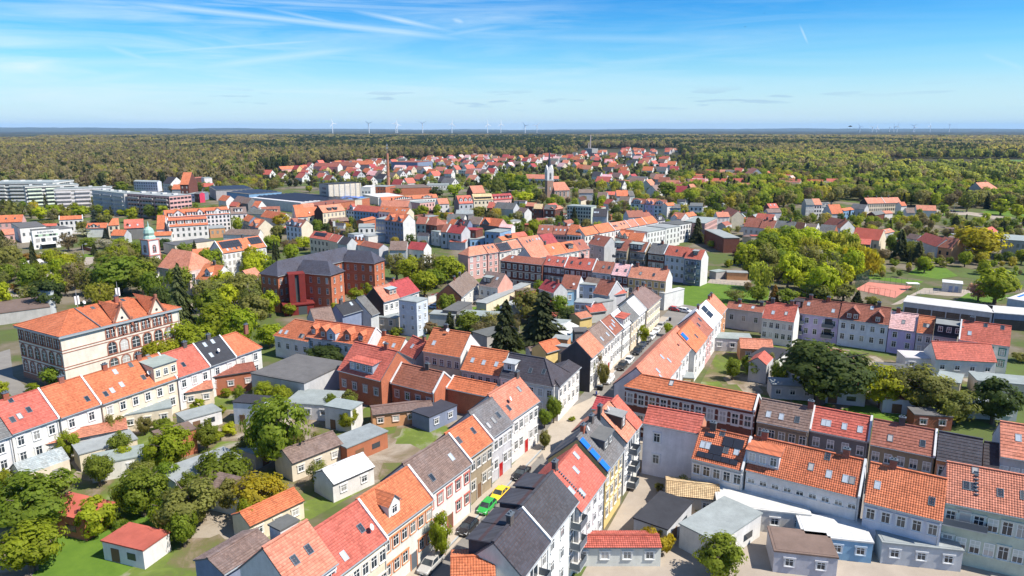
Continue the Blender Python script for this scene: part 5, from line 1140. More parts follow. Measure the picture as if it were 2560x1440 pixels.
_arch = {}
def arch_window(root, mat, w, h, trim, twin=False):
    key = (w, h, twin)
    if key not in _arch:
        b, g = MB(), MB()
        def ring(cx, r0, r1, z, mi, y0):
            n = 7
            for k in range(n):
                a0, a1 = math.pi*k/n, math.pi*(k+1)/n
                P = lambda r, a: (cx+r*math.cos(a), y0, z+r*math.sin(a))
                b.face([P(r1, a1), P(r0, a1), P(r0, a0), P(r1, a0)], mi)
                b.face([(cx+r1*math.cos(a0), 0, z+r1*math.sin(a0)), (cx+r1*math.cos(a1), 0, z+r1*math.sin(a1)), P(r1, a1), P(r1, a0)], mi)
        cs = (-w*.62, w*.62) if twin else (0,)
        for cx in cs:
            r = w/2; zs = h-r
            ring(cx, r+.02, r+.28, zs, 1, -.1)
            for sx in (-1, 1): b.box(cx+sx*(r+.15)-.13, cx+sx*(r+.15)+.13, -.1, 0, 0, zs, 1)
            b.box(cx-r-.3, cx+r+.3, -.18, 0, -.18, -.003, 1)
            pts = [(cx-r, -.03, 0), (cx+r, -.03, 0)]+[(cx+r*math.cos(math.pi*k/8), -.03, zs+r*math.sin(math.pi*k/8)) for k in range(9)]
            g.face(pts)
            b.box(cx-.04, cx+.04, -.07, -.031, 0, h-.05); b.box(cx-r, cx+r, -.06, -.031, zs-.04, zs+.04); b.box(cx-r, cx+r, -.06, -.031, zs*.5-.03, zs*.5+.03)
        _arch[key] = (b.mesh('window', [M['white'], M['plaster']]), g.mesh('pane', [M['glass']]))
    fm, pm = _arch[key]
    o = ob('window', fm, root, mat, trim); ob('pane', pm, o, Matrix.Identity(4)); return o

def school():
    he = 12.6
    A, B, P = G(147, 843, he), G(453, 769, he), G(16, 823, he)
    mw, L = frame(A, B, P); D = abs((mw.inverted() @ Vector((P.x, P.y, 0))).y)*1.13
    # ridge height from the ridge pixel
    best = min((abs(PROJ(mw @ Vector((-L/2+D*.5, D/2, he+q*.05)))[1]-771), he+q*.05) for q in range(20, 160))
    hr = best[1]
    root = empty('school_building', mw @ T(0, D/2, 0), 'large cream and red banded old school with orange hipped roof and two small gables', 'school')
    FOOT.append((mw, L, D, he))
    wc, tr = (.74, .67, .56), (.36, .15, .10)
    Mi = body(root, mw, L, D, he, hr, ROOF['o'], wc, il=D*.42, ir=D*.42, fl=0, oy=.5, ox=.5, lod=0, sk=[(.42, .8), (.68, .86)], ch=[(.62, -.12)])
    q = MB()
    for z in (1.6, 4.6, 5.2, 8.5, 9.1):
        q.box(-L/2+.42, L/2-.42, .42, .498, z, z+.16); q.box(-L/2+.42, -L/2+.498, .5, D-.5, z, z+.16); q.box(L/2-.498, L/2-.42, .5, D-.5, z, z+.16)
    ob('string_course', q.mesh('string_course', [M['plaster']]), root, Mi, tr)
    q = MB(); q.box(-L/2-.1, L/2+.1, -.1, .49, he-.5, he-.14); q.box(-L/2-.1, -L/2+.49, .5, D-.5, he-.5, he-.14)
    ob('eaves_cornice', q.mesh('eaves_cornice', [M['zinc']]), root, Mi)
    q = MB(); q.box(-L/2+.38, L/2-.38, .38, .499, 0, 1.3); q.box(-L/2+.38, -L/2+.499, .5, D-.5, 0, 1.3); ob('plinth', q.mesh('plinth', [M['brick']]), root, Mi, (.30, .16, .11))
    # south front: a plain bay on the left, then six window axes
    for i in range(6):
        x = -L/2+L*(.385+.098*i)
        arch_window(root, Mi @ T(x, .5, 9.5), .85, 2.2, tr, True)
        arch_window(root, Mi @ T(x, .5, 5.6), 1.9, 2.7, tr)
        arch_window(root, Mi @ T(x, .5, 1.8), 1.9, 2.6, tr)
    for i in range(6):
        y = D*(.11+.156*i); m = Mi @ T(-L/2+.5, y, 0) @ RZ(-math.pi/2)
        arch_window(root, m @ T(0, 0, 9.5), .85, 2.2, tr, True); arch_window(root, m @ T(0, 0, 5.6), 1.6, 2.6, tr); arch_window(root, m @ T(0, 0, 1.8), 1.6, 2.6, tr)
    for i in range(4):
        y = D*(.14+.24*i); m = Mi @ T(L/2-.5, y, 0) @ RZ(math.pi/2)
        arch_window(root, m @ T(0, 0, 9.5), .85, 2.2, tr, True); arch_window(root, m @ T(0, 0, 5.6), 1.6, 2.6, tr)
    k = (hr-he)/(D/2)
    for u in (.49, .785):
        x = -L/2+u*L; w, zt = 4.4, 4.0
        b = MB(); b.face([(x-w/2, .40, he-1.2), (x+w/2, .40, he-1.2), (x+w/2, .40, he+.4), (x, .40, he+zt), (x-w/2, .40, he+.4)])
        g_ = ob('gable', b.mesh('gable', [M['plaster']]), root, Mi, wc)
        q = MB()
        for s in (-1, 1):
            q.beam((x+s*w/2, .3, he-.2), (x, .3, he+zt+.1), .5, .3); q.box(x+s*w/2-.25, x+s*w/2+.25, .05, .55, he-1.4, he+.7)
        q.box(x-.3, x+.3, .05, .55, he+zt-.1, he+zt+.8)
        ob('coping', q.mesh('coping', [M['plaster']]), g_, Matrix.Identity(4), tr)
        r_ = MB(); yb = min(D/2, zt/k)
        r_.face([(x-w/2, .5, he+.3), (x, .5, he+zt), (x, yb, he+zt), (x-w/2, .5, he+.3)][:3]); r_.face([(x+w/2, .5, he+.3), (x, yb, he+zt), (x, .5, he+zt)])
        ob('gable_roof', r_.mesh('gable_roof', [M['tile']]), g_, Matrix.Identity(4), ROOF['o'])
        q = MB(); n = 12; c = (x, .385, he+.9)
        q.face([(c[0]+.34*math.cos(6.283*i/n), .385, c[2]+.34*math.sin(6.283*i/n)) for i in range(n)]); ob('round_window', q.mesh('round_window', [M['glass']]), g_, Matrix.Identity(4))
    q = MB(); q.prism([(-.2, he), (D/2, hr), (D/2, hr+.3), (-.2, he+.3)], 'x', -L/2+L*.30, -L/2+L*.30+.2); ob('fire_wall', q.mesh('fire_wall', [M['lead']]), root, Mi)
    for u, hh in ((.33, 4.6), (.66, 4.8)):
        a = empty('mobile_mast', root.matrix_world @ T(-L/2+u*L, 0, hr-.3), ('white antenna panels on a mast on the school roof, left one beside a dish' if u < .5 else 'white antenna panels on a mast on the school roof, right one near the hip'), 'antenna')
        q = MB(); q.tube((0, 0, -.5), (0, 0, hh), .07, .04, 6); ob('pole', q.mesh('pole', [M['zinc']]), a, Matrix.Identity(4))
        for s in (-.35, .35):
            q = MB(); q.box(s-.18, s+.18, -.12, .12, 1.2, 3.2); ob('antenna_panel', q.mesh('antenna_panel', [M['white']]), a, Matrix.Identity(4))
    dish(root, Mi @ T(-L/2+.37*L, D/2-.5, hr+.6))
school()

# red brick school with slate hips
kwb = dict(fl=3, lod=1, wmat='brick', trim=(.5, .2, .12), oy=.5, ox=.5, wh=2.0, ww=.95, base=1.2, band=[(4.6, 4.85), (8.2, 8.45)], rmat='tile')
BR = (.45, .155, .08)
bs = CB('brick_school', 'big red brick school with dark slate hipped roofs and two projecting wings', 'school', [
    ('f', 216, 525, 990, 345, 12, 590, 290, 'd', BR, dict(kwb, hip='L', sides='fl', nw=16)),
    ('f', 400, 487, 752, 516, 12, 640, 366, 'd', BR, dict(kwb, hip='R', sides='fr')),
    ('f', 860, 372, 1187, 396, 12, 1100, 268, 'd', BR, dict(kwb, hip='R', sides='fr'))])
def entrance():
    p = G(*px('f', 420, 880)); e = empty('entrance_tower', Matrix.Translation(p) @ RZ(R(24)), 'dark red modern stair tower with flat canopy before the brick school', 'stair tower')
    q = MB(); q.box(-2.4, -.5, -2.2, 2.2, 3.6, 12.5); q.box(.7, 2.6, -2.2, 2.2, 3.6, 12.5); q.box(-.497, .697, -1.6, 2.0, 3.6, 12.2, 1); q.box(-2.4, 2.6, -2.2, 2.2, 12.503, 12.8, 2)
    ob('tower', q.mesh('tower', [M['plaster'], M['glass'], M['felt']]), e, Matrix.Identity(4), (.20, .03, .025))
    q = MB(); q.box(-4.5, 4.5, -4, 2.3, 0, 3.2); q.box(-4.8, 4.8, -4.3, 2.4, 3.203, 3.55, 1); q.box(-.2, 2.4, -4.02, -3.9, 0, 2.7, 2)
    ob('canopy', q.mesh('canopy', [M['plaster'], M['felt'], M['glass']]), e, Matrix.Identity(4), (.20, .03, .025))
entrance()

# library with lettering
lr, lmw, LL, LD = FB('Q', 497, 872, 942, 836, 9.4, 440, 862, 'g', 'w', 'white library with green window band and lettering on its front', name='library', cat='library', fl=0)
def library():
    Mi = lr.matrix_world.inverted() @ lmw
    def bx(name, x0, x1, z0, z1, mat, y=.1, col=None):
        q = MB(); q.box(-LL/2+LL*x0, -LL/2+LL*x1, y, .16, z0, z1); return ob(name, q.mesh(name, [M[mat]]), lr, Mi, col)
    bx('window_band', .1, .93, 6.1, 7.1, 'plaster', .12, (.40, .55, .38))
    for x in (.12, .38, .62, .75): bx('window', x, x+.11, 6.15, 7.05, 'glass', .09)
    for x in (.12, .31, .52, .72): bx('window', x, x+.15, 3.4, 5.2, 'glass', .09)
    bx('entrance_glazing', .28, .82, .1, 2.1, 'glass', .08); bx('window', .1, .18, .8, 2.0, 'glass', .09)
    q = MB(); q.box(-LL/2+LL*.27, -LL/2+LL*.84, -1.8, .1, 2.3, 2.7); ob('porch_roof', q.mesh('porch_roof', [M['white']]), lr, Mi)
    c = bpy.data.curves.new('lettering', 'FONT'); c.body = 'BIBLIOTHEK'; c.size = 1.15; c.extrude = .03; c.align_x = 'CENTER'; c.space_character = 1.12; c.resolution_u = 2
    to = bpy.data.objects.new('lettering', c); C.objects.link(to); dg = bpy.context.evaluated_depsgraph_get()
    me = bpy.data.meshes.new_from_object(to.evaluated_get(dg)); bpy.data.objects.remove(to)
    me.materials.clear(); me.materials.append(M['lead'])
    ob('lettering', me, lr, Mi @ T(0, .08, 7.75) @ Matrix.Rotation(math.pi/2, 4, 'X'))
library()

# baroque church
bc = CB('baroque_church', 'pink and white baroque church with salmon roof and green-domed tower', 'church', [
    ('e', 1575, 190, 1880, 240, 8.5, 1880, 28, 's', (.72, .55, .50), dict(fl=1, hip='R', wh=4.0, ww=1.4, base=2.5, lod=1, sides='fr', wmax=11))])
def baroque_tower():
    p = G(*px('e', 1540, 300)); s = 2.3
    m = bc.matrix_world.inverted() @ (Matrix.Translation(p) @ RZ(R(-28)))
    pk, wh = (.58, .26, .22), (.75, .72, .70)
    def pt(name, q, mats, col): return ob(name, q.mesh(name, mats), bc, m, col)
    q = MB(); q.box(-s, s, -s, s, 0, 15.5); pt('tower', q, [M['plaster']], wh)
    q = MB()
    for sx in (-1, 1):
        for sy in (-1, 1): q.box(sx*s-.3*(sx > 0)-.06, sx*s+.3*(sx < 0)+.06, sy*s-.3*(sy > 0)-.06, sy*s+.3*(sy < 0)+.06, 0, 15.2)
    for z in (4.5, 9.2, 15.2): q.box(-s-.25, s+.25, -s-.25, s+.25, z, z+.4)
    pt('pilasters', q, [M['plaster']], pk)
    for k in range(4):
        arch_window(bc, m @ RZ(k*math.pi/2) @ T(0, -s-.01, 10.6), 1.1, 2.6, pk)
    b = MB(); prof = [(s+.1, 15.6), (s*.95, 16.4), (1.75, 16.9), (2.05, 17.9), (1.7, 19.2), (.9, 20.0), (.35, 20.3), (.3, 21), (.05, 22.4)]
    n = 10
    for i in range(len(prof)-1):
        for k in range(n):
            a0, a1 = 6.2832*k/n, 6.2832*(k+1)/n; (r0, z0), (r1, z1) = prof[i], prof[i+1]
            b.face([(r0*math.cos(a0), r0*math.sin(a0), z0), (r0*math.cos(a1), r0*math.sin(a1), z0), (r1*math.cos(a1), r1*math.sin(a1), z1), (r1*math.cos(a0), r1*math.sin(a0), z1)])
    pt('copper_dome', b, [M['metal']], (.33, .48, .41))
baroque_tower()
HM('e', 1948, 312, 2138, 333, 7.2, 2150, 165, 'o', 'c', 'orange half-hipped house with a white right gable before the baroque church', fl=2, gr='w', ch=[.5], dm=[('g', .55, 2.4, .25, 1.6, WALL['w'])], group=None)
HM('e', 2515, 325, 2640, 290, 5, 2560, 190, 's', 'h', 'small brick house with a salmon roof beside the brick school', fl=0, group=None)
HM('e', 1950, 112, 2228, 84, 7, 2180, -12, 'o', 'c', 'orange roof with a flat dormer between baroque church and stepped gables', fl=1, dm=[('s', .55, 4, .2, 1.6, (.2, .25, .25), (.3, .33, .32), 1)], group=None)

# church with the slate spire
def spire_church():
    p = G(*px('U', 1998, 512)); root = empty('spire_church', Matrix.Translation(p) @ RZ(R(20)), 'brick church with a white gabled belfry and a needle slate spire', 'church')
    s = 2.6
    def pt(name, q, mats, col=None, m=None): return ob(name, q.mesh(name, mats), root, m or Matrix.Identity(4), col)
    q = MB(); q.box(-s, s, -s, s, 0, 16); pt('tower', q, [M['brick']], (.33, .22, .17))
    q = MB(); q.box(-s-.15, s+.15, -s-.15, s+.15, 16.003, 24)
    for k in range(2):
        q.prism([(-s-.15, 24.003), (s+.15, 24.003), (0, 28.5)], 'xy'[k], -s-.15, s+.15)
    pt('belfry', q, [M['plaster']], (.72, .70, .68))
    for k in range(4):
        mm = RZ(k*math.pi/2); arch_window(root, mm @ T(0, -s-.16, 17.2), 1.5, 5.2, (.72, .7, .68)); arch_window(root, mm @ T(0, -s-.01, 8), .9, 3, (.3, .2, .15))
    q = MB(); n = 8
    for k in range(n):
        a0, a1 = 6.2832*k/n, 6.2832*(k+1)/n
        q.face([(1.9*math.cos(a0), 1.9*math.sin(a0), 26), (1.9*math.cos(a1), 1.9*math.sin(a1), 26), (0, 0, 41)])
    q.tube((0, 0, 40), (0, 0, 43), .08, .05, 4); pt('spire', q, [M['metal']], (.05, .055, .07))
    mw = root.matrix_world @ T(0, 0, 0)
    L, D, he, hr = 14, 10, 8, 14.5
    m2 = T(s+L/2+.2, -D/2, 0)
    body(root, root.matrix_world @ m2, L, D, he, hr, ROOF['s'], (.40, .28, .22), wmat='brick', fl=1, wh=4, ww=1.4, base=2, lod=1, nw=4, ir=3)
    FOOT.append((root.matrix_world @ m2, L, D, he))
spire_church()

# chimney stack
def stack():
    p = G(972, 486); root = empty('factory_chimney', Matrix.Translation(p), 'tall round brick factory chimney with an aerial on top', 'chimney')
    q = MB(); q.tube((0, 0, 0), (0, 0, 36), 1.75, 1.05, 16); ob('shaft', q.mesh('shaft', [M['brick']]), root, Matrix.Identity(4), (.42, .19, .12))
    q = MB()
    for z in (8, 16, 24, 31): q.tube((0, 0, z), (0, 0, z+.25), 1.75-.7*z/36+.06, 1.75-.7*z/36+.06, 16)
    ob('iron_band', q.mesh('iron_band', [M['lead']]), root, Matrix.Identity(4))
    q = MB(); q.tube((0, 0, 36), (0, 0, 45), .12, .06, 5)
    for z in (40, 42.5): q.box(-.7, .7, -.1, .1, z, z+1.2)
    ob('aerial', q.mesh('aerial', [M['zinc']]), root, Matrix.Identity(4))
stack()

# slab blocks on the left
def slab(z, xl, yl, xr, yr, he, bx, by, wc, band, label, fl=5, nw=16, gr=None):
    r, mw, L, D = FB(z, xl, yl, xr, yr, he, bx, by, 'l', wc, label, name='apartment_block', cat='apartment block', group='slab apartment blocks at the edge of the wood', fl=fl, nw=nw, ww=2.2, wh=1.3, base=.8, sides='flr')
    Mi = r.matrix_world.inverted() @ mw; fh = (he-.8)/fl
    for i in range(3):
        x = -L/2+L*(i+.5)/3; q = MB()
        for f_ in range(fl): q.box(x-L*.13, x+L*.13, -.9, .14, .8+f_*fh, .8+f_*fh+1.0)
        ob('balcony', q.mesh('balcony', [M['plaster']]), r, Mi, band)
    for i in range(4):
        q = MB(); x = -L/2+L*(i+.5)/4; q.box(x-1, x+1, D*.4, D*.6, he+.24, he+1.2); ob('roof_vent', q.mesh('roof_vent', [M['plaster']]), r, Mi, (.6, .6, .58))
slab('Q', -260, 112, 842, 108, 15, 700, 66, 'w', (.75, .74, .7), 'white slab block farthest left at the edge of the wood', nw=24)
slab('Q', 395, 170, 1262, 132, 15, 292, 160, 'w', (.7, .78, .62), 'white slab block with a pale green end wall')
slab('Q', 850, 210, 1765, 184, 15, 742, 192, 'w', (.75, .7, .68), 'white slab block with a pale pink end wall')
slab('a', 915, 704, 1237, 737, 15, 1010, 686, 'x', (.4, .4, .4), 'grey slab block with blue shaded balconies', nw=12)
slab('a', 1265, 737, 1690, 766, 15, 1400, 712, 'p', (.45, .42, .4), 'slab block with dark red stripes behind the white gabled building', nw=14)
# factory
GFa = 'factory halls'
def hall(*a, **k):
    k.setdefault('name', 'factory_hall'); k.setdefault('cat', 'factory hall'); k.setdefault('group', GFa); k.setdefault('fl', 0); return FB(*a, **k)
def rows_on(r, mw, L, D, he, n, m_, x0=.04, x1=.96, y0=.1, y1=.95, tilt=.5):
    Mi = r.matrix_world.inverted() @ mw
    for i in range(n):
        q = MB(); y = D*(y0+(y1-y0)*(i+.1)/n); dy = D*(y1-y0)/n*.72
        q.face([(-L/2+L*x0, y, he+.35), (-L/2+L*x1, y, he+.35), (-L/2+L*x1, y+dy, he+.35+tilt), (-L/2+L*x0, y+dy, he+.35+tilt)])
        ob('solar_row', q.mesh('solar_row', [M[m_]]), r, Mi)
h1 = hall('R', 890, 492, 1500, 468, 8, 520, 440, 'g', 'g', 'dark hall with a solar covered roof below the red shed'); rows_on(*h1, 8, 7, 'solar')
h2 = hall('R', 1060, 512, 1422, 552, 8, 1650, 482, 'g', 'u', 'hall with a steel blue wall beside the sawtooth solar hall'); rows_on(*h2, 8, 6, 'solar')
h3 = hall('R', 1425, 604, 2250, 688, 7, 1610, 492, 'w', 'w', 'long white hall with sawtooth rows of solar panels'); rows_on(*h3, 7, 9, 'solar', tilt=1.1)
hall('R', 2210, 715, 2535, 735, 8, 2350, 612, 'b', 'k', 'old brick workshop at the end of the sawtooth solar hall')
h4 = hall('T', 560, 668, 1187, 632, 7, 505, 607, 'l', 'c', 'long low hall with solar rows below the warehouse'); rows_on(*h4, 7, 4, 'solar')
h6 = hall('T', 1062, 640, 1310, 605, 7, 1010, 575, 'l', 'k', 'brick workshop with bright blue solar panels'); rows_on(*h6, 7, 3, 'blue_solar')
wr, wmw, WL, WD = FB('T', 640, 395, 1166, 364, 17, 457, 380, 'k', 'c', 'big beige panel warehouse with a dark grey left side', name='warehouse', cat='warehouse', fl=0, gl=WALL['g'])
def warehouse():
    Mi = wr.matrix_world.inverted() @ wmw
    for i in range(7):
        q = MB(); x = -WL/2+WL*i/6; x = max(-WL/2+.6, min(WL/2-.6, x)); q.box(x-.45, x+.45, -.3, .149, 0, 16.9); ob('pilaster', q.mesh('pilaster', [M['plaster']]), wr, Mi, (.5, .48, .44))
    for i in range(6):
        q = MB(); x0, x1 = -WL/2+WL*i/6+.5, -WL/2+WL*(i+1)/6-.5
        for k in range(11): q.box(x0, x1, .02, .149, 1+k*1.4, 1+k*1.4+1.3)
        ob('cladding_panel', q.mesh('cladding_panel', [M['plaster']]), wr, Mi, vary((.70, .62, .50), .03))
    q = MB()
    for r_, rr in ((13, 3), (10, 4), (7, 3), (4, 2)):
        for k in range(rr): q.box(.0+-WL/2+.1, -WL/2+.149, 4+k*1.8, 5.2+k*1.8, r_, r_+1.6)
    tag(ob('windows', q.mesh('windows', [M['glass']]), wr, Mi), kind='stuff')
warehouse()
hall('T', 1168, 440, 1322, 440, 9, 1200, 408, 'w', 'w', 'white annexe of the warehouse', fl=1)
hall('T', 1322, 425, 1562, 432, 8, 1400, 398, 'l', 'k', 'brick hall left of the tall chimney', fl=2)
hall('T', 1612, 458, 2300, 440, 6, 1700, 402, 'n', 'k', 'long low brick hall right of the tall chimney')
hall('T', 2215, 400, 2575, 398, 5, 2300, 378, 'l', 'w', 'low white hall below orange roofs', fl=1)
hall('T', 1440, 600, 1862, 576, 6, 1545, 532, 'w', 'w', 'white roofed hall in front of the chimney foot')
# fire station style garage row on the right
gr_, gmw, GL, GD_ = FB('i', 1350, 302, 2252, 414, 4.6, 1392, 240, 'w', 'x', 'long white roofed garage hall with six brown roller doors', name='garage_hall', cat='garage hall', fl=0)
def garage_doors(r, mw, L, n, x0, x1, w, h, mat, col=None):
    Mi = r.matrix_world.inverted() @ mw
    for i in range(n):
        x = -L/2+L*(x0+(x1-x0)*(i+.5)/n); q = MB()
        for k in range(6): q.box(x-w/2, x+w/2, .06+(k % 2)*.03, .149, h*k/6, h*(k+1)/6-.02)
        ob('roller_door', q.mesh('roller_door', [M[mat]]), r, Mi, col)
garage_doors(gr_, gmw, GL, 6, .02, .98, 3.4, 3.2, 'plaster', (.14, .10, .075))
g2 = FB('i', 2256, 412, 2700, 448, 4.6, 2275, 342, 'w', 'a', 'white roofed extension with a blue shaded canopy right of the garage hall', name='garage_hall', cat='garage hall', fl=0)
garage_doors(g2[0], g2[1], g2[2], 3, .05, .95, 3.4, 3.0, 'plaster', (.10, .085, .07))
g3 = FB('i', 2388, 268, 2760, 330, 6, 2480, 105, 'w', 'x', 'white hall with blue skylight strips at the right edge', name='hall', cat='hall', fl=0)
rows_on(*g3, 6, 2, 'blue_solar', x0=.12, x1=.2, tilt=.05)
g4 = FB('i', 1742, 108, 1952, 128, 3.1, 1790, 82, 'w', 'w', 'small white flat substation with pale blue doors', name='substation', cat='utility building', fl=0)
garage_doors(g4[0], g4[1], g4[2], 2, .3, .85, 1.1, 2.2, 'plaster', (.35, .42, .62))
# grey school roof and silos at the left edge
hall('e', -250, 690, 505, 590, 3.5, -60, 545, 'n', 'g', 'low green-brown roof with a white edge beside the banded school', name='annexe', group=None, cat='annexe')
for i, (x, y) in enumerate(((462, 648), (520, 652))):
    p = G(*px('e', x, y)); o = empty('silo', Matrix.Translation(p), 'grey steel silo beside the school roof, ' + ('left one' if i == 0 else 'right one'), 'silo', 'twin silos')
    q = MB(); q.tube((0, 0, 0), (0, 0, 7), 1.3, 1.3, 16); ob('tank', q.mesh('tank', [M['metal']]), o, Matrix.Identity(4), (.45, .48, .48))
    q = MB(); q.tube((0, 0, 7.002), (0, 0, 7.25), 1.4, 1.4, 16); ob('lid', q.mesh('lid', [M['zinc']]), o, Matrix.Identity(4))
# wind turbines
def turbine(x, yb, hub_px, dist, label, grp, ang):
    d = ray(x, yb); k = dist/math.hypot(d.x, d.y); p = Vector((d.x*k, d.y*k, 0))
    hub = CH + ray(x, yb-hub_px).z*k
    root = empty('wind_turbine', Matrix.Translation(p) @ RZ(ang*.7-.6), label, 'wind turbine', grp)
    q = MB(); q.tube((0, 0, 0), (0, 0, hub), 4, 2.6, 8); ob('tower', q.mesh('tower', [M['white']]), root, Matrix.Identity(4))
    q = MB(); q.box(-4, 4, -9, 8, hub-3, hub+4); ob('nacelle', q.mesh('nacelle', [M['white']]), root, Matrix.Identity(4))
    for j in range(3):
        a = ang+j*2.0944; c, s = math.cos(a), math.sin(a); q = MB(); Lb = 54
        q.face([(-3.5*s, -10, hub+3.5*c), (3.5*s, -10, hub-3.5*c), (Lb*c+1.0*s, -10.5, hub+Lb*s-1.0*c), (Lb*c-1.0*s, -10.5, hub+Lb*s+1.0*c)])
        q.face([(3.5*s, -8.5, hub-3.5*c), (-3.5*s, -8.5, hub+3.5*c), (Lb*c-1.0*s, -10, hub+Lb*s+1.0*c), (Lb*c+1.0*s, -10, hub+Lb*s-1.0*c)])
        ob('blade', q.mesh('blade', [M['white']]), root, Matrix.Identity(4))
TW = ['first', 'second', 'third', 'fourth', 'fifth', 'sixth', 'seventh', 'eighth', 'ninth', 'tenth']
for i, (x, yb, hp) in enumerate([(832, 332, 24), (923, 333, 24), (990, 333, 25), (994, 334, 22), (1057, 335, 26), (1130, 335, 26), (1219, 335, 24), (1252, 335, 25), (1313, 336, 22), (1342, 336, 22)]):
    turbine(x, yb, hp, 8300+i*40, 'white wind turbine on the horizon, %s from the left of the near group' % TW[i], 'wind turbines left of the spire', [1.9, .4, 1.2, 2.0, .5, 1.4, 1.7, 1.6, .1, .9][i])
for i, (x, yb, hp) in enumerate([(2149, 331, 14), (2180, 331, 13), (2191, 331, 11), (2223, 331, 12), (2234, 331, 14), (2242, 331, 15), (2283, 330, 15), (2286, 330, 12), (2325, 329, 14), (2373, 328, 16)]):
    turbine(x, yb, hp, 11500+i*60, 'small far wind turbine on the right horizon, %s from the left there' % TW[i], 'far wind turbines on the right', i*.77)
# power station block with two stacks
pr = FB('c', 725, 283, 800, 286, 12, 735, 280, 'l', 'g', 'pale heating plant with two thin stacks in the wood', name='heating_plant', cat='heating plant', fl=0)
def plant():
    Mi = pr[0].matrix_world.inverted() @ pr[1]
    for x, h in ((-4, 26), (3, 44)):
        q = MB(); q.tube((x, 4, 12), (x, 4, h), 1.3, 1.1, 8); ob('stack', q.mesh('stack', [M['plaster']]), pr[0], Mi, (.6, .5, .45))
plant()
# ================================================================ TREES
build_houses()
_inv = [(mw.inverted(), L, D, he) for mw, L, D, he in FOOT]
def inside_house(p, m=1.5):
    for iv, L, D, he in _inv:
        q = iv @ p
        if abs(q.x) < L/2+m and -m < q.y < D+m: return True
    return False
def crown_mesh(seed, kind, nl, ls):
    """crown in a unit box: radius .5, z from 0 to 1 of the whole tree height"""
    r = random.Random(seed); b = MB()
    if kind == 'spruce':
        nb = 90 if nl > 1000 else 40; br = []
        for i in range(nb):
            t = (i/nb)**1.15; br.append((t, i*2.4+r.uniform(-.4, .4), (.5*(1-t)**.8*r.uniform(.62, 1.08)+.012)))
        for i in range(nl):
            t, a, R_ = br[min(nb-1, int(nb*r.random()**1.3))]; f = r.uniform(.2, 1)**.6
            a += r.gauss(0, .16)/max(f, .3); rad = R_*f; z = .06+.93*t-rad*.35*f+r.uniform(-.012, .02)
            p = Vector((rad*math.cos(a), rad*math.sin(a), z)); s = ls*r.uniform(.7, 1.4)
            out = Vector((math.cos(a), math.sin(a), -.35)).normalized(); sd_ = out.cross(Vector((0, 0, 1))).normalized()
            up = Vector((0, 0, 1)).lerp(out, .3).normalized()
            tw = sd_*math.cos(r.uniform(-.7, .7))+up*.3
            b.face([p-tw*s*.5, p+out*s*1.1, p+tw*s*.5, p-out*s*.5+up*s*.25])
        return b
    nb = {'leaf': 46, 'bud': 40, 'willow': 40, 'poplar': 40, 'bush': 22}[kind]
    blobs = []
    for i in range(nb):
        while 1:
            v = Vector((r.uniform(-1, 1), r.uniform(-1, 1), r.uniform(-1, 1)))
            if .35 < v.length < 1: break
        c = Vector((v.x*.37, v.y*.37, v.z))
        if kind == 'poplar': z = .52+.40*v.z; c.x *= 1-.3*max(0, v.z); c.y *= 1-.3*max(0, v.z)
        elif kind == 'bush': z = .45+.38*v.z
        else: z = .55+.36*v.z
        if kind in ('leaf', 'bud') and v.z < -.3: c.x *= .85; c.y *= .85
        blobs.append((Vector((c.x, c.y, z)), r.uniform(.09, .17)))
    asp = {'leaf': .8, 'bud': .8, 'willow': 1.1, 'poplar': .45, 'bush': 1.0}[kind]
    cen = Vector((0, 0, .5))
    for i in range(nl):
        c, R_ = r.choice(blobs)
        v = Vector((r.gauss(0, 1), r.gauss(0, 1), r.gauss(0, 1))).normalized()
        rad = R_*r.uniform(.55, 1.05)
        p = c+Vector((v.x*rad, v.y*rad, v.z*rad*asp))
        if kind == 'willow' and v.z < .3: p.z -= r.random()*.22*(Vector((p.x, p.y)).length*2)
        n = (v*.8+(p-cen).normalized()*1.1+Vector((r.uniform(-.4, .4), r.uniform(-.4, .4), r.uniform(0, .7)))).normalized()
        s = ls*r.uniform(.6, 1.3); u = n.orthogonal().normalized(); w_ = n.cross(u); a = r.random()*6.28
        u, w_ = u*math.cos(a)+w_*math.sin(a), w_*math.cos(a)-u*math.sin(a)
        if kind == 'willow': u = (u*.4+Vector((0, 0, -1))).normalized(); w_ = n.cross(u).normalized()
        w_ = w_*asp if False else w_
        b.face([p-u*s*.6, p+w_*s*.38, p+u*s*.6, p-w_*s*.38])
    return b
def trunk_mesh(seed, kind):
    r = random.Random(seed*7+3); b = MB()
    top = {'leaf': .62, 'bud': .7, 'willow': .6, 'poplar': .8, 'bush': .4, 'spruce': .9}[kind]
    p = Vector((0, 0, -.01)); rr = .045 if kind != 'spruce' else .028
    for i in range(4):
        q = Vector((r.uniform(-.02, .02), r.uniform(-.02, .02), top*(i+1)/4)); b.tube(p, q, rr*(1-.2*i), rr*(1-.2*(i+1)), 6, caps=False); p = q
    if kind != 'spruce':
        for i in range(14 if kind == 'bud' else 7):
            z = r.uniform(.25, top); a = r.random()*6.28; ln = r.uniform(.18, .36)
            s = Vector((0, 0, z)); e = s+Vector((math.cos(a)*ln, math.sin(a)*ln, ln*r.uniform(.35, .8)))
            b.tube(s, e, .016, .005, 4, caps=False)
            if kind == 'bud':
                for j in range(3):
                    m_ = s.lerp(e, r.uniform(.4, 1)); b.tube(m_, m_+Vector((r.uniform(-.13, .13), r.uniform(-.13, .13), r.uniform(.03, .15))), .005, .002, 3, caps=False)
    return b.mesh('trunk', [M['bark']])
PROT = {}
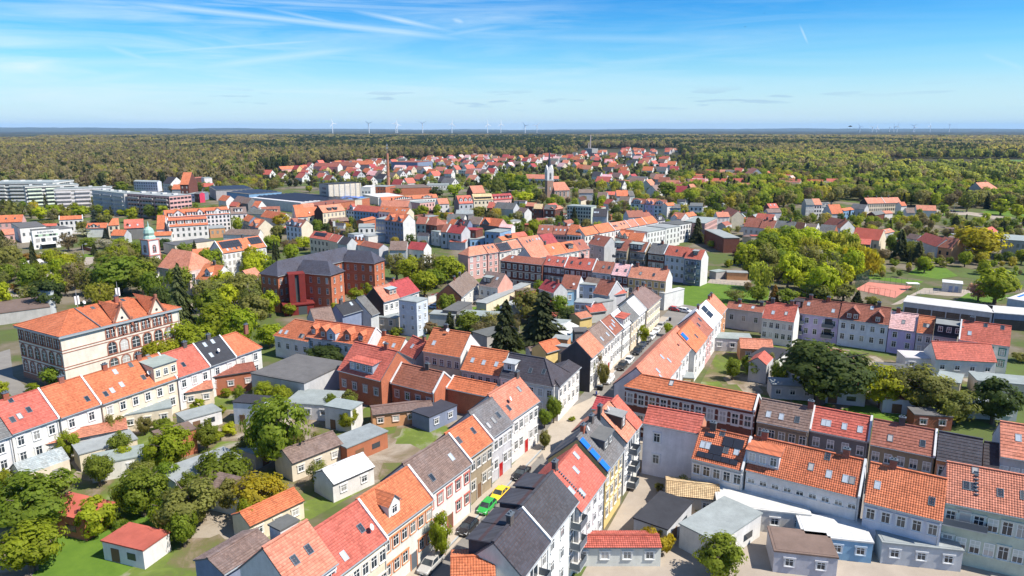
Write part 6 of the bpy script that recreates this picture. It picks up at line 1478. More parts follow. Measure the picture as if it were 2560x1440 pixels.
def proto(kind, lod, v):
    key = (kind, lod, v)
    if key not in PROT:
        nl, ls = {('leaf', 0): (5200, .05), ('leaf', 1): (1900, .075), ('leaf', 2): (520, .13)}.get(('leaf', lod))
        if kind == 'spruce': nl, ls = [(3600, .06), (1700, .085), (420, .15)][lod]
        if kind == 'bud': nl = int(nl*.8); ls *= .8
        if kind == 'bush': nl = int(nl*.6); ls *= 1.25
        PROT[key] = (crown_mesh(v*13+7+lod, kind, nl, ls).mesh('crown', [M['leaf']]), trunk_mesh(v, kind))
    return PROT[key]
LEAF = dict(fresh=(.285, .325, .022), mid=(.19, .24, .026), dark=(.085, .115, .03), lime=(.38, .41, .025), olive=(.22, .22, .055), bud=(.23, .20, .09), brown=(.21, .155, .08),
            spruce=(.085, .10, .038), blue=(.07, .09, .07), willow=(.33, .33, .05), gold=(.40, .33, .025), pink=(.58, .36, .34), purple=(.11, .045, .05), white=(.42, .41, .31), orange=(.30, .19, .04), pine=(.14, .15, .055))
NT_ = {'n': 0}
def plant(p, h, w, kind, col, label, name=None, cat=None, group=None):
    d = (p-Vector((0, 0, CH))).length; lod = 0 if d < 190 else 1 if d < 480 else 2
    v = rnd.randrange(3); cm, tm = proto(kind, lod, v); NT_['n'] += 1
    nm = name or {'leaf': 'tree', 'bud': 'budding_tree', 'willow': 'willow_tree', 'poplar': 'slender_tree', 'bush': 'shrub', 'spruce': 'spruce_tree'}[kind]
    root = empty(nm, Matrix.Translation(p) @ RZ(rnd.random()*6.28), label, cat or ('shrub' if kind == 'bush' else 'tree'), group)
    m = Matrix.Diagonal((w, w, h, 1))
    ob('crown', cm, root, m, vary(LEAF[col], .14)); ob('trunk', tm, root, m, (.13, .10, .075) if kind != 'bud' else (.20, .17, .13))
    return root
def TR(z, x, yt, yb, wpx, kind, col, label, group=None, name=None, cat=None):
    """tree from its crown: middle x, top y, ground y, width (zone pixels)"""
    X, YB = px(z, x, yb); _, YT = px(z, x, yt); p = G(X, YB)
    dep = p.y*CP+CH*SP; h = (YB-YT)*dep/F/CP*.97; w = wpx/ZN[z][2]*dep/F*(1.22 if kind in ('leaf', 'bud', 'willow') else 1.06)
    return plant(p, max(1, h), w, kind, col, label, name, cat, group)
def fill(pix, n, kinds, labels, group, hmin, hmax, z='0', seed=1, wr=(.7, 1.0), gap=3.0):
    """n trees spread over a patch of ground; labels = text per (kind, colour)"""
    r = random.Random(seed); P = [G(*px(z, *q)) for q in pix]
    x0, x1, y0, y1 = min(p.x for p in P), max(p.x for p in P), min(p.y for p in P), max(p.y for p in P)
    done = []; tries = 0
    while len(done) < n and tries < n*60:
        tries += 1; q = Vector((r.uniform(x0, x1), r.uniform(y0, y1), 0)); ins = False
        for i in range(len(P)):
            a, b = P[i], P[i-1]
            if (a.y > q.y) != (b.y > q.y) and q.x < (b.x-a.x)*(q.y-a.y)/(b.y-a.y)+a.x: ins = not ins
        if not ins or inside_house(q, 1.2) or any((q-e).length < gap for e in done): continue
        k, c = r.choice(kinds); h = r.uniform(hmin, hmax)*(.45 if k == 'bush' else 1); w = h*r.uniform(*wr)*(.45 if k in ('spruce', 'poplar') else 1.6 if k == 'bush' else 1)
        plant(q, h, w, k, c, '%s %s %s, %s %s' % (CN[c], LBL[k], labels, ['nearest', 'near', 'middle', 'rear', 'rearmost'][int(4.999*(q.y-y0)/(y1-y0))], ['far left', 'left', 'centre', 'right', 'far right'][int(4.999*(q.x-x0)/(x1-x0))]), group=group); done.append(q)
# --- street trees
TR('n', 410, 690, 1290, 230, 'leaf', 'fresh', 'young round street tree by the silver car, nearest the camera', 'street trees on the main street', 'street_tree')
TR('n', 885, 800, 905, 70, 'bush', 'fresh', 'little shrub behind the green car')
TR('l', 1630, 180, 410, 110, 'leaf', 'fresh', 'round street tree among the row of parked cars', 'street trees on the main street', 'street_tree')
TR('l', 1878, 168, 320, 95, 'leaf', 'fresh', 'last round street tree by the far bend of the main street', 'street trees on the main street', 'street_tree')
TR('l', 1228, 545, 840, 130, 'leaf', 'olive', 'street tree beside the white car at the kerb', 'street trees on the main street', 'street_tree')
TR('l', 735, 870, 1190, 170, 'leaf', 'mid', 'taller street tree before the white corner house', 'street trees on the main street', 'street_tree')
TR('l', 645, 1010, 1240, 150, 'leaf', 'mid', 'broad street tree left of the taller one at the crossing', 'street trees on the main street', 'street_tree')
TR('l', 650, 1230, 1440, 110, 'leaf', 'olive', 'thin sapling in a grassy patch by the crossing', 'street trees on the main street', 'street_tree')
TR('n', 1445, -20, 180, 100, 'leaf', 'olive', 'sapling with a mown tuft at its foot', 'street trees on the main street', 'street_tree')
TR('l', 1050, 440, 830, 190, 'bud', 'olive', 'overgrown leaning tree beside the black corner wing')
TR('l', 1150, 400, 800, 150, 'bud', 'brown', 'brownish budding tree touching the salmon roof')
TR('o', 1680, 380, 640, 170, 'poplar', 'fresh', 'slim bright tree before the white-banded brick house')
TR('l', 920, 1110, 1170, 80, 'bush', 'fresh', 'low green planting bed at the crossing', name='planting_bed', cat='planting')
# --- spruces and garden in the middle
TR('l', 265, -60, 520, 400, 'spruce', 'spruce', 'left one of the two great dark spruces in the middle gardens', 'great garden spruces')
TR('l', 640, -140, 400, 560, 'spruce', 'spruce', 'right and broader of the two great dark spruces', 'great garden spruces')
TR('f', 1940, 870, 1040, 130, 'spruce', 'spruce', 'small dark fir behind the cream house')
TR('g', 800, 610, 1000, 330, 'leaf', 'olive', 'pale olive tree between the two great spruces')
TR('g', 1180, 810, 1000, 160, 'leaf', 'dark', 'dark round tree right of the great spruces')
TR('g', 200, 840, 1080, 260, 'leaf', 'mid', 'green garden tree left of the great spruces')
TR('g', 430, 850, 1080, 220, 'bud', 'olive', 'thin budding garden tree in front of the left spruce')
TR('g', 330, 960, 1120, 200, 'bud', 'bud', 'brown-green shrubby tree behind the cream house')
TR('f', 640+40, 1180, 1440, 360, 'leaf', 'dark', 'bushy dark green tree in front of the dormered roof')
TR('f', 800, 1180, 1430, 300, 'leaf', 'dark', 'second bushy dark green tree by the scarlet roof')
TR('f', 330, 1210, 1290, 90, 'leaf', 'mid', 'little tree at the recessed terrace')
TR('f', 950, 920, 1010, 170, 'leaf', 'dark', 'dark tree under the black mansard')
TR('f', 1400, 1010, 1120, 160, 'bush', 'mid', 'ivy mound on the garden wall')
TR('f', 1740, 950, 1090, 190, 'bush', 'brown', 'brown dry creeper heap beside the white block')
TR('f', 1540, 1010, 1100, 130, 'bush', 'bud', 'straggly brown bush by the ivy mound')
for i, (x, yt, yb, w, k, c, l) in enumerate([
    (1410, 250, 560, 230, 'bud', 'olive', 'pale budding chestnut at the left of the leafy square'), (1560, 290, 600, 300, 'leaf', 'fresh', 'big lime green chestnut on the leafy square'),
    (1690, 430, 730, 260, 'leaf', 'fresh', 'front lime green tree of the leafy square'), (1740, 250, 600, 240, 'bud', 'bud', 'half bare tree in the middle of the leafy square'),
    (1890, 270, 600, 260, 'leaf', 'fresh', 'tall green tree right of the half bare one'), (1990, 350, 590, 220, 'leaf', 'fresh', 'rounded green tree near the pink corner house'),
    (2090, 340, 540, 180, 'leaf', 'mid', 'last green tree before the pink corner house'), (1800, 420, 640, 240, 'leaf', 'mid', 'shaded tree behind the front lime green one'),
    (1120, 550, 720, 130, 'leaf', 'fresh', 'young tree between the brick wings and the crimson roof'), (1000, 620, 800, 160, 'leaf', 'fresh', 'green tree at the corner of the brick school'),
    (790, 760, 880, 100, 'bush', 'lime', 'lime green bush at the brick school foot'), (340, 780, 920, 130, 'leaf', 'fresh', 'small bright tree by the red canopy')]):
    TR('f', x, yt, yb, w, k, c, l)
# --- left: trees around the banded school
for x, yt, yb, w, k, c, l in [
    (565, 340, 580, 260, 'leaf', 'mid', 'tree covering the corner of the banded school'), (930, 260, 470, 220, 'leaf', 'fresh', 'small tree before the middle of the banded school'), (330, 530, 640, 150, 'bush', 'fresh', 'bush at the dark side of the banded school'),
    (-10, 480, 720, 200, 'leaf', 'fresh', 'tree cut by the left frame edge before the school'), (60, 590, 760, 120, 'bush', 'olive', 'olive bush at the left frame edge')]:
    TR('j', x, yt, yb, w, k, c, l)
for x, yt, yb, w, k, c, l in [
    (1620, 880, 1160, 330, 'leaf', 'fresh', 'fresh green tree right in front of the banded school'), (1780, 660, 1080, 300, 'bud', 'fresh', 'loose green tree at the right end of the banded school'),
    (1950, 720, 1060, 380, 'leaf', 'fresh', 'broad green tree behind the black felt roof'), (2200, 500, 980, 430, 'leaf', 'fresh', 'largest bright green tree left of the brick school'), (2420, 560, 1000, 330, 'leaf', 'fresh', 'bright tree touching the orange hipped roof'),
    (2560, 420, 800, 300, 'leaf', 'olive', 'olive tree beside the brick school left wing'), (2340, 700, 1000, 240, 'leaf', 'lime', 'lime green tree over the lane'), (2700, 730, 1000, 260, 'leaf', 'fresh', 'bright tree in front of the orange hipped roof'),
    (1830, 150, 760, 280, 'spruce', 'pine', 'tall olive spruce before the baroque church'), (1560, 180, 620, 240, 'leaf', 'mid', 'tree under the baroque church tower'), (1630, 330, 700, 200, 'leaf', 'dark', 'dark tree left of the tall olive spruce'),
    (1200, 30, 460, 560, 'leaf', 'mid', 'huge domed tree behind the antennas'), (1440, 90, 470, 280, 'leaf', 'mid', 'tree between the domed one and the church'), (1010, 330, 560, 300, 'willow', 'willow', 'yellow weeping willow behind the school roof'),
    (490, 270, 640, 330, 'leaf', 'dark', 'dense dark green tree at the silos'), (300, 340, 560, 250, 'bud', 'olive', 'pale budding tree left of the dense dark one'), (30, 300, 640, 190, 'leaf', 'lime', 'yellow-green tree at the left frame edge behind the school'),
    (150, 330, 450, 110, 'bush', 'orange', 'orange shrub in the car park'), (760, 100, 420, 270, 'bud', 'bud', 'tall half bare tree right of the car park'), (860, 180, 480, 200, 'bud', 'olive', 'olive half bare tree behind the left antenna'),
    (660, 280, 480, 160, 'bud', 'bud', 'bare bushy tree beside the dense dark one'), (90, 30, 150, 160, 'leaf', 'lime', 'round lime tree near the library car park'), (350, 30, 130, 160, 'bush', 'orange', 'orange-brown hedge before the library'),
    (20, -90, 90, 220, 'spruce', 'pine', 'dark pine at the left frame edge'), (230, 200, 310, 110, 'bush', 'fresh', 'green bush at the parking bay'), (2260, 420, 560, 170, 'leaf', 'olive', 'pale tree at the house beside the church'),
    (2440, 310, 480, 160, 'bud', 'bud', 'budding tree by the small brick house'), (1080, 60, 360, 250, 'bud', 'olive', 'olive budding tree in front of the huge domed tree'), (110, 130, 330, 240, 'bud', 'bud', 'bare wide tree above the car park')]:
    TR('e', x, yt, yb, w, k, c, l)
for x, yt, yb, w, k, c, l in [
    (200, 370, 720, 480, 'willow', 'olive', 'broad olive tree at the left behind the pink arches'), (560, 380, 640, 180, 'leaf', 'gold', 'golden blossoming tree below the slab blocks'), (650, 470, 720, 220, 'leaf', 'lime', 'lime tree right of the golden one'),
    (860, 430, 700, 230, 'leaf', 'fresh', 'green tree before the pink slab block'), (1040, 440, 680, 280, 'willow', 'willow', 'weeping tree in the middle of the slab block trees'), (1310, 450, 680, 240, 'leaf', 'fresh', 'round green tree right of the weeping one'),
    (1200, 410, 560, 160, 'leaf', 'fresh', 'small fresh tree against the pink slab'), (600, 330, 440, 150, 'leaf', 'mid', 'little tree at the green end wall'), (1530, 450, 600, 170, 'leaf', 'olive', 'bronze tree at the corner of the pink slab'),
    (1530, 540, 760, 190, 'spruce', 'blue', 'grey-blue spruce left one of the pair'), (1660, 570, 760, 140, 'spruce', 'blue', 'grey-blue spruce right one of the pair'), (1980, 520, 640, 210, 'leaf', 'lime', 'wide lime tree by the grey slab'),
    (1700, 530, 650, 130, 'leaf', 'lime', 'lime tree between blue spruce and slab'), (1780, 480, 640, 90, 'spruce', 'spruce', 'narrow cypress before the grey slab'), (2120, 480, 660, 80, 'spruce', 'spruce', 'second narrow cypress before the grey slab'),
    (1700, 830, 1010, 140, 'spruce', 'blue', 'blue spruce beside the brown shed'), (2070, 760, 1010, 220, 'spruce', 'blue', 'larger blue spruce left of the baroque dome'), (1100, 880, 1210, 300, 'bud', 'brown', 'bare brown tree before the library side'),
    (1690, 980, 1160, 320, 'bud', 'white', 'pale blossoming tree by the long grey roof'), (1930, 950, 1130, 330, 'bush', 'fresh', 'rounded green shrubs behind the pale blossoming tree'), (1420, 960, 1180, 240, 'leaf', 'mid', 'garden tree left of the pale blossoming tree'),
    (1390, 820, 970, 350, 'bud', 'white', 'whitish orchard tree behind the library'), (1520, 1080, 1260, 150, 'spruce', 'spruce', 'dark yew hedge tree near the flagpole'), (80, 870, 1270, 250, 'spruce', 'pine', 'big pine at the left of the library'),
    (1940, 60, 300, 240, 'leaf', 'mid', 'green tree before the wood behind the slabs'), (700, 700, 790, 480, 'bush', 'olive', 'hedge line behind the red long roof'), (460, 1200, 1380, 300, 'bush', 'orange', 'rusty hedge along the parking wall')]:
    TR('Q', x, yt, yb, w, k, c, l)
TR('R', 280, 1130, 1270, 180, 'bush', 'orange', 'big round orange bush by the red brick gate')
TR('R', 80, 1240, 1440, 260, 'leaf', 'dark', 'dark tree right of the baroque tower')
TR('R', 1960, 830, 1130, 280, 'leaf', 'gold', 'yellow-bronze tree left of the pale blue town house')
TR('R', 1900, 1000, 1330, 230, 'leaf', 'olive', 'dark olive tree below the yellow-bronze one')
TR('R', 1800, 1170, 1440, 250, 'leaf', 'fresh', 'green tree beside the stepped gable house')
TR('R', 2300, 1200, 1440, 320, 'leaf', 'lime', 'brilliant lime round tree before the pale blue town house')
TR('R', 2080, 1240, 1460, 300, 'bud', 'brown', 'brown bare tree left of the brilliant lime one')
TR('R', 970, 960, 1070, 110, 'leaf', 'fresh', 'small street tree at the white hotel-like building')
TR('T', 870, 980, 1160, 290, 'leaf', 'gold', 'yellow-green tree below the brown roofed back house')
TR('T', 610, 990, 1150, 150, 'leaf', 'dark', 'dark tree left of the yellow-green tree')
TR('T', 1080, 940, 1190, 140, 'spruce', 'pine', 'dark pine before the sky blue house')
TR('T', 1140, 1070, 1280, 190, 'leaf', 'mid', 'green tree by the white terraced block')
TR('T', 2160, 700, 930, 200, 'leaf', 'fresh', 'round green tree before the pink fronted house')
TR('T', 2390, 670, 920, 150, 'poplar', 'fresh', 'upright green tree beside the round one')
TR('T', 1760, 430, 560, 170, 'leaf', 'mid', 'tree in the factory yard by the chimney')
TR('T', 2390, 410, 600, 260, 'leaf', 'dark', 'dark tree behind the very long orange roof')
TR('T', 340, 400, 520, 120, 'leaf', 'fresh', 'lime tree left of the warehouse')
TR('U', 490, 235, 460, 270, 'leaf', 'lime', 'brilliant green tree left of the red roof with three dormers')
TR('U', 1150, 140, 420, 330, 'willow', 'olive', 'great round willow before the salmon barn')
for x, yt, yb, w, c, l in [(1000, 60, 330, 230, 'mid', 'green wood edge tree, left of the great round willow'), (1230, 40, 300, 260, 'mid', 'tallest green tree behind the great round willow'), (1400, 50, 330, 260, 'fresh', 'green tree in the middle of the park grove'),
                         (1560, 70, 380, 260, 'mid', 'green tree near the school roof left of the spire'), (1470, 190, 400, 300, 'mid', 'front green tree of the park grove'), (1700, 250, 420, 240, 'mid', 'tree behind the lime chestnut near the spire'), (1330, 170, 400, 200, 'dark', 'shaded tree beside the great round willow')]:
    TR('U', x, yt, yb, w, 'leaf', c, l)
TR('U', 1600, 360, 560, 300, 'leaf', 'lime', 'lime chestnut left of the church spire')
TR('U', 1820, 290, 540, 220, 'leaf', 'olive', 'bronze tree beside the church spire')
TR('U', 2040, 460, 590, 150, 'leaf', 'fresh', 'bright tree at the foot of the church spire')
TR('U', 870, 600, 800, 260, 'leaf', 'olive', 'olive tree below the butter yellow house')
TR('U', 1030, 640, 800, 130, 'spruce', 'spruce', 'dark fir below the broad dark grey roof')
TR('U', 1770, 800, 1090, 250, 'leaf', 'fresh', 'tall green tree beside the dusty rust row')
TR('U', 1540, 730, 880, 150, 'spruce', 'blue', 'fir by the small white gabled house')
TR('U', 2400, 620, 900, 160, 'spruce', 'spruce', 'dark spruce before the mint green flats')
TR('U', 2200, 680, 910, 150, 'spruce', 'spruce', 'slim dark spruce left of the mint green flats')
TR('V', 640, 480, 660, 160, 'leaf', 'lime', 'lime tree at the red roof with a white gable')
TR('V', 940, 710, 860, 230, 'leaf', 'lime', 'round lime tree in front of the oxblood roof')
TR('V', 900, 610, 800, 200, 'leaf', 'dark', 'dark tree behind the round lime tree')
TR('V', 1700, 190, 480, 330, 'leaf', 'mid', 'dome shaped green tree above the mauve town house')
TR('V', 1850, 240, 430, 240, 'leaf', 'fresh', 'right half of the dome shaped tree pair')
TR('V', 1850, 370, 580, 280, 'willow', 'willow', 'pale willow below the dome shaped tree pair')
TR('V', 2190, 790, 1190, 250, 'spruce', 'spruce', 'big dark spruce beside the flat roof with the pink wall')
TR('V', 1840, 1120, 1230, 110, 'spruce', 'spruce', 'small dark fir in the inner yard')
TR('V', 2430, 1150, 1280, 160, 'leaf', 'lime', 'small lime tree in the garden left of the lawn')
TR('V', 1520, 640, 760, 140, 'leaf', 'dark', 'dark tree before the mauve town house')
for x, yt, yb, w, l in [(660, 180, 370, 180, 'left'), (880, 190, 370, 220, 'second'), (1060, 200, 360, 200, 'third'), (1230, 190, 380, 230, 'right')]:
    TR('V', x, yt, yb, w, 'willow', 'willow', 'pale willow in the row behind the art nouveau houses, %s one' % l, 'row of pale willows')
for x, yt, yb, w, k, l in [(120, 180, 340, 280, 'leaf', 'olive tree behind the church nave'), (350, 170, 340, 240, 'willow', 'yellowish tree behind the church nave')]:
    TR('V', x, yt, yb, w, k, 'olive', l)
# --- the big grove on the right
for x, yt, yb, w, k, c, l in [
    (1330, 740, 1080, 420, 'willow', 'willow', 'golden-topped willow at the back of the big grove'), (1010, 750, 1080, 330, 'leaf', 'fresh', 'green tree at the back left of the big grove'), (660, 810, 1200, 420, 'leaf', 'fresh', 'large light green tree at the left of the big grove'),
    (1000, 870, 1330, 560, 'leaf', 'fresh', 'largest tree in the middle of the big grove'), (820, 1100, 1420, 420, 'bud', 'olive', 'shaded olive tree low in the big grove'), (1560, 880, 1330, 330, 'bud', 'white', 'whitish tree in the big grove'),
    (1830, 900, 1330, 300, 'leaf', 'mid', 'green tree between whitish and golden ones'), (2240, 820, 1380, 560, 'willow', 'gold', 'huge golden willow at the right of the big grove'), (2070, 860, 1340, 330, 'leaf', 'fresh', 'green tree leaning on the huge golden willow'),
    (1640, 1200, 1440, 270, 'leaf', 'dark', 'dark holly-like tree in front of the big grove'), (1330, 1250, 1560, 380, 'leaf', 'lime', 'light green rounded tree at the front of the big grove'), (1960, 1160, 1440, 300, 'leaf', 'fresh', 'front right tree of the big grove'),
    (290, 900, 1110, 190, 'leaf', 'purple', 'dark purple tree on the garden lawn'), (225, 960, 1150, 50, 'spruce', 'spruce', 'thin cypress beside the purple tree'), (130, 1050, 1200, 160, 'bush', 'fresh', 'green bush left of the purple tree'), (280, 1080, 1180, 100, 'bush', 'lime', 'lime bush right of the cypress'),
    (550, 410, 720, 210, 'spruce', 'spruce', 'dark spruce in front of the rust row'), (340, 390, 560, 130, 'poplar', 'fresh', 'slim green tree beside the white rosy house'), (180, 450, 550, 90, 'poplar', 'lime', 'small lime tree beside the white rosy house'),
    (880, 20, 230, 360, 'willow', 'willow', 'yellow willow behind the small scarlet roof'), (460, 200, 320, 190, 'leaf', 'fresh', 'fresh tree above the white gabled house'), (480, 760, 900, 130, 'leaf', 'fresh', 'small tree left of the white sheds'), (2110, 530, 660, 120, 'leaf', 'lime', 'small lime tree near the two-tone red roof'), (2180, 440, 560, 150, 'bush', 'mid', 'round shrub near the brick shed')]:
    TR('W', x, yt, yb, w, k, c, l)
for x, yt, yb, w, k, c, l in [
    (1240, 510, 730, 330, 'leaf', 'fresh', 'light green tree between lawn hut and court'), (1300, 560, 790, 260, 'leaf', 'olive', 'willowy bush tree behind the back row'), (1550, 580, 780, 250, 'leaf', 'olive', 'olive tree left of the sports court'),
    (1690, 660, 800, 130, 'spruce', 'spruce', 'dark conifer at the court corner'), (470, 640, 780, 230, 'bud', 'olive', 'olive fruit tree on the lawn'), (690, 600, 780, 200, 'leaf', 'mid', 'garden tree right of the lawn'), (860, 600, 780, 130, 'spruce', 'orange', 'bronze conifer on the lawn edge'),
    (980, 630, 800, 220, 'leaf', 'mid', 'tree left of the light green one'), (590, 560, 680, 90, 'bud', 'brown', 'small bare tree on the lawn'), (1110, 640, 780, 150, 'bush', 'fresh', 'shrub behind the back row'), (1400, 650, 790, 160, 'bush', 'lime', 'lime shrub behind the back row')]:
    TR('h', x, yt, yb, w, k, c, l)
for x, yt, yb, w, k, c, l in [
    (2260, -80, 330, 380, 'leaf', 'fresh', 'large green tree with a dark trunk near the white hall'), (2100, 75, 290, 200, 'leaf', 'pink', 'pink blossoming tree beside the large green tree'), (1050, 470, 700, 160, 'spruce', 'blue', 'blue spruce before the dormered rust roof'),
    (910, 520, 700, 140, 'spruce', 'blue', 'smaller spruce left of the blue spruce'), (1190, 480, 720, 190, 'leaf', 'lime', 'lime green tree right of the blue spruce'), (2520, 800, 900, 180, 'leaf', 'olive', 'olive tree at the right of the white shuttered house'), (1040, 220, 330, 170, 'bush', 'olive', 'fruit bush at the court hedge')]:
    TR('i', x, yt, yb, w, k, c, l)
for x, yt, yb, w, k, c, l in [
    (1810, 820, 1420, 720, 'leaf', 'gold', 'large golden yellow tree at the right'), (560, 920, 1400, 300, 'spruce', 'spruce', 'tallest dark spruce of the conifer clump'), (740, 1070, 1400, 300, 'willow', 'olive', 'pale olive tree inside the conifer clump'), (860, 1100, 1440, 260, 'spruce', 'pine', 'grey-green conifer at the right of the clump'),
    (430, 950, 1330, 190, 'leaf', 'mid', 'green tree left of the tallest dark spruce'), (1450, 700, 960, 260, 'spruce', 'spruce', 'dark spreading cedar before the golden tree'), (2180, 400, 690, 300, 'leaf', 'fresh', 'round tree by the road, left of two'), (2440, 480, 750, 240, 'leaf', 'fresh', 'round tree by the road, right of two'),
    (300, 1200, 1420, 220, 'bud', 'brown', 'brown bare shrub left of the conifer clump'), (1060, 1100, 1240, 70, 'spruce', 'spruce', 'tiny cypress on the red roof edge'), (1640, 250, 640, 260, 'bud', 'olive', 'tall olive tree left of the mansion'), (1950, 290, 540, 170, 'leaf', 'dark', 'dark tree before the mansion wall'), (1260, 500, 700, 150, 'leaf', 'mid', 'roadside tree near the lamp'), (2220, 780, 950, 190, 'spruce', 'spruce', 'dark conifer by the gardens at the right'), (750, 280, 530, 200, 'leaf', 'dark', 'dark poplar behind the salmon terrace')]:
    TR('X', x, yt, yb, w, k, c, l)
# --- blurred courtyards: trees that the colour patches show
for x, yt, yb, w, k, c, l in [
    (430, 1050, 1180, 110, 'leaf', 'fresh', 'yellow-green tree in the left courtyard near the pale walls'), (700, 960, 1170, 150, 'leaf', 'mid', 'tall green tree in the middle of the left courtyard'), (95, 1160, 1330, 190, 'leaf', 'mid', 'broad green tree at the left frame edge in the courtyard'),
    (560, 1110, 1230, 130, 'leaf', 'mid', 'green tree above the white tent in the courtyard'), (650, 1170, 1290, 130, 'leaf', 'gold', 'yellow blossoming bush tree in the courtyard'), (80, 1290, 1430, 150, 'leaf', 'fresh', 'light green tree at the lower left corner'), (480, 1180, 1330, 150, 'leaf', 'olive', 'olive tree beside the lawn in the courtyard'),
    (240, 1220, 1330, 120, 'bush', 'fresh', 'round shrub on the courtyard lawn'), (360, 1150, 1290, 120, 'leaf', 'mid', 'small green tree beside the beige sheds'), (2050, 830, 1010, 230, 'leaf', 'dark', 'large dark round tree in the right courtyard'), (2290, 900, 1030, 150, 'leaf', 'olive', 'olive tree right of the large dark round tree'),
    (2200, 900, 1020, 110, 'leaf', 'lime', 'lime bush in the right courtyard'), (2480, 930, 1060, 110, 'leaf', 'dark', 'dark tree at the right frame edge of the courtyard'), (2380, 960, 1060, 110, 'leaf', 'olive', 'shrubby tree below the red shed roof'), (1800, 1320, 1450, 120, 'leaf', 'mid', 'green tree in the lower right yard'), (1640, 1290, 1380, 90, 'bush', 'gold', 'yellowish shrub in the lower right yard'), (1700, 1170, 1250, 70, 'bush', 'olive', 'olive shrub below the lilac-grey wall'), (620, 1360, 1440, 90, 'leaf', 'fresh', 'tree at the lower edge of the left courtyard')]:
    TR('0', x, yt, yb, w, k, c, l)
# --- fill
LBL = {'leaf': 'leafy tree', 'bud': 'half bare tree', 'bush': 'shrub', 'spruce': 'conifer', 'poplar': 'slim tree', 'willow': 'drooping tree'}
CN = dict(fresh='fresh green', mid='green', dark='dark green', lime='lime green', olive='olive', bud='grey-brown', spruce='dark', willow='pale yellow-green')
def lbl(s): return s
MIX = [('leaf', 'fresh'), ('leaf', 'mid'), ('leaf', 'olive'), ('bud', 'bud'), ('bud', 'olive'), ('bush', 'fresh'), ('spruce', 'spruce')]
fill([(0, 700), (60, 690), (250, 690), (420, 700), (440, 740), (640, 800), (640, 700), (460, 650), (380, 640), (280, 650), (240, 680), (60, 670), (0, 650)], 48, MIX, lbl('in the left park'), 'park trees on the left', 8, 14, seed=3)
fill([(430, 745), (640, 670), (730, 700), (700, 790), (560, 830), (470, 800)], 16, [('leaf', 'fresh'), ('leaf', 'lime'), ('leaf', 'mid'), ('bud', 'olive')], lbl('between the two schools'), 'trees between the schools', 9, 13, seed=23)
fill([(-20, 690), (200, 690), (190, 760), (-20, 775)], 12, [('leaf', 'fresh'), ('leaf', 'mid'), ('bud', 'olive'), ('leaf', 'lime')], lbl('behind the banded school'), 'trees behind the banded school', 8, 12, seed=24)
fill([(0, 560), (0, 500), (120, 495), (420, 545), (420, 575), (200, 590)], 22, MIX, lbl('by the slab blocks'), 'trees round the slab blocks', 6, 11, seed=4)
fill([(640, 640), (730, 590), (860, 600), (860, 640), (700, 680)], 10, MIX, lbl('behind the brick school'), 'trees behind the brick school', 6, 11, seed=5)
fill([(1090, 760), (1250, 720), (1420, 740), (1480, 800), (1440, 860), (1230, 860), (1120, 820)], 22, [('leaf', 'mid'), ('bush', 'fresh'), ('bud', 'bud'), ('bush', 'olive')], lbl('by the great spruces'), 'middle garden plants', 4, 8, seed=6)
fill([(1830, 640), (1960, 620), (1990, 660), (1850, 700)], 10, [('bush', 'fresh'), ('leaf', 'lime'), ('bud', 'olive')], lbl('left of the big grove'), 'garden plants left of the big grove', 4, 7, seed=9)
fill([(1850, 680), (1900, 730), (2060, 760), (2140, 720), (2150, 650), (1990, 625), (1880, 640)], 50, [('leaf', 'fresh'), ('leaf', 'mid'), ('leaf', 'lime'), ('bud', 'olive'), ('willow', 'willow')], lbl('in the big grove'), 'trees of the big grove', 10, 15, seed=10)
fill([(2160, 600), (2560, 560), (2560, 640), (2300, 620)], 34, MIX+[('bush', 'olive'), ('bush', 'lime')], lbl('in the right-hand allotments'), 'allotment trees on the right', 4, 8, seed=12)
fill([(2190, 660), (2560, 640), (2560, 720), (2400, 690), (2250, 690)], 14, [('bush', 'mid'), ('leaf', 'fresh'), ('bush', 'olive')], lbl('behind the sports court'), 'plants round the sports court', 4, 8, seed=13)
WD = [('leaf', 'fresh'), ('leaf', 'mid'), ('leaf', 'olive'), ('bud', 'bud'), ('bud', 'olive'), ('leaf', 'lime'), ('leaf', 'dark'), ('spruce', 'spruce')]
fill([(10, 1180), (640, 960), (1000, 1000), (960, 1130), (650, 1330), (300, 1440), (0, 1440)], 62, [('bush', 'fresh'), ('leaf', 'mid'), ('bush', 'olive'), ('bush', 'mid'), ('leaf', 'olive'), ('leaf', 'fresh'), ('bush', 'lime')], lbl('in the left courtyard'), 'courtyard plants on the left', 3.5, 6.5, seed=16)
fill([(1860, 880), (2500, 980), (2490, 1060), (1800, 960)], 20, [('bush', 'olive'), ('leaf', 'mid'), ('bush', 'dark'), ('leaf', 'olive')], lbl('in the upper right courtyard'), 'courtyard plants on the right', 3, 6, seed=17)
fill([(1640, 1220), (2150, 1340), (2560, 1440), (1560, 1440)], 7, [('bush', 'olive'), ('bush', 'mid')], lbl('in the lower right yard'), 'plants in the lower right yard', 3, 5, seed=18)
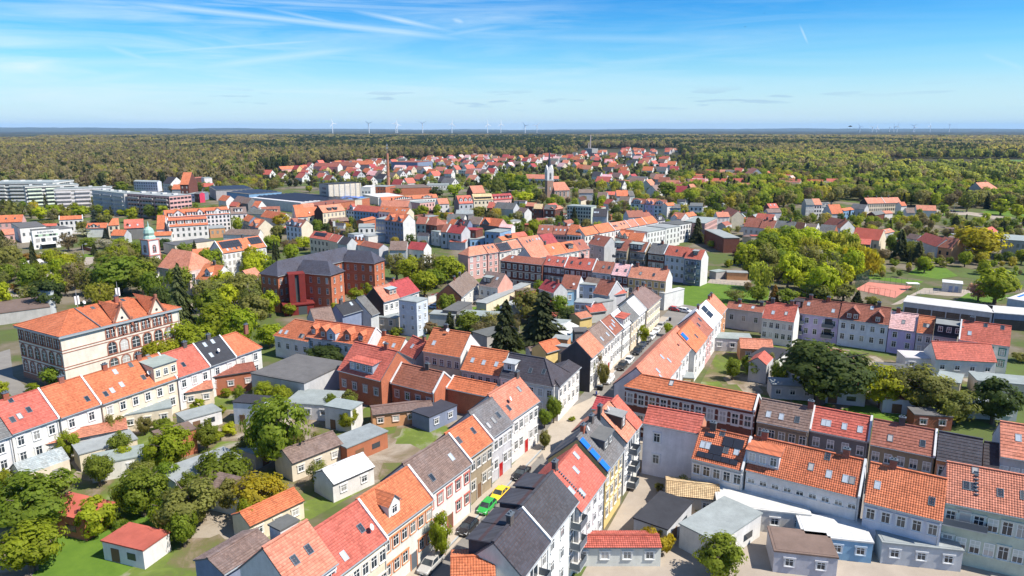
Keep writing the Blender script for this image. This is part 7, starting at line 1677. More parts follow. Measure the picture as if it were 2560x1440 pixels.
# ================================================================ VEHICLES
def loft(b, secs, mi, cap=True):
    """skin a list of closed rings"""
    n = len(secs[0])
    for i in range(len(secs)-1):
        for k in range(n): b.face([secs[i][k], secs[i][(k+1) % n], secs[i+1][(k+1) % n], secs[i+1][k]], mi)
    if cap: b.face(secs[0][::-1], mi); b.face(secs[-1], mi)
CARK = {  # length, width, belt height, roof height, x of: bonnet end, windscreen top, rear roof end, rear glass foot
    'hatch': (4.0, 1.72, .92, 1.47, .95, 1.65, 3.35, 3.85), 'sedan': (4.55, 1.78, .92, 1.43, 1.25, 2.0, 3.2, 3.85), 'suv': (4.5, 1.85, 1.08, 1.68, 1.15, 1.75, 3.95, 4.4), 'estate': (4.6, 1.8, .95, 1.48, 1.2, 1.95, 4.0, 4.5), 'van': (5.0, 1.95, 1.2, 1.98, .8, 1.5, 4.7, 4.95)}
_car = {}
def car_parts(kind):
    if kind in _car: return _car[kind]
    Lc, w, hb, hr_, x0, x1, x2, x3 = CARK[kind]; hw = w/2; P = {}
    def ring(x, z0, z1, a, cr=.14):     # rounded section
        return [(x, -a+.06, z0), (x, a-.06, z0), (x, a, z0+.12), (x, a, z1-cr), (x, a-cr, z1), (x, -a+cr, z1), (x, -a, z1-cr), (x, -a, z0+.12)]
    b = MB(); nose = hb*.78
    loft(b, [ring(0, .34, nose-.12, hw*.80, .1), ring(.12, .24, nose-.02, hw*.93), ring(x0*.55, .2, hb-.10, hw), ring(x0, .2, hb, hw), ring((x0+x3)/2, .2, hb+.02, hw), ring(x3-.1, .2, hb+.02, hw), ring(Lc-.15, .25, hb-.02 if kind != 'sedan' else hb-.03, hw*.95), ring(Lc, .36, hb-.18, hw*.84, .1)], 0)
    P['body'] = (b.mesh('car_body', [M['paint']]), 'paint')
    b = MB(); a0, a1 = hw*.93, hw*.76
    lo = [(x0, hb-.01), (x3, hb-.01)];
    q0 = [(x0, -a0, hb), (x0, a0, hb), (x3, a0, hb), (x3, -a0, hb)]; q1 = [(x1, -a1, hr_-.05), (x1, a1, hr_-.05), (x2, a1, hr_-.05), (x2, -a1, hr_-.05)]
    loft(b, [q0, q1], 0); P['windows'] = (b.mesh('windows', [M['glass']]), None)
    b = MB(); loft(b, [[(x1-.06, -a1-.02, hr_-.05), (x1-.06, a1+.02, hr_-.05), (x2+.06, a1+.02, hr_-.05), (x2+.06, -a1-.02, hr_-.05)], [(x1+.12, -a1+.12, hr_), (x1+.12, a1-.12, hr_), (x2-.1, a1-.12, hr_), (x2-.1, -a1+.12, hr_)]], 0)
    for s in (-1, 1):
        for (xa, xb) in ((x0, x1), (x3, x2), ((x0+x3)/2+.1, (x1+x2)/2+.1)): b.beam((xa, s*a0, hb), (xb, s*a1, hr_-.04), .08, .06)
    P['car_roof'] = (b.mesh('car_roof', [M['paint']]), 'paint')
    b = MB(); n = 12
    for s, r_ in ((.33, 0), (.2, 1)):
        for y in (-.1, .1):
            pts = [(s*math.cos(6.2832*k/n), y*(1.04 if r_ else 1), s*math.sin(6.2832*k/n)) for k in range(n)]; b.face(pts if y > 0 else pts[::-1], r_)
    for k in range(n):
        c0, s0, c1, s1 = math.cos(6.2832*k/n)*.33, math.sin(6.2832*k/n)*.33, math.cos(6.2832*(k+1)/n)*.33, math.sin(6.2832*(k+1)/n)*.33
        b.face([(c0, -.1, s0), (c1, -.1, s1), (c1, .1, s1), (c0, .1, s0)], 0)
    P['wheel'] = (b.mesh('wheel', [M['rubber'], M['rim']]), None)
    b = MB(); b.box(-.02, .1, -.18, .18, -.07, .07); P['headlight'] = (b.mesh('headlight', [M['lamp']]), None)
    b = MB(); b.box(-.08, .02, -.14, .14, -.1, .1); P['tail_light'] = (b.mesh('tail_light', [M['red_lamp']]), None)
    b = MB(); b.box(-.03, .03, -.26, .26, -.06, .06); P['number_plate'] = (b.mesh('number_plate', [M['white']]), None)
    _car[kind] = P; return P
def car(x, y, ang, kind, col, label, z='0', group='cars parked along the main street', flip=False):
    """x,y pixel of the car's middle on the ground, ang world heading of its nose"""
    p = G(*px(z, x, y)); p.z = .012; Lc, w, hb, hr_, x0, x1, x2, x3 = CARK[kind]; P = car_parts(kind)
    root = empty('van' if kind == 'van' else 'car', Matrix.Translation(p) @ RZ(ang), label, 'van' if kind == 'van' else 'car', group)
    o = T(Lc/2, 0, 0) @ RZ(math.pi)          # mesh has its nose at x=0 looking to -x
    for nm in ('body', 'windows', 'car_roof'): ob({'body': 'car_body'}.get(nm, nm), P[nm][0], root, o, col)
    for wx in (.82, Lc-.85):
        for s in (-1, 1): ob('wheel', P['wheel'][0], root, o @ T(wx, s*(w/2-.09), .33))
    for s in (-1, 1):
        ob('headlight', P['headlight'][0], root, o @ T(.1, s*w*.34, hb*.68)); ob('tail_light', P['tail_light'][0], root, o @ T(Lc-.06, s*w*.38, hb*.8))
    ob('number_plate', P['number_plate'][0], root, o @ T(.0, 0, .45)); ob('number_plate', P['number_plate'][0], root, o @ T(Lc+.01, 0, .55))
    return root
_d = (MAIN[4]-MAIN[2]).normalized() if len(MAIN) > 4 else Vector((.4, .9, 0)); AD = math.atan2(_d.y, _d.x)+math.pi     # nose towards the camera
BLK, WHT, SIL = (.012, .012, .014), (.72, .72, .71), (.38, .37, .35)
car(1077, 1418, AD, 'estate', SIL, 'silver estate car nearest the camera by the street tree')
car(1170, 1326, AD, 'hatch', BLK, 'black hatchback between the silver estate and the green car')
car(1217, 1274, AD, 'hatch', (.03, .33, .06), 'bright green hatchback on the main street')
car(1249, 1242, AD, 'sedan', (.75, .50, .03), 'bright yellow sedan behind the green car')
car(1304, 1190, AD, 'sedan', BLK, 'black sedan parked alone above the yellow car')
car(1521, 955, AD, 'suv', WHT, 'white car parked by the street tree beyond the crossing')
car(1555, 921, AD, 'suv', (.035, .03, .026), 'dark brown car right behind the white one at the tree', group='cars parked on the far main street')
car(1572, 905, AD, 'sedan', WHT, 'white sedan between two dark cars', group='cars parked on the far main street')
car(1593, 883, AD, 'suv', (.012, .014, .02), 'black off-roader in the parked row', group='cars parked on the far main street')
car(1605, 869, AD, 'hatch', (.02, .03, .06), 'dark blue hatchback behind the black off-roader', group='cars parked on the far main street')
car(1617, 857, AD, 'hatch', BLK, 'black small car under the round street tree', group='cars parked on the far main street')
car(1628, 847, AD, 'hatch', WHT, 'white small car behind the round street tree', group='cars parked on the far main street')
car(1640, 832, AD, 'sedan', WHT, 'white car before the last grey one', group='cars parked on the far main street')
car(1651, 819, AD, 'estate', SIL, 'grey car last in the parked row', group='cars parked on the far main street')
GY = 'cars in the yard behind the white block'
car(1687, 777, AD+1.35, 'hatch', (.42, .03, .03), 'red car in the side bay by the hedge', group=None)
car(1713, 781, AD+1.3, 'estate', WHT, 'white car beside the red one in the side bay', group=None)
car(1865, 795, 2.95, 'suv', BLK, 'black off-roader in the sandy yard', 'f', GY)
car(1770, 842, 2.6, 'hatch', (.25, .42, .68), 'light blue hatchback in the sandy yard', 'f', GY)
car(1815, 828, 2.6, 'hatch', (.03, .05, .11), 'dark blue hatchback beside the light blue one', 'f', GY)
car(1812, 728, 2.9, 'sedan', (.25, .03, .04), 'dark red sedan under the chestnut', 'f', GY)
car(2275, 722, 3.0, 'estate', SIL, 'silver car by the pink gable', 'f', GY)
car(2245, 805, 3.1, 'van', (.03, .03, .035), 'dark caravan-like trailer on the lawn strip', 'f', GY)
GP_ = 'cars in the car park before the library'
for x, y, k, c, l in [(440, 172, 'hatch', SIL, 'silver car alone by the white car park wall'), (545, 155, 'hatch', (.03, .04, .09), 'navy car at the head of the car park row'), (560, 185, 'hatch', (.45, .03, .05), 'red car in the car park row'), (610, 195, 'sedan', WHT, 'white car between two red ones'),
                      (655, 212, 'sedan', (.5, .04, .10), 'pinkish red car at the end of the car park row'), (610, 135, 'van', WHT, 'white van with a red stripe at the car park'), (112, 235, 'sedan', WHT, 'white car under the bare tree at the left'), (790, 95, 'hatch', WHT, 'white car on the lane behind the park')]:
    car(x, y, 2.7+rnd.uniform(-.2, .2), k, c, l, 'e', GP_)
car(2440, 585+10, .5, 'estate', SIL, 'silver car half hidden by trees before the brick school', 'e', None)
car(1425, 640, .2, 'hatch', BLK, 'dark car on the road by the park', 'X', None)
car(1400, 705, .2, 'hatch', (.05, .06, .2), 'dark blue car at the roadside green', 'X', None)
car(1880, 640, 2.8, 'hatch', SIL, 'grey car before the grey slab block', 'Q', None)
car(2080, 665, 2.8, 'hatch', SIL, 'silver car beside the white gabled building', 'Q', None)
car(1345, 615, 0, 'van', WHT, 'white van at the lower right yard', group=None, z='0') if False else None
# motor scooter and bins at the crossing
def scooter():
    p = G(1491, 988); r = empty('motor_scooter', Matrix.Translation(p) @ RZ(AD+.3), 'blue motor scooter parked at the crossing kerb', 'scooter')
    b = MB(); b.box(-.5, .25, -.16, .16, .35, .75); b.box(.3, .5, -.2, .2, .35, 1.0); b.box(-.3, .45, -.15, .15, .25, .352); ob('scooter_body', b.mesh('scooter_body', [M['paint']]), r, Matrix.Identity(4), (.03, .07, .35))
    b = MB(); b.box(-.5, .15, -.15, .15, .752, .86); ob('saddle', b.mesh('saddle', [M['rubber']]), r, Matrix.Identity(4))
    b = MB(); b.beam((.4, -.35, 1.1), (.4, .35, 1.1), .05, .05); b.beam((.4, 0, .9), (.4, 0, 1.1), .06, .06); ob('handlebar', b.mesh('handlebar', [M['zinc']]), r, Matrix.Identity(4))
    for x in (-.55, .6):
        b = MB(); b.tube((x, -.06, .25), (x, .06, .25), .25, .25, 12); ob('wheel', b.mesh('wheel', [M['rubber']]), r, Matrix.Identity(4))
scooter()
for i, (x, y) in enumerate(((1497, 975), (1503, 976), (1675, 802))):
    p = G(x, y); r = empty('rubbish_bin', Matrix.Translation(p) @ RZ(AD), ['black wheeled bin by the scooter, left of two', 'black wheeled bin by the scooter, right of two', 'black litter bin at the far end of the parked cars'][i], 'bin', 'rubbish bins')
    b = MB(); b.box(-.35, .35, -.3, .3, .1, 1.05); ob('bin_body', b.mesh('bin_body', [M['rubber']]), r, Matrix.Identity(4))
    b = MB(); b.box(-.38, .38, -.33, .33, 1.053, 1.12); ob('lid', b.mesh('lid', [M['lead']]), r, Matrix.Identity(4))
# balconies on the tall backs of row D (hang on their houses)
def balconies():
    hs = {h['label']: h for h in HL}
    def put(label, u, ns, w=2.6, dep=1.5, top=None):
        root = next(o for o in C.objects if o.get('label') == label); D = root.matrix_world.translation
        h = hs[label]; mw, L = frame(h['A'], h['B'], G(*h['r'], h['he']+.3)); Mi = root.matrix_world.inverted() @ mw
        for k in range(ns):
            z = h['he']-2.9-k*2.9; x = -L/2+u*L; b = MB()
            b.box(x-w/2, x+w/2, -dep+.35, .34, z, z+.15, 1); b.box(x-w/2, x+w/2, -dep+.35, -dep+.4, z+.153, z+1.05)
            for s in (-1, 1): b.box(x+s*w/2-.025-.025*s, x+s*w/2+.025-.025*s, -dep+.402, .34, z+.153, z+1.05)
            ob('balcony', b.mesh('balcony', [M['lead'], M['plaster']]), root, Mi, (.5, .5, .48))
            b = MB(); b.box(x-.9, x+.9, .28, .36, z+.16, z+2.3); ob('balcony_door', b.mesh('balcony_door', [M['glass']]), root, Mi)
    put('farther black tiled house with stacked balconies', .9, 3); put('near black tiled house with street dormers and greenish lichen along the ridge', .45, 2, 3.2)
    put('salmon roof with a grey flat dormer and roof balcony', .6, 3, 2.2)
    put('rust tile roof over a lilac wall with two balconies', .12, 2, 2.8); put('rust tile roof over a lilac wall with two balconies', .78, 2, 2.8)
    put('taller orange roof with a column of step treads at the right frame edge', .17, 1, 5.5, 1.1)
    for l, us in (('rust roofed tenement with a roof balcony', (.15,)), ('rust roofed tenement with a wide glazed roof terrace', (.4, .75)), ('red roof with one dormer and a tall white gable beside the lawn', (.5,))):
        for u in us: put(l, u, 3, 3.2)
    # street dormers of the two black roofs (far side from the eave)
    for lb in ('near black tiled house with street dormers and greenish lichen along the ridge', 'farther black tiled house with stacked balconies'):
        root = next(o for o in C.objects if o.get('label') == lb); h = hs[lb]; mw, L = frame(h['A'], h['B'], G(*h['r'], h['he']+.3)); w, hr, ok = solve_roof(mw, L, h['he'], h['r'], h['tan'])
        Mi = root.matrix_world.inverted() @ mw @ T(0, 2*w, 0) @ RZ(math.pi)
        for u in (.27, .73): dormer(root, Mi, L, 2*w, h['he'], hr, ('s', u, 3.3, .1, 2.3, (.075, .075, .085)), ROOF['k'], (.06, .06, .07), 0, 0)
    # step treads and snow guards
    lb = 'red roof with a beaded row of snow guards and a chimney'; root = next(o for o in C.objects if o.get('label') == lb); h = hs[lb]; mw, L = frame(h['A'], h['B'], G(*h['r'], h['he']+.3)); w, hr, ok = solve_roof(mw, L, h['he'], h['r'], h['tan']); Mi = root.matrix_world.inverted() @ mw
    k = (hr-h['he'])/w
    for i in range(14):
        q = MB(); v = .93-.8*i/13; y = v*w; x = -L/2+L*(.22+.03*i/13); z = h['he']+y*k+.12; q.box(x-.16, x+.16, y-.1, y+.1, z, z+.16); ob('roof_step', q.mesh('roof_step', [M['lead']]), root, Mi)
    lb = 'taller orange roof with a column of step treads at the right frame edge'; root = next(o for o in C.objects if o.get('label') == lb); h = hs[lb]; mw, L = frame(h['A'], h['B'], G(*h['r'], h['he']+.3)); w, hr, ok = solve_roof(mw, L, h['he'], h['r'], h['tan']); Mi = root.matrix_world.inverted() @ mw
    for i in range(7):
        q = MB(); v = .85-.09*i; y = v*w; x = -L/2+L*.272; z = h['he']+y*(hr-h['he'])/w+.12; q.box(x-.22, x+.22, y-.12, y+.12, z, z+.15); ob('roof_step', q.mesh('roof_step', [M['lead']]), root, Mi)
balconies()
# ================================================================ YARDS, COURT, FENCES, LAMPS
def shed(x, y, L, D, h, ang, rc, wc, label, pitch=.25, name='shed', cat='shed', z='0'):
    p = G(*px(z, x, y)); mw = Matrix.Translation(p) @ RZ(ang); root = empty(name, mw @ T(0, D/2, 0), label, cat, None)
    if pitch: body(root, mw, L, D, h, h+pitch*D/2, vary(ROOF[rc]), vary(WALL[wc]), fl=1, base=.4, nw=max(1, int(L/3)), lod=0, wh=1.1, sides='fr', gut=False)
    else: body(root, mw, L, D, h, h, vary(ROOF[rc]), vary(WALL[wc]), flat=True, fl=1, base=.4, nw=max(1, int(L/3)), lod=0, wh=1.1, ox=.1, oy=.1, sides='fr')
    FOOT.append((mw, L, D, h))
a0 = AD-math.pi
for s in [(215, 1135, 14, 6, 3.2, .55, 's', 'w', 'salmon roofed shed along the left courtyard wall'), (130, 1080+60, 9, 5, 3, .55, 'w', 'w', 'white lean-to beside the salmon shed', 0), (580, 985, 11, 7, 4.5, .5, 'b', 'k', 'rust brown workshop in the top of the left courtyard'), (480, 1020, 9, 6, 3.5, .5, 's', 'c', 'small salmon roofed outhouse near the pale walls'),
          (940, 1005, 14, 9, 4, -.2, 'd', 'a', 'dark blue-grey flat workshop in the left courtyard', 0), (770, 1050, 10, 8, 3.2, -.15, 'l', 'w', 'pale flat garage behind the tall green tree', 0), (1010, 1065, 12, 5, 3, .3, 'n', 'o', 'long brown shed on the bare courtyard soil'), (1110, 1065, 8, 5, 3, .9, 'd', 'a', 'dark blue carport along the main street row', 0),
          (890, 1235, 8, 6, 3.2, .85, 'w', 'w', 'white rounded garden pavilion among the trees', .5), (800, 1180, 10, 6, 3.4, .85, 'n', 'c', 'brown roofed rear building behind the red roof', .5), (700, 1330, 9, 5, 3, .9, 'o', 'c', 'small orange roof below the ivy edged annexe', .5), (350, 1075, 12, 5, 3.4, .5, 'l', 'c', 'beige flat annexe row in the left courtyard', 0), (300, 1195, 8, 5, 3, .5, 'l', 'w', 'grey flat shed by the olive tree', 0),
          (1905, 1330, 13, 7, 3.3, -.2, 'w', 'w', 'white roofed garage in the lower right yard', 0), (2090, 1400, 9, 6, 3, -.2, 'w', 'u', 'blue fronted garage in the lower right yard', 0), (1730, 1290, 8, 6, 3, -.2, 't', 'c', 'sandy roofed shed left of the white garage', .3), (1540, 1420, 12, 4, 3, .0, 'r', 'w', 'red awning roof along the bottom edge', .3), (2300, 1420, 10, 6, 3, -.2, 'l', 'x', 'grey flat shed by the long orange roof', 0),
          (2010, 1440, 8, 6, 3, -.2, 'n', 'x', 'brown flat shed at the bottom of the lower right yard', 0), (2410, 945, 13, 8, 4.2, -.18, 'r', 'w', 'red roofed garden house in the right courtyard', .8), (2310, 930, 9, 6, 3.2, -.18, 'w', 'w', 'white flat shed left of the red garden house', 0), (1890, 905, 8, 6, 3.3, -.18, 's', 'o', 'small salmon roofed shed in the right courtyard', .6), (1980, 1000, 9, 5, 3, -.18, 'l', 'x', 'grey flat shed below the large dark tree', 0), (1830, 880, 10, 6, 3.4, -.18, 'l', 'w', 'pale flat annexe behind the salmon main street roofs', 0), (2260, 1010, 8, 5, 3, -.18, 'l', 'c', 'cream flat shed among the olive trees', 0), (2330, 1075, 7, 4, 2.8, -.18, 'g', 'k', 'brick outhouse behind the weathered red roof', 0), (2480, 1050, 9, 5, 3, -.18, 'l', 'x', 'grey shed at the right end of the courtyard', 0), (1700, 975, 6, 4, 2.8, -.18, 'l', 'y', 'sand coloured shed behind the banded corner house', 0)]:
    shed(*s[:9], **({'pitch': s[9]} if len(s) > 9 else {}))
# fence of the court, goal, shelter
def court():
    P = [G(*px('i', *q)) for q in CQ]
    f = empty('ball_fence', Matrix.Translation((P[0]+P[1])/2), 'tall dark green ball-stop fence at the left of the red court', 'fence')
    iv = f.matrix_world.inverted(); n = 9
    def post(o, a, h, r=.06):
        q = MB(); q.tube(a, (a[0], a[1], h), r, r, 5); ob('post', q.mesh('post', [M['metal']]), o, Matrix.Identity(4), (.03, .09, .06))
    for i in range(n+1): post(f, iv @ P[0].lerp(P[1], i/n), 5)
    q = MB()
    for k in range(9):
        z = .2+k*.6; q.beam(iv @ Vector((P[0].x, P[0].y, z)), iv @ Vector((P[1].x, P[1].y, z)), .03, .03)
    for k in range(60):
        c = iv @ P[0].lerp(P[1], k/60); q.beam(c, (c[0], c[1], 5), .025, .025)
    tag(ob('netting', q.mesh('netting', [M['metal']]), f, Matrix.Identity(4), (.03, .09, .06)), kind='stuff')
    for a, b_, l in ((P[1], P[2], 'low green fence behind the red court'), (P[3], P[0], 'thin fence posts at the near side of the red court')):
        f = empty('court_fence', Matrix.Translation((a+b_)/2), l, 'fence', 'fences of the sports court'); iv = f.matrix_world.inverted(); n = 8
        for i in range(n+1): post(f, iv @ a.lerp(b_, i/n), 2.6, .045)
        q = MB()
        for z in (.1, 2.5): q.beam(iv @ Vector((a.x, a.y, z)), iv @ Vector((b_.x, b_.y, z)), .04, .04)
        ob('rail', q.mesh('rail', [M['metal']]), f, Matrix.Identity(4), (.03, .09, .06))
    c = G(*px('i', 1048, 222)); g = empty('goal', Matrix.Translation(c) @ RZ(-.12), 'red goal frame on the sports court', 'goal')
    q = MB(); q.beam((-1.6, 0, 0), (-1.6, 0, 2), .1, .1); q.beam((1.6, 0, 0), (1.6, 0, 2), .1, .1); q.beam((-1.65, 0, 2.05), (1.65, 0, 2.05), .1, .1)
    for s in (-1.6, 1.6): q.beam((s, 0, 2), (s, -1, 0), .05, .05)
    ob('frame', q.mesh('frame', [M['paint']]), g, Matrix.Identity(4), (.5, .06, .05))
    c = G(*px('i', 1440, 180)); g = empty('shelter', Matrix.Translation(c) @ RZ(-.2), 'white roofed shelter at the right corner of the red court', 'shelter')
    q = MB(); q.box(-2, 2, -1.2, 1.2, 2.4, 2.6); ob('roof', q.mesh('roof', [M['white']]), g, Matrix.Identity(4))
    for x in (-1.8, 1.8):
        for y in (-1, 1): q = MB(); q.tube((x, y, 0), (x, y, 2.4), .06, .06, 5); ob('post', q.mesh('post', [M['zinc']]), g, Matrix.Identity(4))
    q = MB(); q.box(-1.8, 1.8, .6, 1.0, .4, .5); ob('bench', q.mesh('bench', [M['wood']]), g, Matrix.Identity(4))
court()
def fence(pa, pb, h, n, label, z='0', col=(.3, .3, .29), solid=False, name='fence', cat='fence'):
    a, b_ = G(*px(z, *pa)), G(*px(z, *pb)); f = empty(name, Matrix.Translation((a+b_)/2), label, cat); iv = f.matrix_world.inverted(); a, b_ = iv @ a, iv @ b_
    if solid:
        q = MB(); d = (b_-a).normalized(); s = Vector((-d.y, d.x, 0))*.13
        q.face([a-s, b_-s, b_-s+Vector((0, 0, h)), a-s+Vector((0, 0, h))]); q.face([b_+s, a+s, a+s+Vector((0, 0, h)), b_+s+Vector((0, 0, h))]); q.face([a-s+Vector((0, 0, h)), b_-s+Vector((0, 0, h)), b_+s+Vector((0, 0, h)), a+s+Vector((0, 0, h))])
        ob('wall', q.mesh('wall', [M['plaster']]), f, Matrix.Identity(4), col)
        q = MB(); q.beam(a+Vector((0, 0, h+.06)), b_+Vector((0, 0, h+.06)), .36, .1); ob('coping', q.mesh('coping', [M['felt']]), f, Matrix.Identity(4), (.3, .29, .27)); return
    for i in range(n+1):
        p = a.lerp(b_, i/n); q = MB(); q.tube(p, p+Vector((0, 0, h)), .05, .05, 5); ob('post', q.mesh('post', [M['zinc']]), f, Matrix.Identity(4))
    q = MB()
    for k in (.15, .5, .95): q.beam(a+Vector((0, 0, h*k)), b_+Vector((0, 0, h*k)), .04, .04)
    ob('rail', q.mesh('rail', [M['metal']]), f, Matrix.Identity(4), col)
fence((1720, 790), (1960, 735), 2.2, 1, 'white yard wall behind the parked hatchbacks', 'f', (.7, .7, .68), True, 'garden_wall', 'wall')
fence((2050, 755), (2320, 770), 1.9, 1, 'pale yard wall behind the dark trailer', 'f', (.66, .65, .62), True, 'garden_wall', 'wall')
fence((1020, 815), (1062, 772), 2.2, 1, 'overgrown plastered wall between black corner wing and salmon row', 'l', (.55, .54, .52), True, 'garden_wall', 'wall')
fence((220, 175), (560, 118), 1.6, 1, 'white wall of the car park before the library', 'e', (.72, .7, .66), True, 'garden_wall', 'wall')
fence((1300, 1165), (1560, 1235), 1.6, 1, 'red brick ramp wall right of the library', 'Q', (.35, .14, .08), True, 'garden_wall', 'wall')
fence((240, 600), (560, 640), 1.6, 8, 'wire fence between garages and the lawn', 'h')
fence((1480, 240), (1740, 200), 1.4, 6, 'low mesh fence along the gravel road to the hall', 'i')
fence((1740, 200), (2000, 215), 1.4, 6, 'low mesh fence beside the small substation', 'i')
def lamp(x, yt, yb, z, label, grp='street lamps by the park road'):
    X, YB = px(z, x, yb); _, YT = px(z, x, yt); p = G(X, YB); h = (YB-YT)*(p.y*CP+CH*SP)/F/CP
    r = empty('street_lamp', Matrix.Translation(p), label, 'street lamp', grp)
    q = MB(); q.tube((0, 0, 0), (0, 0, h), .09, .06, 6); q.beam((0, 0, h), (1.4, 0, h+.25), .08, .08); ob('pole', q.mesh('pole', [M['zinc']]), r, Matrix.Identity(4))
    q = MB(); q.box(1.2, 2.1, -.16, .16, h+.17, h+.36); ob('lamp_head', q.mesh('lamp_head', [M['white']]), r, Matrix.Identity(4))
lamp(1145, 455, 560, 'X', 'tall street lamp left of the park road'); lamp(1440, 500, 610, 'X', 'tall street lamp near the mansion'); lamp(1640, 480, 640, 'X', 'lamp post below the mansion'); lamp(675, 390, 470, 'X', 'street lamp behind the salmon terrace')
lamp(1340, 1100, 1290, 'Q', 'slim lamp post by the hedge near the library', None); lamp(1600, 1240, 1380, '0', 'x') if False else None
# shared mast behind the brick school
def mast():
    p = G(*px('T', 757, 1420)); r = empty('mobile_mast', Matrix.Translation(p), 'mobile phone mast with white panels behind the slate ridge', 'antenna')
    h = 14; q = MB(); q.tube((0, 0, 0), (0, 0, h), .2, .12, 6); ob('pole', q.mesh('pole', [M['lead']]), r, Matrix.Identity(4))
    for k in range(3):
        a = k*2.094; q = MB(); q.box(.35*math.cos(a)-.2, .35*math.cos(a)+.2, .35*math.sin(a)-.2, .35*math.sin(a)+.2, h-3, h-.6); ob('antenna_panel', q.mesh('antenna_panel', [M['white']]), r, Matrix.Identity(4))
mast()
# birds
def bird(x, y, d, span, yaw, label):
    p = Vector((0, 0, CH))+ray(x, y).normalized()*d; b = MB(); s = span/2
    prof = [(-.32, .0, .02), (-.2, .0, .09), (.0, 0, .12), (.2, 0, .09), (.36, 0, .02)]
    rings = [[(px_*span*.8, r_*span*.8*math.cos(6.2832*k/6), r_*span*.6*math.sin(6.2832*k/6)) for k in range(6)] for px_, _, r_ in prof]; loft(b, rings, 0)
    for sg in (-1, 1):
        q = [(.12*span, 0, .02), (-.08*span, 0, .02), (-.12*span, sg*s*.55, .1*span), (.12*span, sg*s*.5, .12*span)]; q2 = [(.12*span, sg*s*.5, .12*span), (-.12*span, sg*s*.55, .1*span), (-.1*span, sg*s, .02*span)]
        b.face(q); b.face(q2)
    b.face([(-.22*span, .03, 0), (-.22*span, -.03, 0), (-.42*span, -.1*span, 0), (-.42*span, .1*span, 0)])
    o = ob('bird', b.mesh('bird', [M['rubber']])); o.matrix_world = Matrix.Translation(p) @ RZ(yaw); tag(o, label, 'bird')
bird(2126, 316, 110, 1.0, 2.7, 'dark bird gliding just above the right horizon'); bird(1911, 33, 150, .5, 1.0, 'tiny dark bird high in the blue sky, upper one'); bird(1863, 67, 150, .5, .3, 'tiny dark bird high in the blue sky, lower one')
# ================================================================ THE FAR SETTLEMENT
_far = {}
def far_house_mesh(k):
    """small gabled house, footprint L x D in a shared mesh; parts wall and roof"""
    if k not in _far:
        L, D, he, hr = [(11, 9.5, 4.4, 9.2), (13, 10, 5.0, 10), (10, 9.5, 6.0, 10.8), (16, 10, 4.6, 9.4)][k]
        b = MB(); x0, x1 = -L/2, L/2
        b.face([(x0, 0, 0), (x1, 0, 0), (x1, 0, he), (x0, 0, he)]); b.face([(x1, D, 0), (x0, D, 0), (x0, D, he), (x1, D, he)])
        for x, f in ((x0, 1), (x1, 0)):
            q = [(x, 0, 0), (x, D, 0), (x, D, he), (x, D/2, hr-.1), (x, 0, he)]; b.face(q[::-1] if f else q)
        w = MB()
        for i in range(3):
            x = -L/2+L*(i+.5)/3; w.face([(x-.6, -.04, 1.2), (x+.6, -.04, 1.2), (x+.6, -.04, 2.6), (x-.6, -.04, 2.6)])
        for y, z in ((D*.3, 1.2), (D*.7, 1.2), (D*.35, he+.1), (D*.65, he+.1)): w.face([(x1+.04, y-.55, z), (x1+.04, y+.55, z), (x1+.04, y+.55, z+1.3), (x1+.04, y-.55, z+1.3)])
        r = roof_mesh(L+.5, D+.8, he-.25, hr, 0, 0, 0)
        _far[k] = (b.mesh('wall', [M['plaster']]), r, w.mesh('windows', [M['glass']]), L, D)
    return _far[k]
def far_house(p, k, ang, rc, wc, label, group):
    wm, rm, gm, L, D = far_house_mesh(k); root = empty('house', Matrix.Translation(p) @ RZ(ang), label, 'house', group)
    ob('wall', wm, root, T(0, -D/2, 0), vary(WALL[wc])); ob('roof', rm, root, T(0, -D/2-.4, 0), vary(ROOF[rc], .15))
    tag(ob('windows', gm, root, T(0, -D/2, 0)), kind='stuff'); FOOT.append((root.matrix_world @ T(0, -D/2, 0), L, D, 8))
RN = dict(r='red', o='orange', c='crimson', b='rust brown', k='black', g='grey', n='taupe', s='salmon', p='pale pink'); WN = dict(w='white', c='cream', y='yellow', p='pink', x='grey', o='apricot')
def settle(pix, n, seed, where, group, gap=11, roofs='rrroocbkgnsp', walls='wwwwwwwcyx'):
    r = random.Random(seed); P = [G(*q) for q in pix]; k = 0; tries = 0; done = []
    x0, x1, y0, y1 = min(p.x for p in P), max(p.x for p in P), min(p.y for p in P), max(p.y for p in P)
    while k < n and tries < n*80:
        tries += 1; q = Vector((r.uniform(x0, x1), r.uniform(y0, y1), 0)); ins = False
        for i in range(len(P)):
            a, b = P[i], P[i-1]
            if (a.y > q.y) != (b.y > q.y) and q.x < (b.x-a.x)*(q.y-a.y)/(b.y-a.y)+a.x: ins = not ins
        if not ins or any((q-e).length < gap for e in done): continue
        bad = False
        for mw, L, D, he in FOOT:
            v = mw.inverted() @ q
            if abs(v.x) < L/2+7 and -6 < v.y < D+6: bad = True; break
        if bad: continue
        ang = r.choice([-.75, -.65, -.85, -.55, -.35, .9]); rc, wc = r.choice(roofs), r.choice(walls)
        far_house(q, r.randrange(4), ang+r.uniform(-.1, .1), rc, wc, '%s house with a %s roof %s, %s %s' % (WN[wc], RN[rc], where, ['nearest', 'middle', 'farthest'][int(2.999*(q.y-y0)/(y1-y0))], ['far left', 'left', 'centre', 'right', 'far right'][int(4.999*(q.x-x0)/(x1-x0))]), group); done.append(q); k += 1
settle([(660, 448), (800, 418), (960, 405), (960, 470), (800, 458), (660, 462)], 52, 21, 'left of the factory chimney', 'far houses left of the chimney')
settle([(975, 404), (1240, 396), (1240, 452), (1180, 470), (980, 478)], 78, 22, 'right of the factory chimney', 'far houses right of the chimney')
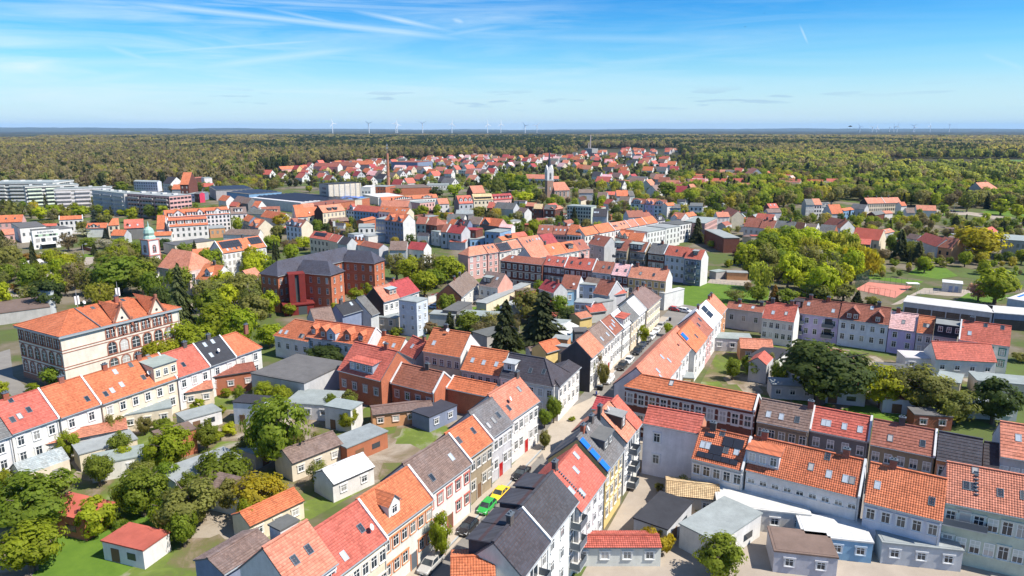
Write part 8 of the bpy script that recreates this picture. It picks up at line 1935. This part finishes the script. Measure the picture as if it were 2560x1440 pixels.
settle([(1240, 400), (1420, 392), (1640, 392), (1700, 420), (1700, 446), (1240, 428)], 98, 23, 'behind the church spire', 'far houses behind the spire')
settle([(1440, 446), (1700, 448), (1880, 438), (1900, 470), (1720, 500), (1460, 466)], 46, 24, 'right of the spire', 'far houses right of the spire')
settle([(1720, 452), (1950, 452), (2100, 476), (2100, 486), (1900, 492), (1740, 480)], 20, 26, 'at the right-hand wood edge', 'houses at the right-hand wood edge')
settle([(1450, 388), (1540, 376), (1690, 378), (1690, 386), (1560, 394)], 26, 25, 'near the heating plant', 'houses in the wood clearing', roofs='rrsso')
def yard_sheds(pix, n, seed, where, group):
    r = random.Random(seed); P = [G(*q) for q in pix]; k = 0; tries = 0; done = []
    x0, x1, y0, y1 = min(p.x for p in P), max(p.x for p in P), min(p.y for p in P), max(p.y for p in P); ms = {}
    while k < n and tries < n*80:
        tries += 1; q = Vector((r.uniform(x0, x1), r.uniform(y0, y1), 0)); ins = False
        for i in range(len(P)):
            a, b = P[i], P[i-1]
            if (a.y > q.y) != (b.y > q.y) and q.x < (b.x-a.x)*(q.y-a.y)/(b.y-a.y)+a.x: ins = not ins
        if not ins or any((q-e).length < 8 for e in done): continue
        if any(abs(v.x) < L/2+3.2 and -3.2 < v.y < D+3.2 for v, L, D in ((mw.inverted() @ q, L, D) for mw, L, D, he in FOOT)): continue
        L, D, h = r.choice([(7, 4.5, 2.8), (9, 5, 3.2), (6, 4, 4.6), (11, 6, 3.6)]); gab = r.random() < .35; rc, wc = r.choice('lgnlkblr'), r.choice('wwcxhkbg'); key = (L, gab)
        if key not in ms:
            b = MB(); b.box(-L/2, L/2, 0, D, 0, h, skip='bt')
            if gab:
                for x in (-L/2, L/2): b.face([(x, 0, h), (x, D, h), (x, D/2, h+D*.35)])
            w = MB(); w.box(-L*.3, -L*.1, -.05, -.004, .1, 2.1); w2 = MB(); w2.box(L*.1, L*.3, -.05, -.004, 1, 2)
            f = MB(); f.box(-L/2-.15, L/2+.15, -.15, D+.15, h+.003, h+.2)
            ms[key] = (b.mesh('wall', [M['plaster']]), roof_mesh(L+.3, D+.3, h-.05, h+D*.37, 0, 0, 0) if gab else f.mesh('roof', [M['felt']]), w.mesh('door', [M['wood']]), w2.mesh('window', [M['glass']]))
        root = empty('shed', Matrix.Translation(q) @ RZ(r.choice([-.3, .95, -.2, .8])+r.uniform(-.1, .1)), '%s %s shed, %s roof, %s, %s %s' % ('gabled' if gab else 'flat', {'w': 'white', 'c': 'cream', 'x': 'grey', 'h': 'dark', 'k': 'brick-red', 'b': 'pale blue', 'g': 'drab'}[wc], {'l': 'pale felt', 'g': 'grey', 'n': 'taupe', 'k': 'black', 'b': 'rust', 'r': 'red'}[rc], where, ['nearest', 'middle', 'farthest'][int(2.999*(q.y-y0)/(y1-y0))], ['far left', 'left', 'centre', 'right', 'far right'][int(4.999*(q.x-x0)/(x1-x0))]), 'shed', group)
        for nm, me, cl in (('wall', ms[key][0], WALL[wc]), ('roof', ms[key][1], ROOF[rc]), ('door', ms[key][2], (0, 0, 0)), ('window', ms[key][3], (0, 0, 0))): ob(nm, me, root, T(0, -D/2, 0), vary(cl))
        FOOT.append((root.matrix_world @ T(0, -D/2, 0), L, D, h)); done.append(q); k += 1
yard_sheds([(660, 590), (1000, 530), (1300, 510), (1480, 540), (1480, 600), (1250, 615), (1000, 622), (800, 600)], 42, 31, 'among the town houses', 'back yard sheds in the middle of town')
yard_sheds([(1480, 530), (1800, 500), (1900, 560), (2150, 590), (2150, 620), (1900, 640), (1700, 600), (1500, 600)], 38, 32, 'right of the middle of town', 'back yard sheds on the right')
yard_sheds([(1090, 760), (1250, 710), (1440, 730), (1500, 800), (1400, 880), (1230, 860)], 9, 33, 'in the middle gardens', 'garden sheds in the middle')
yard_sheds([(2180, 600), (2500, 580), (2560, 640), (2300, 640)], 12, 34, 'in the allotments', 'allotment sheds')
yard_sheds([(60, 1200), (620, 980), (960, 1010), (900, 1140), (640, 1330), (300, 1420), (60, 1400)], 12, 35, 'in the left courtyard', 'courtyard sheds on the left')
yard_sheds([(1860, 880), (2500, 980), (2490, 1060), (1800, 960)], 10, 36, 'in the right courtyard', 'courtyard sheds on the right')
yard_sheds([(1640, 1240), (2150, 1340), (2560, 1440), (1560, 1440)], 5, 37, 'in the lower right yard', 'sheds in the lower right yard')
# ================================================================ WOODS (nobody could count them: one object per kind, instanced)
def prototype(kind, nl, ls, ramp, seed):
    b = crown_mesh(seed, kind, nl, ls); m = mat_leaf('wood_leaves_'+kind+str(seed), ramp)
    return bpy.data.objects.new('tree_shape', b.mesh('tree_shape', [m]))
def wood(name, pr, pts):
    me = bpy.data.meshes.new(name); me.from_pydata([p[0] for p in pts], [], [])
    a = me.attributes.new('siz', 'FLOAT_VECTOR', 'POINT'); a.data.foreach_set('vector', [c for p in pts for c in (p[1], p[1], p[2])])
    a = me.attributes.new('yaw', 'FLOAT_VECTOR', 'POINT'); a.data.foreach_set('vector', [c for p in pts for c in (0, 0, p[3])])
    o = tag(ob(name, me), kind='stuff')
    ng = bpy.data.node_groups.new(name, 'GeometryNodeTree'); ng.interface.new_socket('Geometry', in_out='INPUT', socket_type='NodeSocketGeometry'); ng.interface.new_socket('Geometry', in_out='OUTPUT', socket_type='NodeSocketGeometry')
    N = ng.nodes; gi, go = N.new('NodeGroupInput'), N.new('NodeGroupOutput'); ip = N.new('GeometryNodeInstanceOnPoints'); oi = N.new('GeometryNodeObjectInfo'); oi.inputs['Object'].default_value = pr
    oi.inputs['As Instance'].default_value = True
    s = N.new('GeometryNodeInputNamedAttribute'); s.data_type = 'FLOAT_VECTOR'; s.inputs[0].default_value = 'siz'
    y = N.new('GeometryNodeInputNamedAttribute'); y.data_type = 'FLOAT_VECTOR'; y.inputs[0].default_value = 'yaw'
    lk = ng.links.new; lk(gi.outputs[0], ip.inputs['Points']); lk(oi.outputs['Geometry'], ip.inputs['Instance']); lk(s.outputs['Attribute'], ip.inputs['Scale']); lk(y.outputs['Attribute'], ip.inputs['Rotation']); lk(ip.outputs[0], go.inputs[0])
    md = o.modifiers.new('instances', 'NODES'); md.node_group = ng
    return o
BND = [(-900, 500), (0, 497), (300, 480), (420, 470), (540, 462), (640, 452), (665, 436), (800, 410), (940, 400), (1000, 396), (1220, 394), (1420, 390), (1560, 374), (1690, 376), (1710, 405), (1850, 430), (1960, 446), (2050, 458), (2200, 470), (2400, 474), (2560, 480), (3400, 485)]
def bound(X):
    for i in range(len(BND)-1):
        if BND[i][0] <= X <= BND[i+1][0]: return BND[i][1]+(BND[i+1][1]-BND[i][1])*(X-BND[i][0])/(BND[i+1][0]-BND[i][0])
    return 480
_inv2 = [(mw.inverted(), L, D) for mw, L, D, he in FOOT if mw.translation.y > 380]
def woods():
    r = random.Random(5); sets = {'golden_wood': [], 'pine_wood': [], 'bare_wood': [], 'green_wood': []}
    fld = [(2215, 2760, 398, 432), (-300, 98, 344, 353), (1440, 1695, 372, 396)]
    for X in [-420+3400*i/850 for i in range(851)]:
        y = bound(X)
        while True:
            p = G(X, y); d = math.hypot(p.x, p.y)
            if d > 5200: break
            sp = max(10.5, d/150)
            # step in depth by the spacing, thin out sideways so that the spacing across matches
            Xj, yj = X+r.uniform(-2, 2), y+r.uniform(-.15, .15); q = G(Xj, yj); q = q+Vector((r.uniform(-4, 4), r.uniform(-sp*.5, sp*.5), 0))
            across = 4*d/F
            if r.random() < across/sp and not any(a <= Xj <= b and c <= yj <= e for a, b, c, e in fld):
                ok = True
                if d < 1500:
                    for iv, L, D in _inv2:
                        v = iv @ q
                        if abs(v.x) < L/2+4 and -4 < v.y < D+4: ok = False; break
                if ok:
                    nz = noise.noise(Vector((q.x*.0032, q.y*.0016, 2.2)))+.45*noise.noise(Vector((q.x*.011, q.y*.006, 7)))
                    u = (Xj-1280)/1280; pine = .35-abs(u+.05)*.85+nz*1.0+ (.35 if 1700 < d < 4200 else -.1) + .12
                    if Xj < 640 and d < 1900: pine -= .8
                    green = nz*.8+.08+(.5 if u > .35 and d < 1300 else 0)+(-.35 if u < -.4 else 0)+(-.2 if d > 2200 else 0)
                    h = r.uniform(10, 18)*min(1.45, .8+sp/22); w = r.uniform(.7, 1.25)*max(13, sp*1.35)
                    k = r.choice(['pine_wood', 'green_wood', 'bare_wood']) if r.random() < .22 else 'pine_wood' if pine+r.uniform(-.15, .15) > .35 else 'green_wood' if green+r.uniform(-.22, .22) > .22 else 'bare_wood'
                    if k == 'pine_wood': h *= 1.08; w *= .72
                    if d > 1300 and k != 'pine_wood' and noise.noise(Vector((q.x*.0022, q.y*.0045, 31))) > .33: k = 'golden_wood'
                    sets[k].append((tuple(q), w, h, r.random()*6.28))
            y2 = 322.4+F*CH/(F*CH/(y-322.4)+sp*.92)       # next row further away
            y = y2 if y2 < y else y-.01
    protos = {'golden_wood': prototype('leaf', 230, .15, [(0, (.26, .20, .09)), (.5, (.38, .31, .10)), (1, (.48, .42, .12))], 12),
              'pine_wood': prototype('leaf', 190, .17, [(0, (.04, .058, .025)), (.5, (.065, .083, .034)), (1, (.09, .10, .042))], 3),
              'bare_wood': prototype('leaf', 230, .15, [(0, (.18, .14, .085)), (.35, (.26, .205, .125)), (.6, (.23, .205, .10)), (.85, (.29, .25, .11)), (1, (.38, .32, .12))], 4),
              'green_wood': prototype('leaf', 230, .15, [(0, (.15, .18, .055)), (.4, (.23, .25, .07)), (.75, (.31, .32, .07)), (1, (.40, .35, .08))], 5)}
    for k, p in sets.items():
        if p: wood(k, protos[k], p)
    print('woods', {k: len(v) for k, v in sets.items()})
    # garden trees of the settlement: too many and too small to tell apart
    g = []; P = [(650, 470), (1900, 480), (1900, 436), (1640, 392), (960, 402), (650, 440)]
    for i in range(4000):
        X, Y = r.uniform(650, 1900), 322.4+1/r.uniform(1/160., 1/72.); b = bound(X)
        if not (b-2 < Y < 474): continue
        q = G(X, Y)
        if inside_house2(q): continue
        g.append((tuple(q), r.uniform(4, 8), r.uniform(4, 9), r.random()*6.28))
    wood('settlement_greenery', protos['green_wood'], g[::2]); wood('settlement_shrubbery', prototype('leaf', 230, .15, [(0, (.025, .035, .015)), (.5, (.06, .065, .025)), (1, (.11, .09, .045))], 6), g[1::2])
    # parkland and gardens nearer the town, as one mass
    pg = prototype('leaf', 1000, .085, [(0, (.10, .14, .025)), (.4, (.21, .26, .03)), (.75, (.31, .35, .035)), (1, (.38, .31, .05))], 8); pb = prototype('bud', 900, .08, [(0, (.17, .125, .075)), (.5, (.24, .21, .085)), (1, (.28, .27, .10))], 9); pd = prototype('spruce', 500, .13, [(0, (.03, .042, .02)), (1, (.06, .07, .03))], 10)
    acc = [[], [], []]
    def mass(pix, sp, h0, h1, wts, wr=1.0, skip=()):
        P = [G(*p) for p in pix]; x0, x1, y0, y1 = min(p.x for p in P), max(p.x for p in P), min(p.y for p in P), max(p.y for p in P); SK = [[G(*p) for p in s] for s in skip]
        def inp(q, P):
            c = False
            for i in range(len(P)):
                a, b = P[i], P[i-1]
                if (a.y > q.y) != (b.y > q.y) and q.x < (b.x-a.x)*(q.y-a.y)/(b.y-a.y)+a.x: c = not c
            return c
        y = y0
        while y < y1:
            x = x0
            while x < x1:
                q = Vector((x+r.uniform(-.45, .45)*sp, y+r.uniform(-.45, .45)*sp, 0)); x += sp
                if inp(q, P) and not inside_house2(q) and not any(inp(q, s) for s in SK):
                    u = r.random(); k = 0 if u < wts[0] else 1 if u < wts[0]+wts[1] else 2; h = r.uniform(h0, h1)
                    acc[k].append((tuple(q), h*(.45 if k == 2 else r.uniform(.75, 1.1))*wr, h, r.random()*6.28))
            y += sp
    mass([(1690, 452), (1960, 444), (2560, 468), (2760, 480), (2760, 548), (2440, 530), (2250, 515), (2130, 502), (1950, 522), (1860, 528), (1790, 530), (1730, 520), (1680, 470)], 8.5, 9, 15, (.6, .28, .12), skip=[[(2330, 522), (2440, 522), (2700, 545), (2700, 570), (2330, 545)], [(1990, 470), (2090, 470), (2090, 480), (1990, 480)]])
    mass([(640, 570), (1000, 522), (1300, 492), (1700, 478), (1800, 520), (1850, 620), (1620, 560), (1480, 600), (1250, 616), (1000, 622), (700, 590)], 11, 4, 9, (.5, .38, .12))
    mass([(1800, 525), (2150, 540), (2560, 560), (2560, 640), (2300, 640), (2150, 590), (1990, 606), (1820, 600)], 9, 3.5, 8, (.55, .38, .07), skip=[[(2330, 522), (2440, 522), (2700, 545), (2700, 570), (2330, 545)]])
    mass([(-60, 500), (240, 520), (420, 560), (640, 600), (640, 560), (420, 520), (200, 498), (-60, 478)], 11, 6, 11, (.55, .35, .1))
    mass([(380, 468), (640, 454), (700, 472), (640, 492), (420, 486)], 10, 6, 12, (.45, .45, .1))
    mass([(2150, 640), (2560, 630), (2620, 700), (2420, 680), (2350, 660), (2290, 690), (2180, 700)], 7, 2.5, 6.5, (.6, .34, .06))
    wood('parkland_trees', pg, acc[0]); wood('garden_thicket', pb, acc[1]); wood('garden_conifers', pd, acc[2])
    # beyond: canopy sheet with lumps that goes on to the horizon
    b = MB(); rows = []; n = 420; d = 4900.
    while d < 15500:
        row = []
        for i in range(n+1):
            a = -.80+1.6*i/n; x, y = d*math.sin(a), d*math.cos(a)
            h = 9+5*noise.noise(Vector((x*.02, y*.02, 1)))+7*noise.noise(Vector((x*.003, y*.003, 4)))
            row.append((x, y, max(1, h)))
        rows.append(row); d *= 1.018
    for j in range(len(rows)-1):
        for i in range(n): b.face([rows[j][i], rows[j][i+1], rows[j+1][i+1], rows[j+1][i]])
    tag(ob('distant_woods', b.mesh('distant_woods', [M['ground']])), kind='stuff')
_inv3 = [(mw.inverted(), L, D) for mw, L, D, he in FOOT]
def inside_house2(q):
    for iv, L, D in _inv3:
        v = iv @ q
        if abs(v.x) < L/2+2 and -2 < v.y < D+2: return True
    return False
woods()
print('trees', NT_['n'], 'objects', len(bpy.data.objects), 'houses', len(HL))
# ================================================================ AIR
def haze():
    b = MB(); b.box(-27000, 27000, -27000, 27000, -2, 230); m = bpy.data.materials.new('air'); m.use_nodes = True; t = m.node_tree; t.nodes.clear()
    o = t.nodes.new('ShaderNodeOutputMaterial'); v = t.nodes.new('ShaderNodeVolumePrincipled'); v.inputs['Color'].default_value = (.30, .58, .98, 1); v.inputs['Density'].default_value = .000028; v.inputs['Anisotropy'].default_value = 0
    t.links.new(v.outputs[0], o.inputs['Volume'])
    me = bpy.data.meshes.new('haze'); me.from_pydata(b.v, [], b.f); me.materials.append(m)
    tag(ob('haze', me), kind='stuff')
haze()
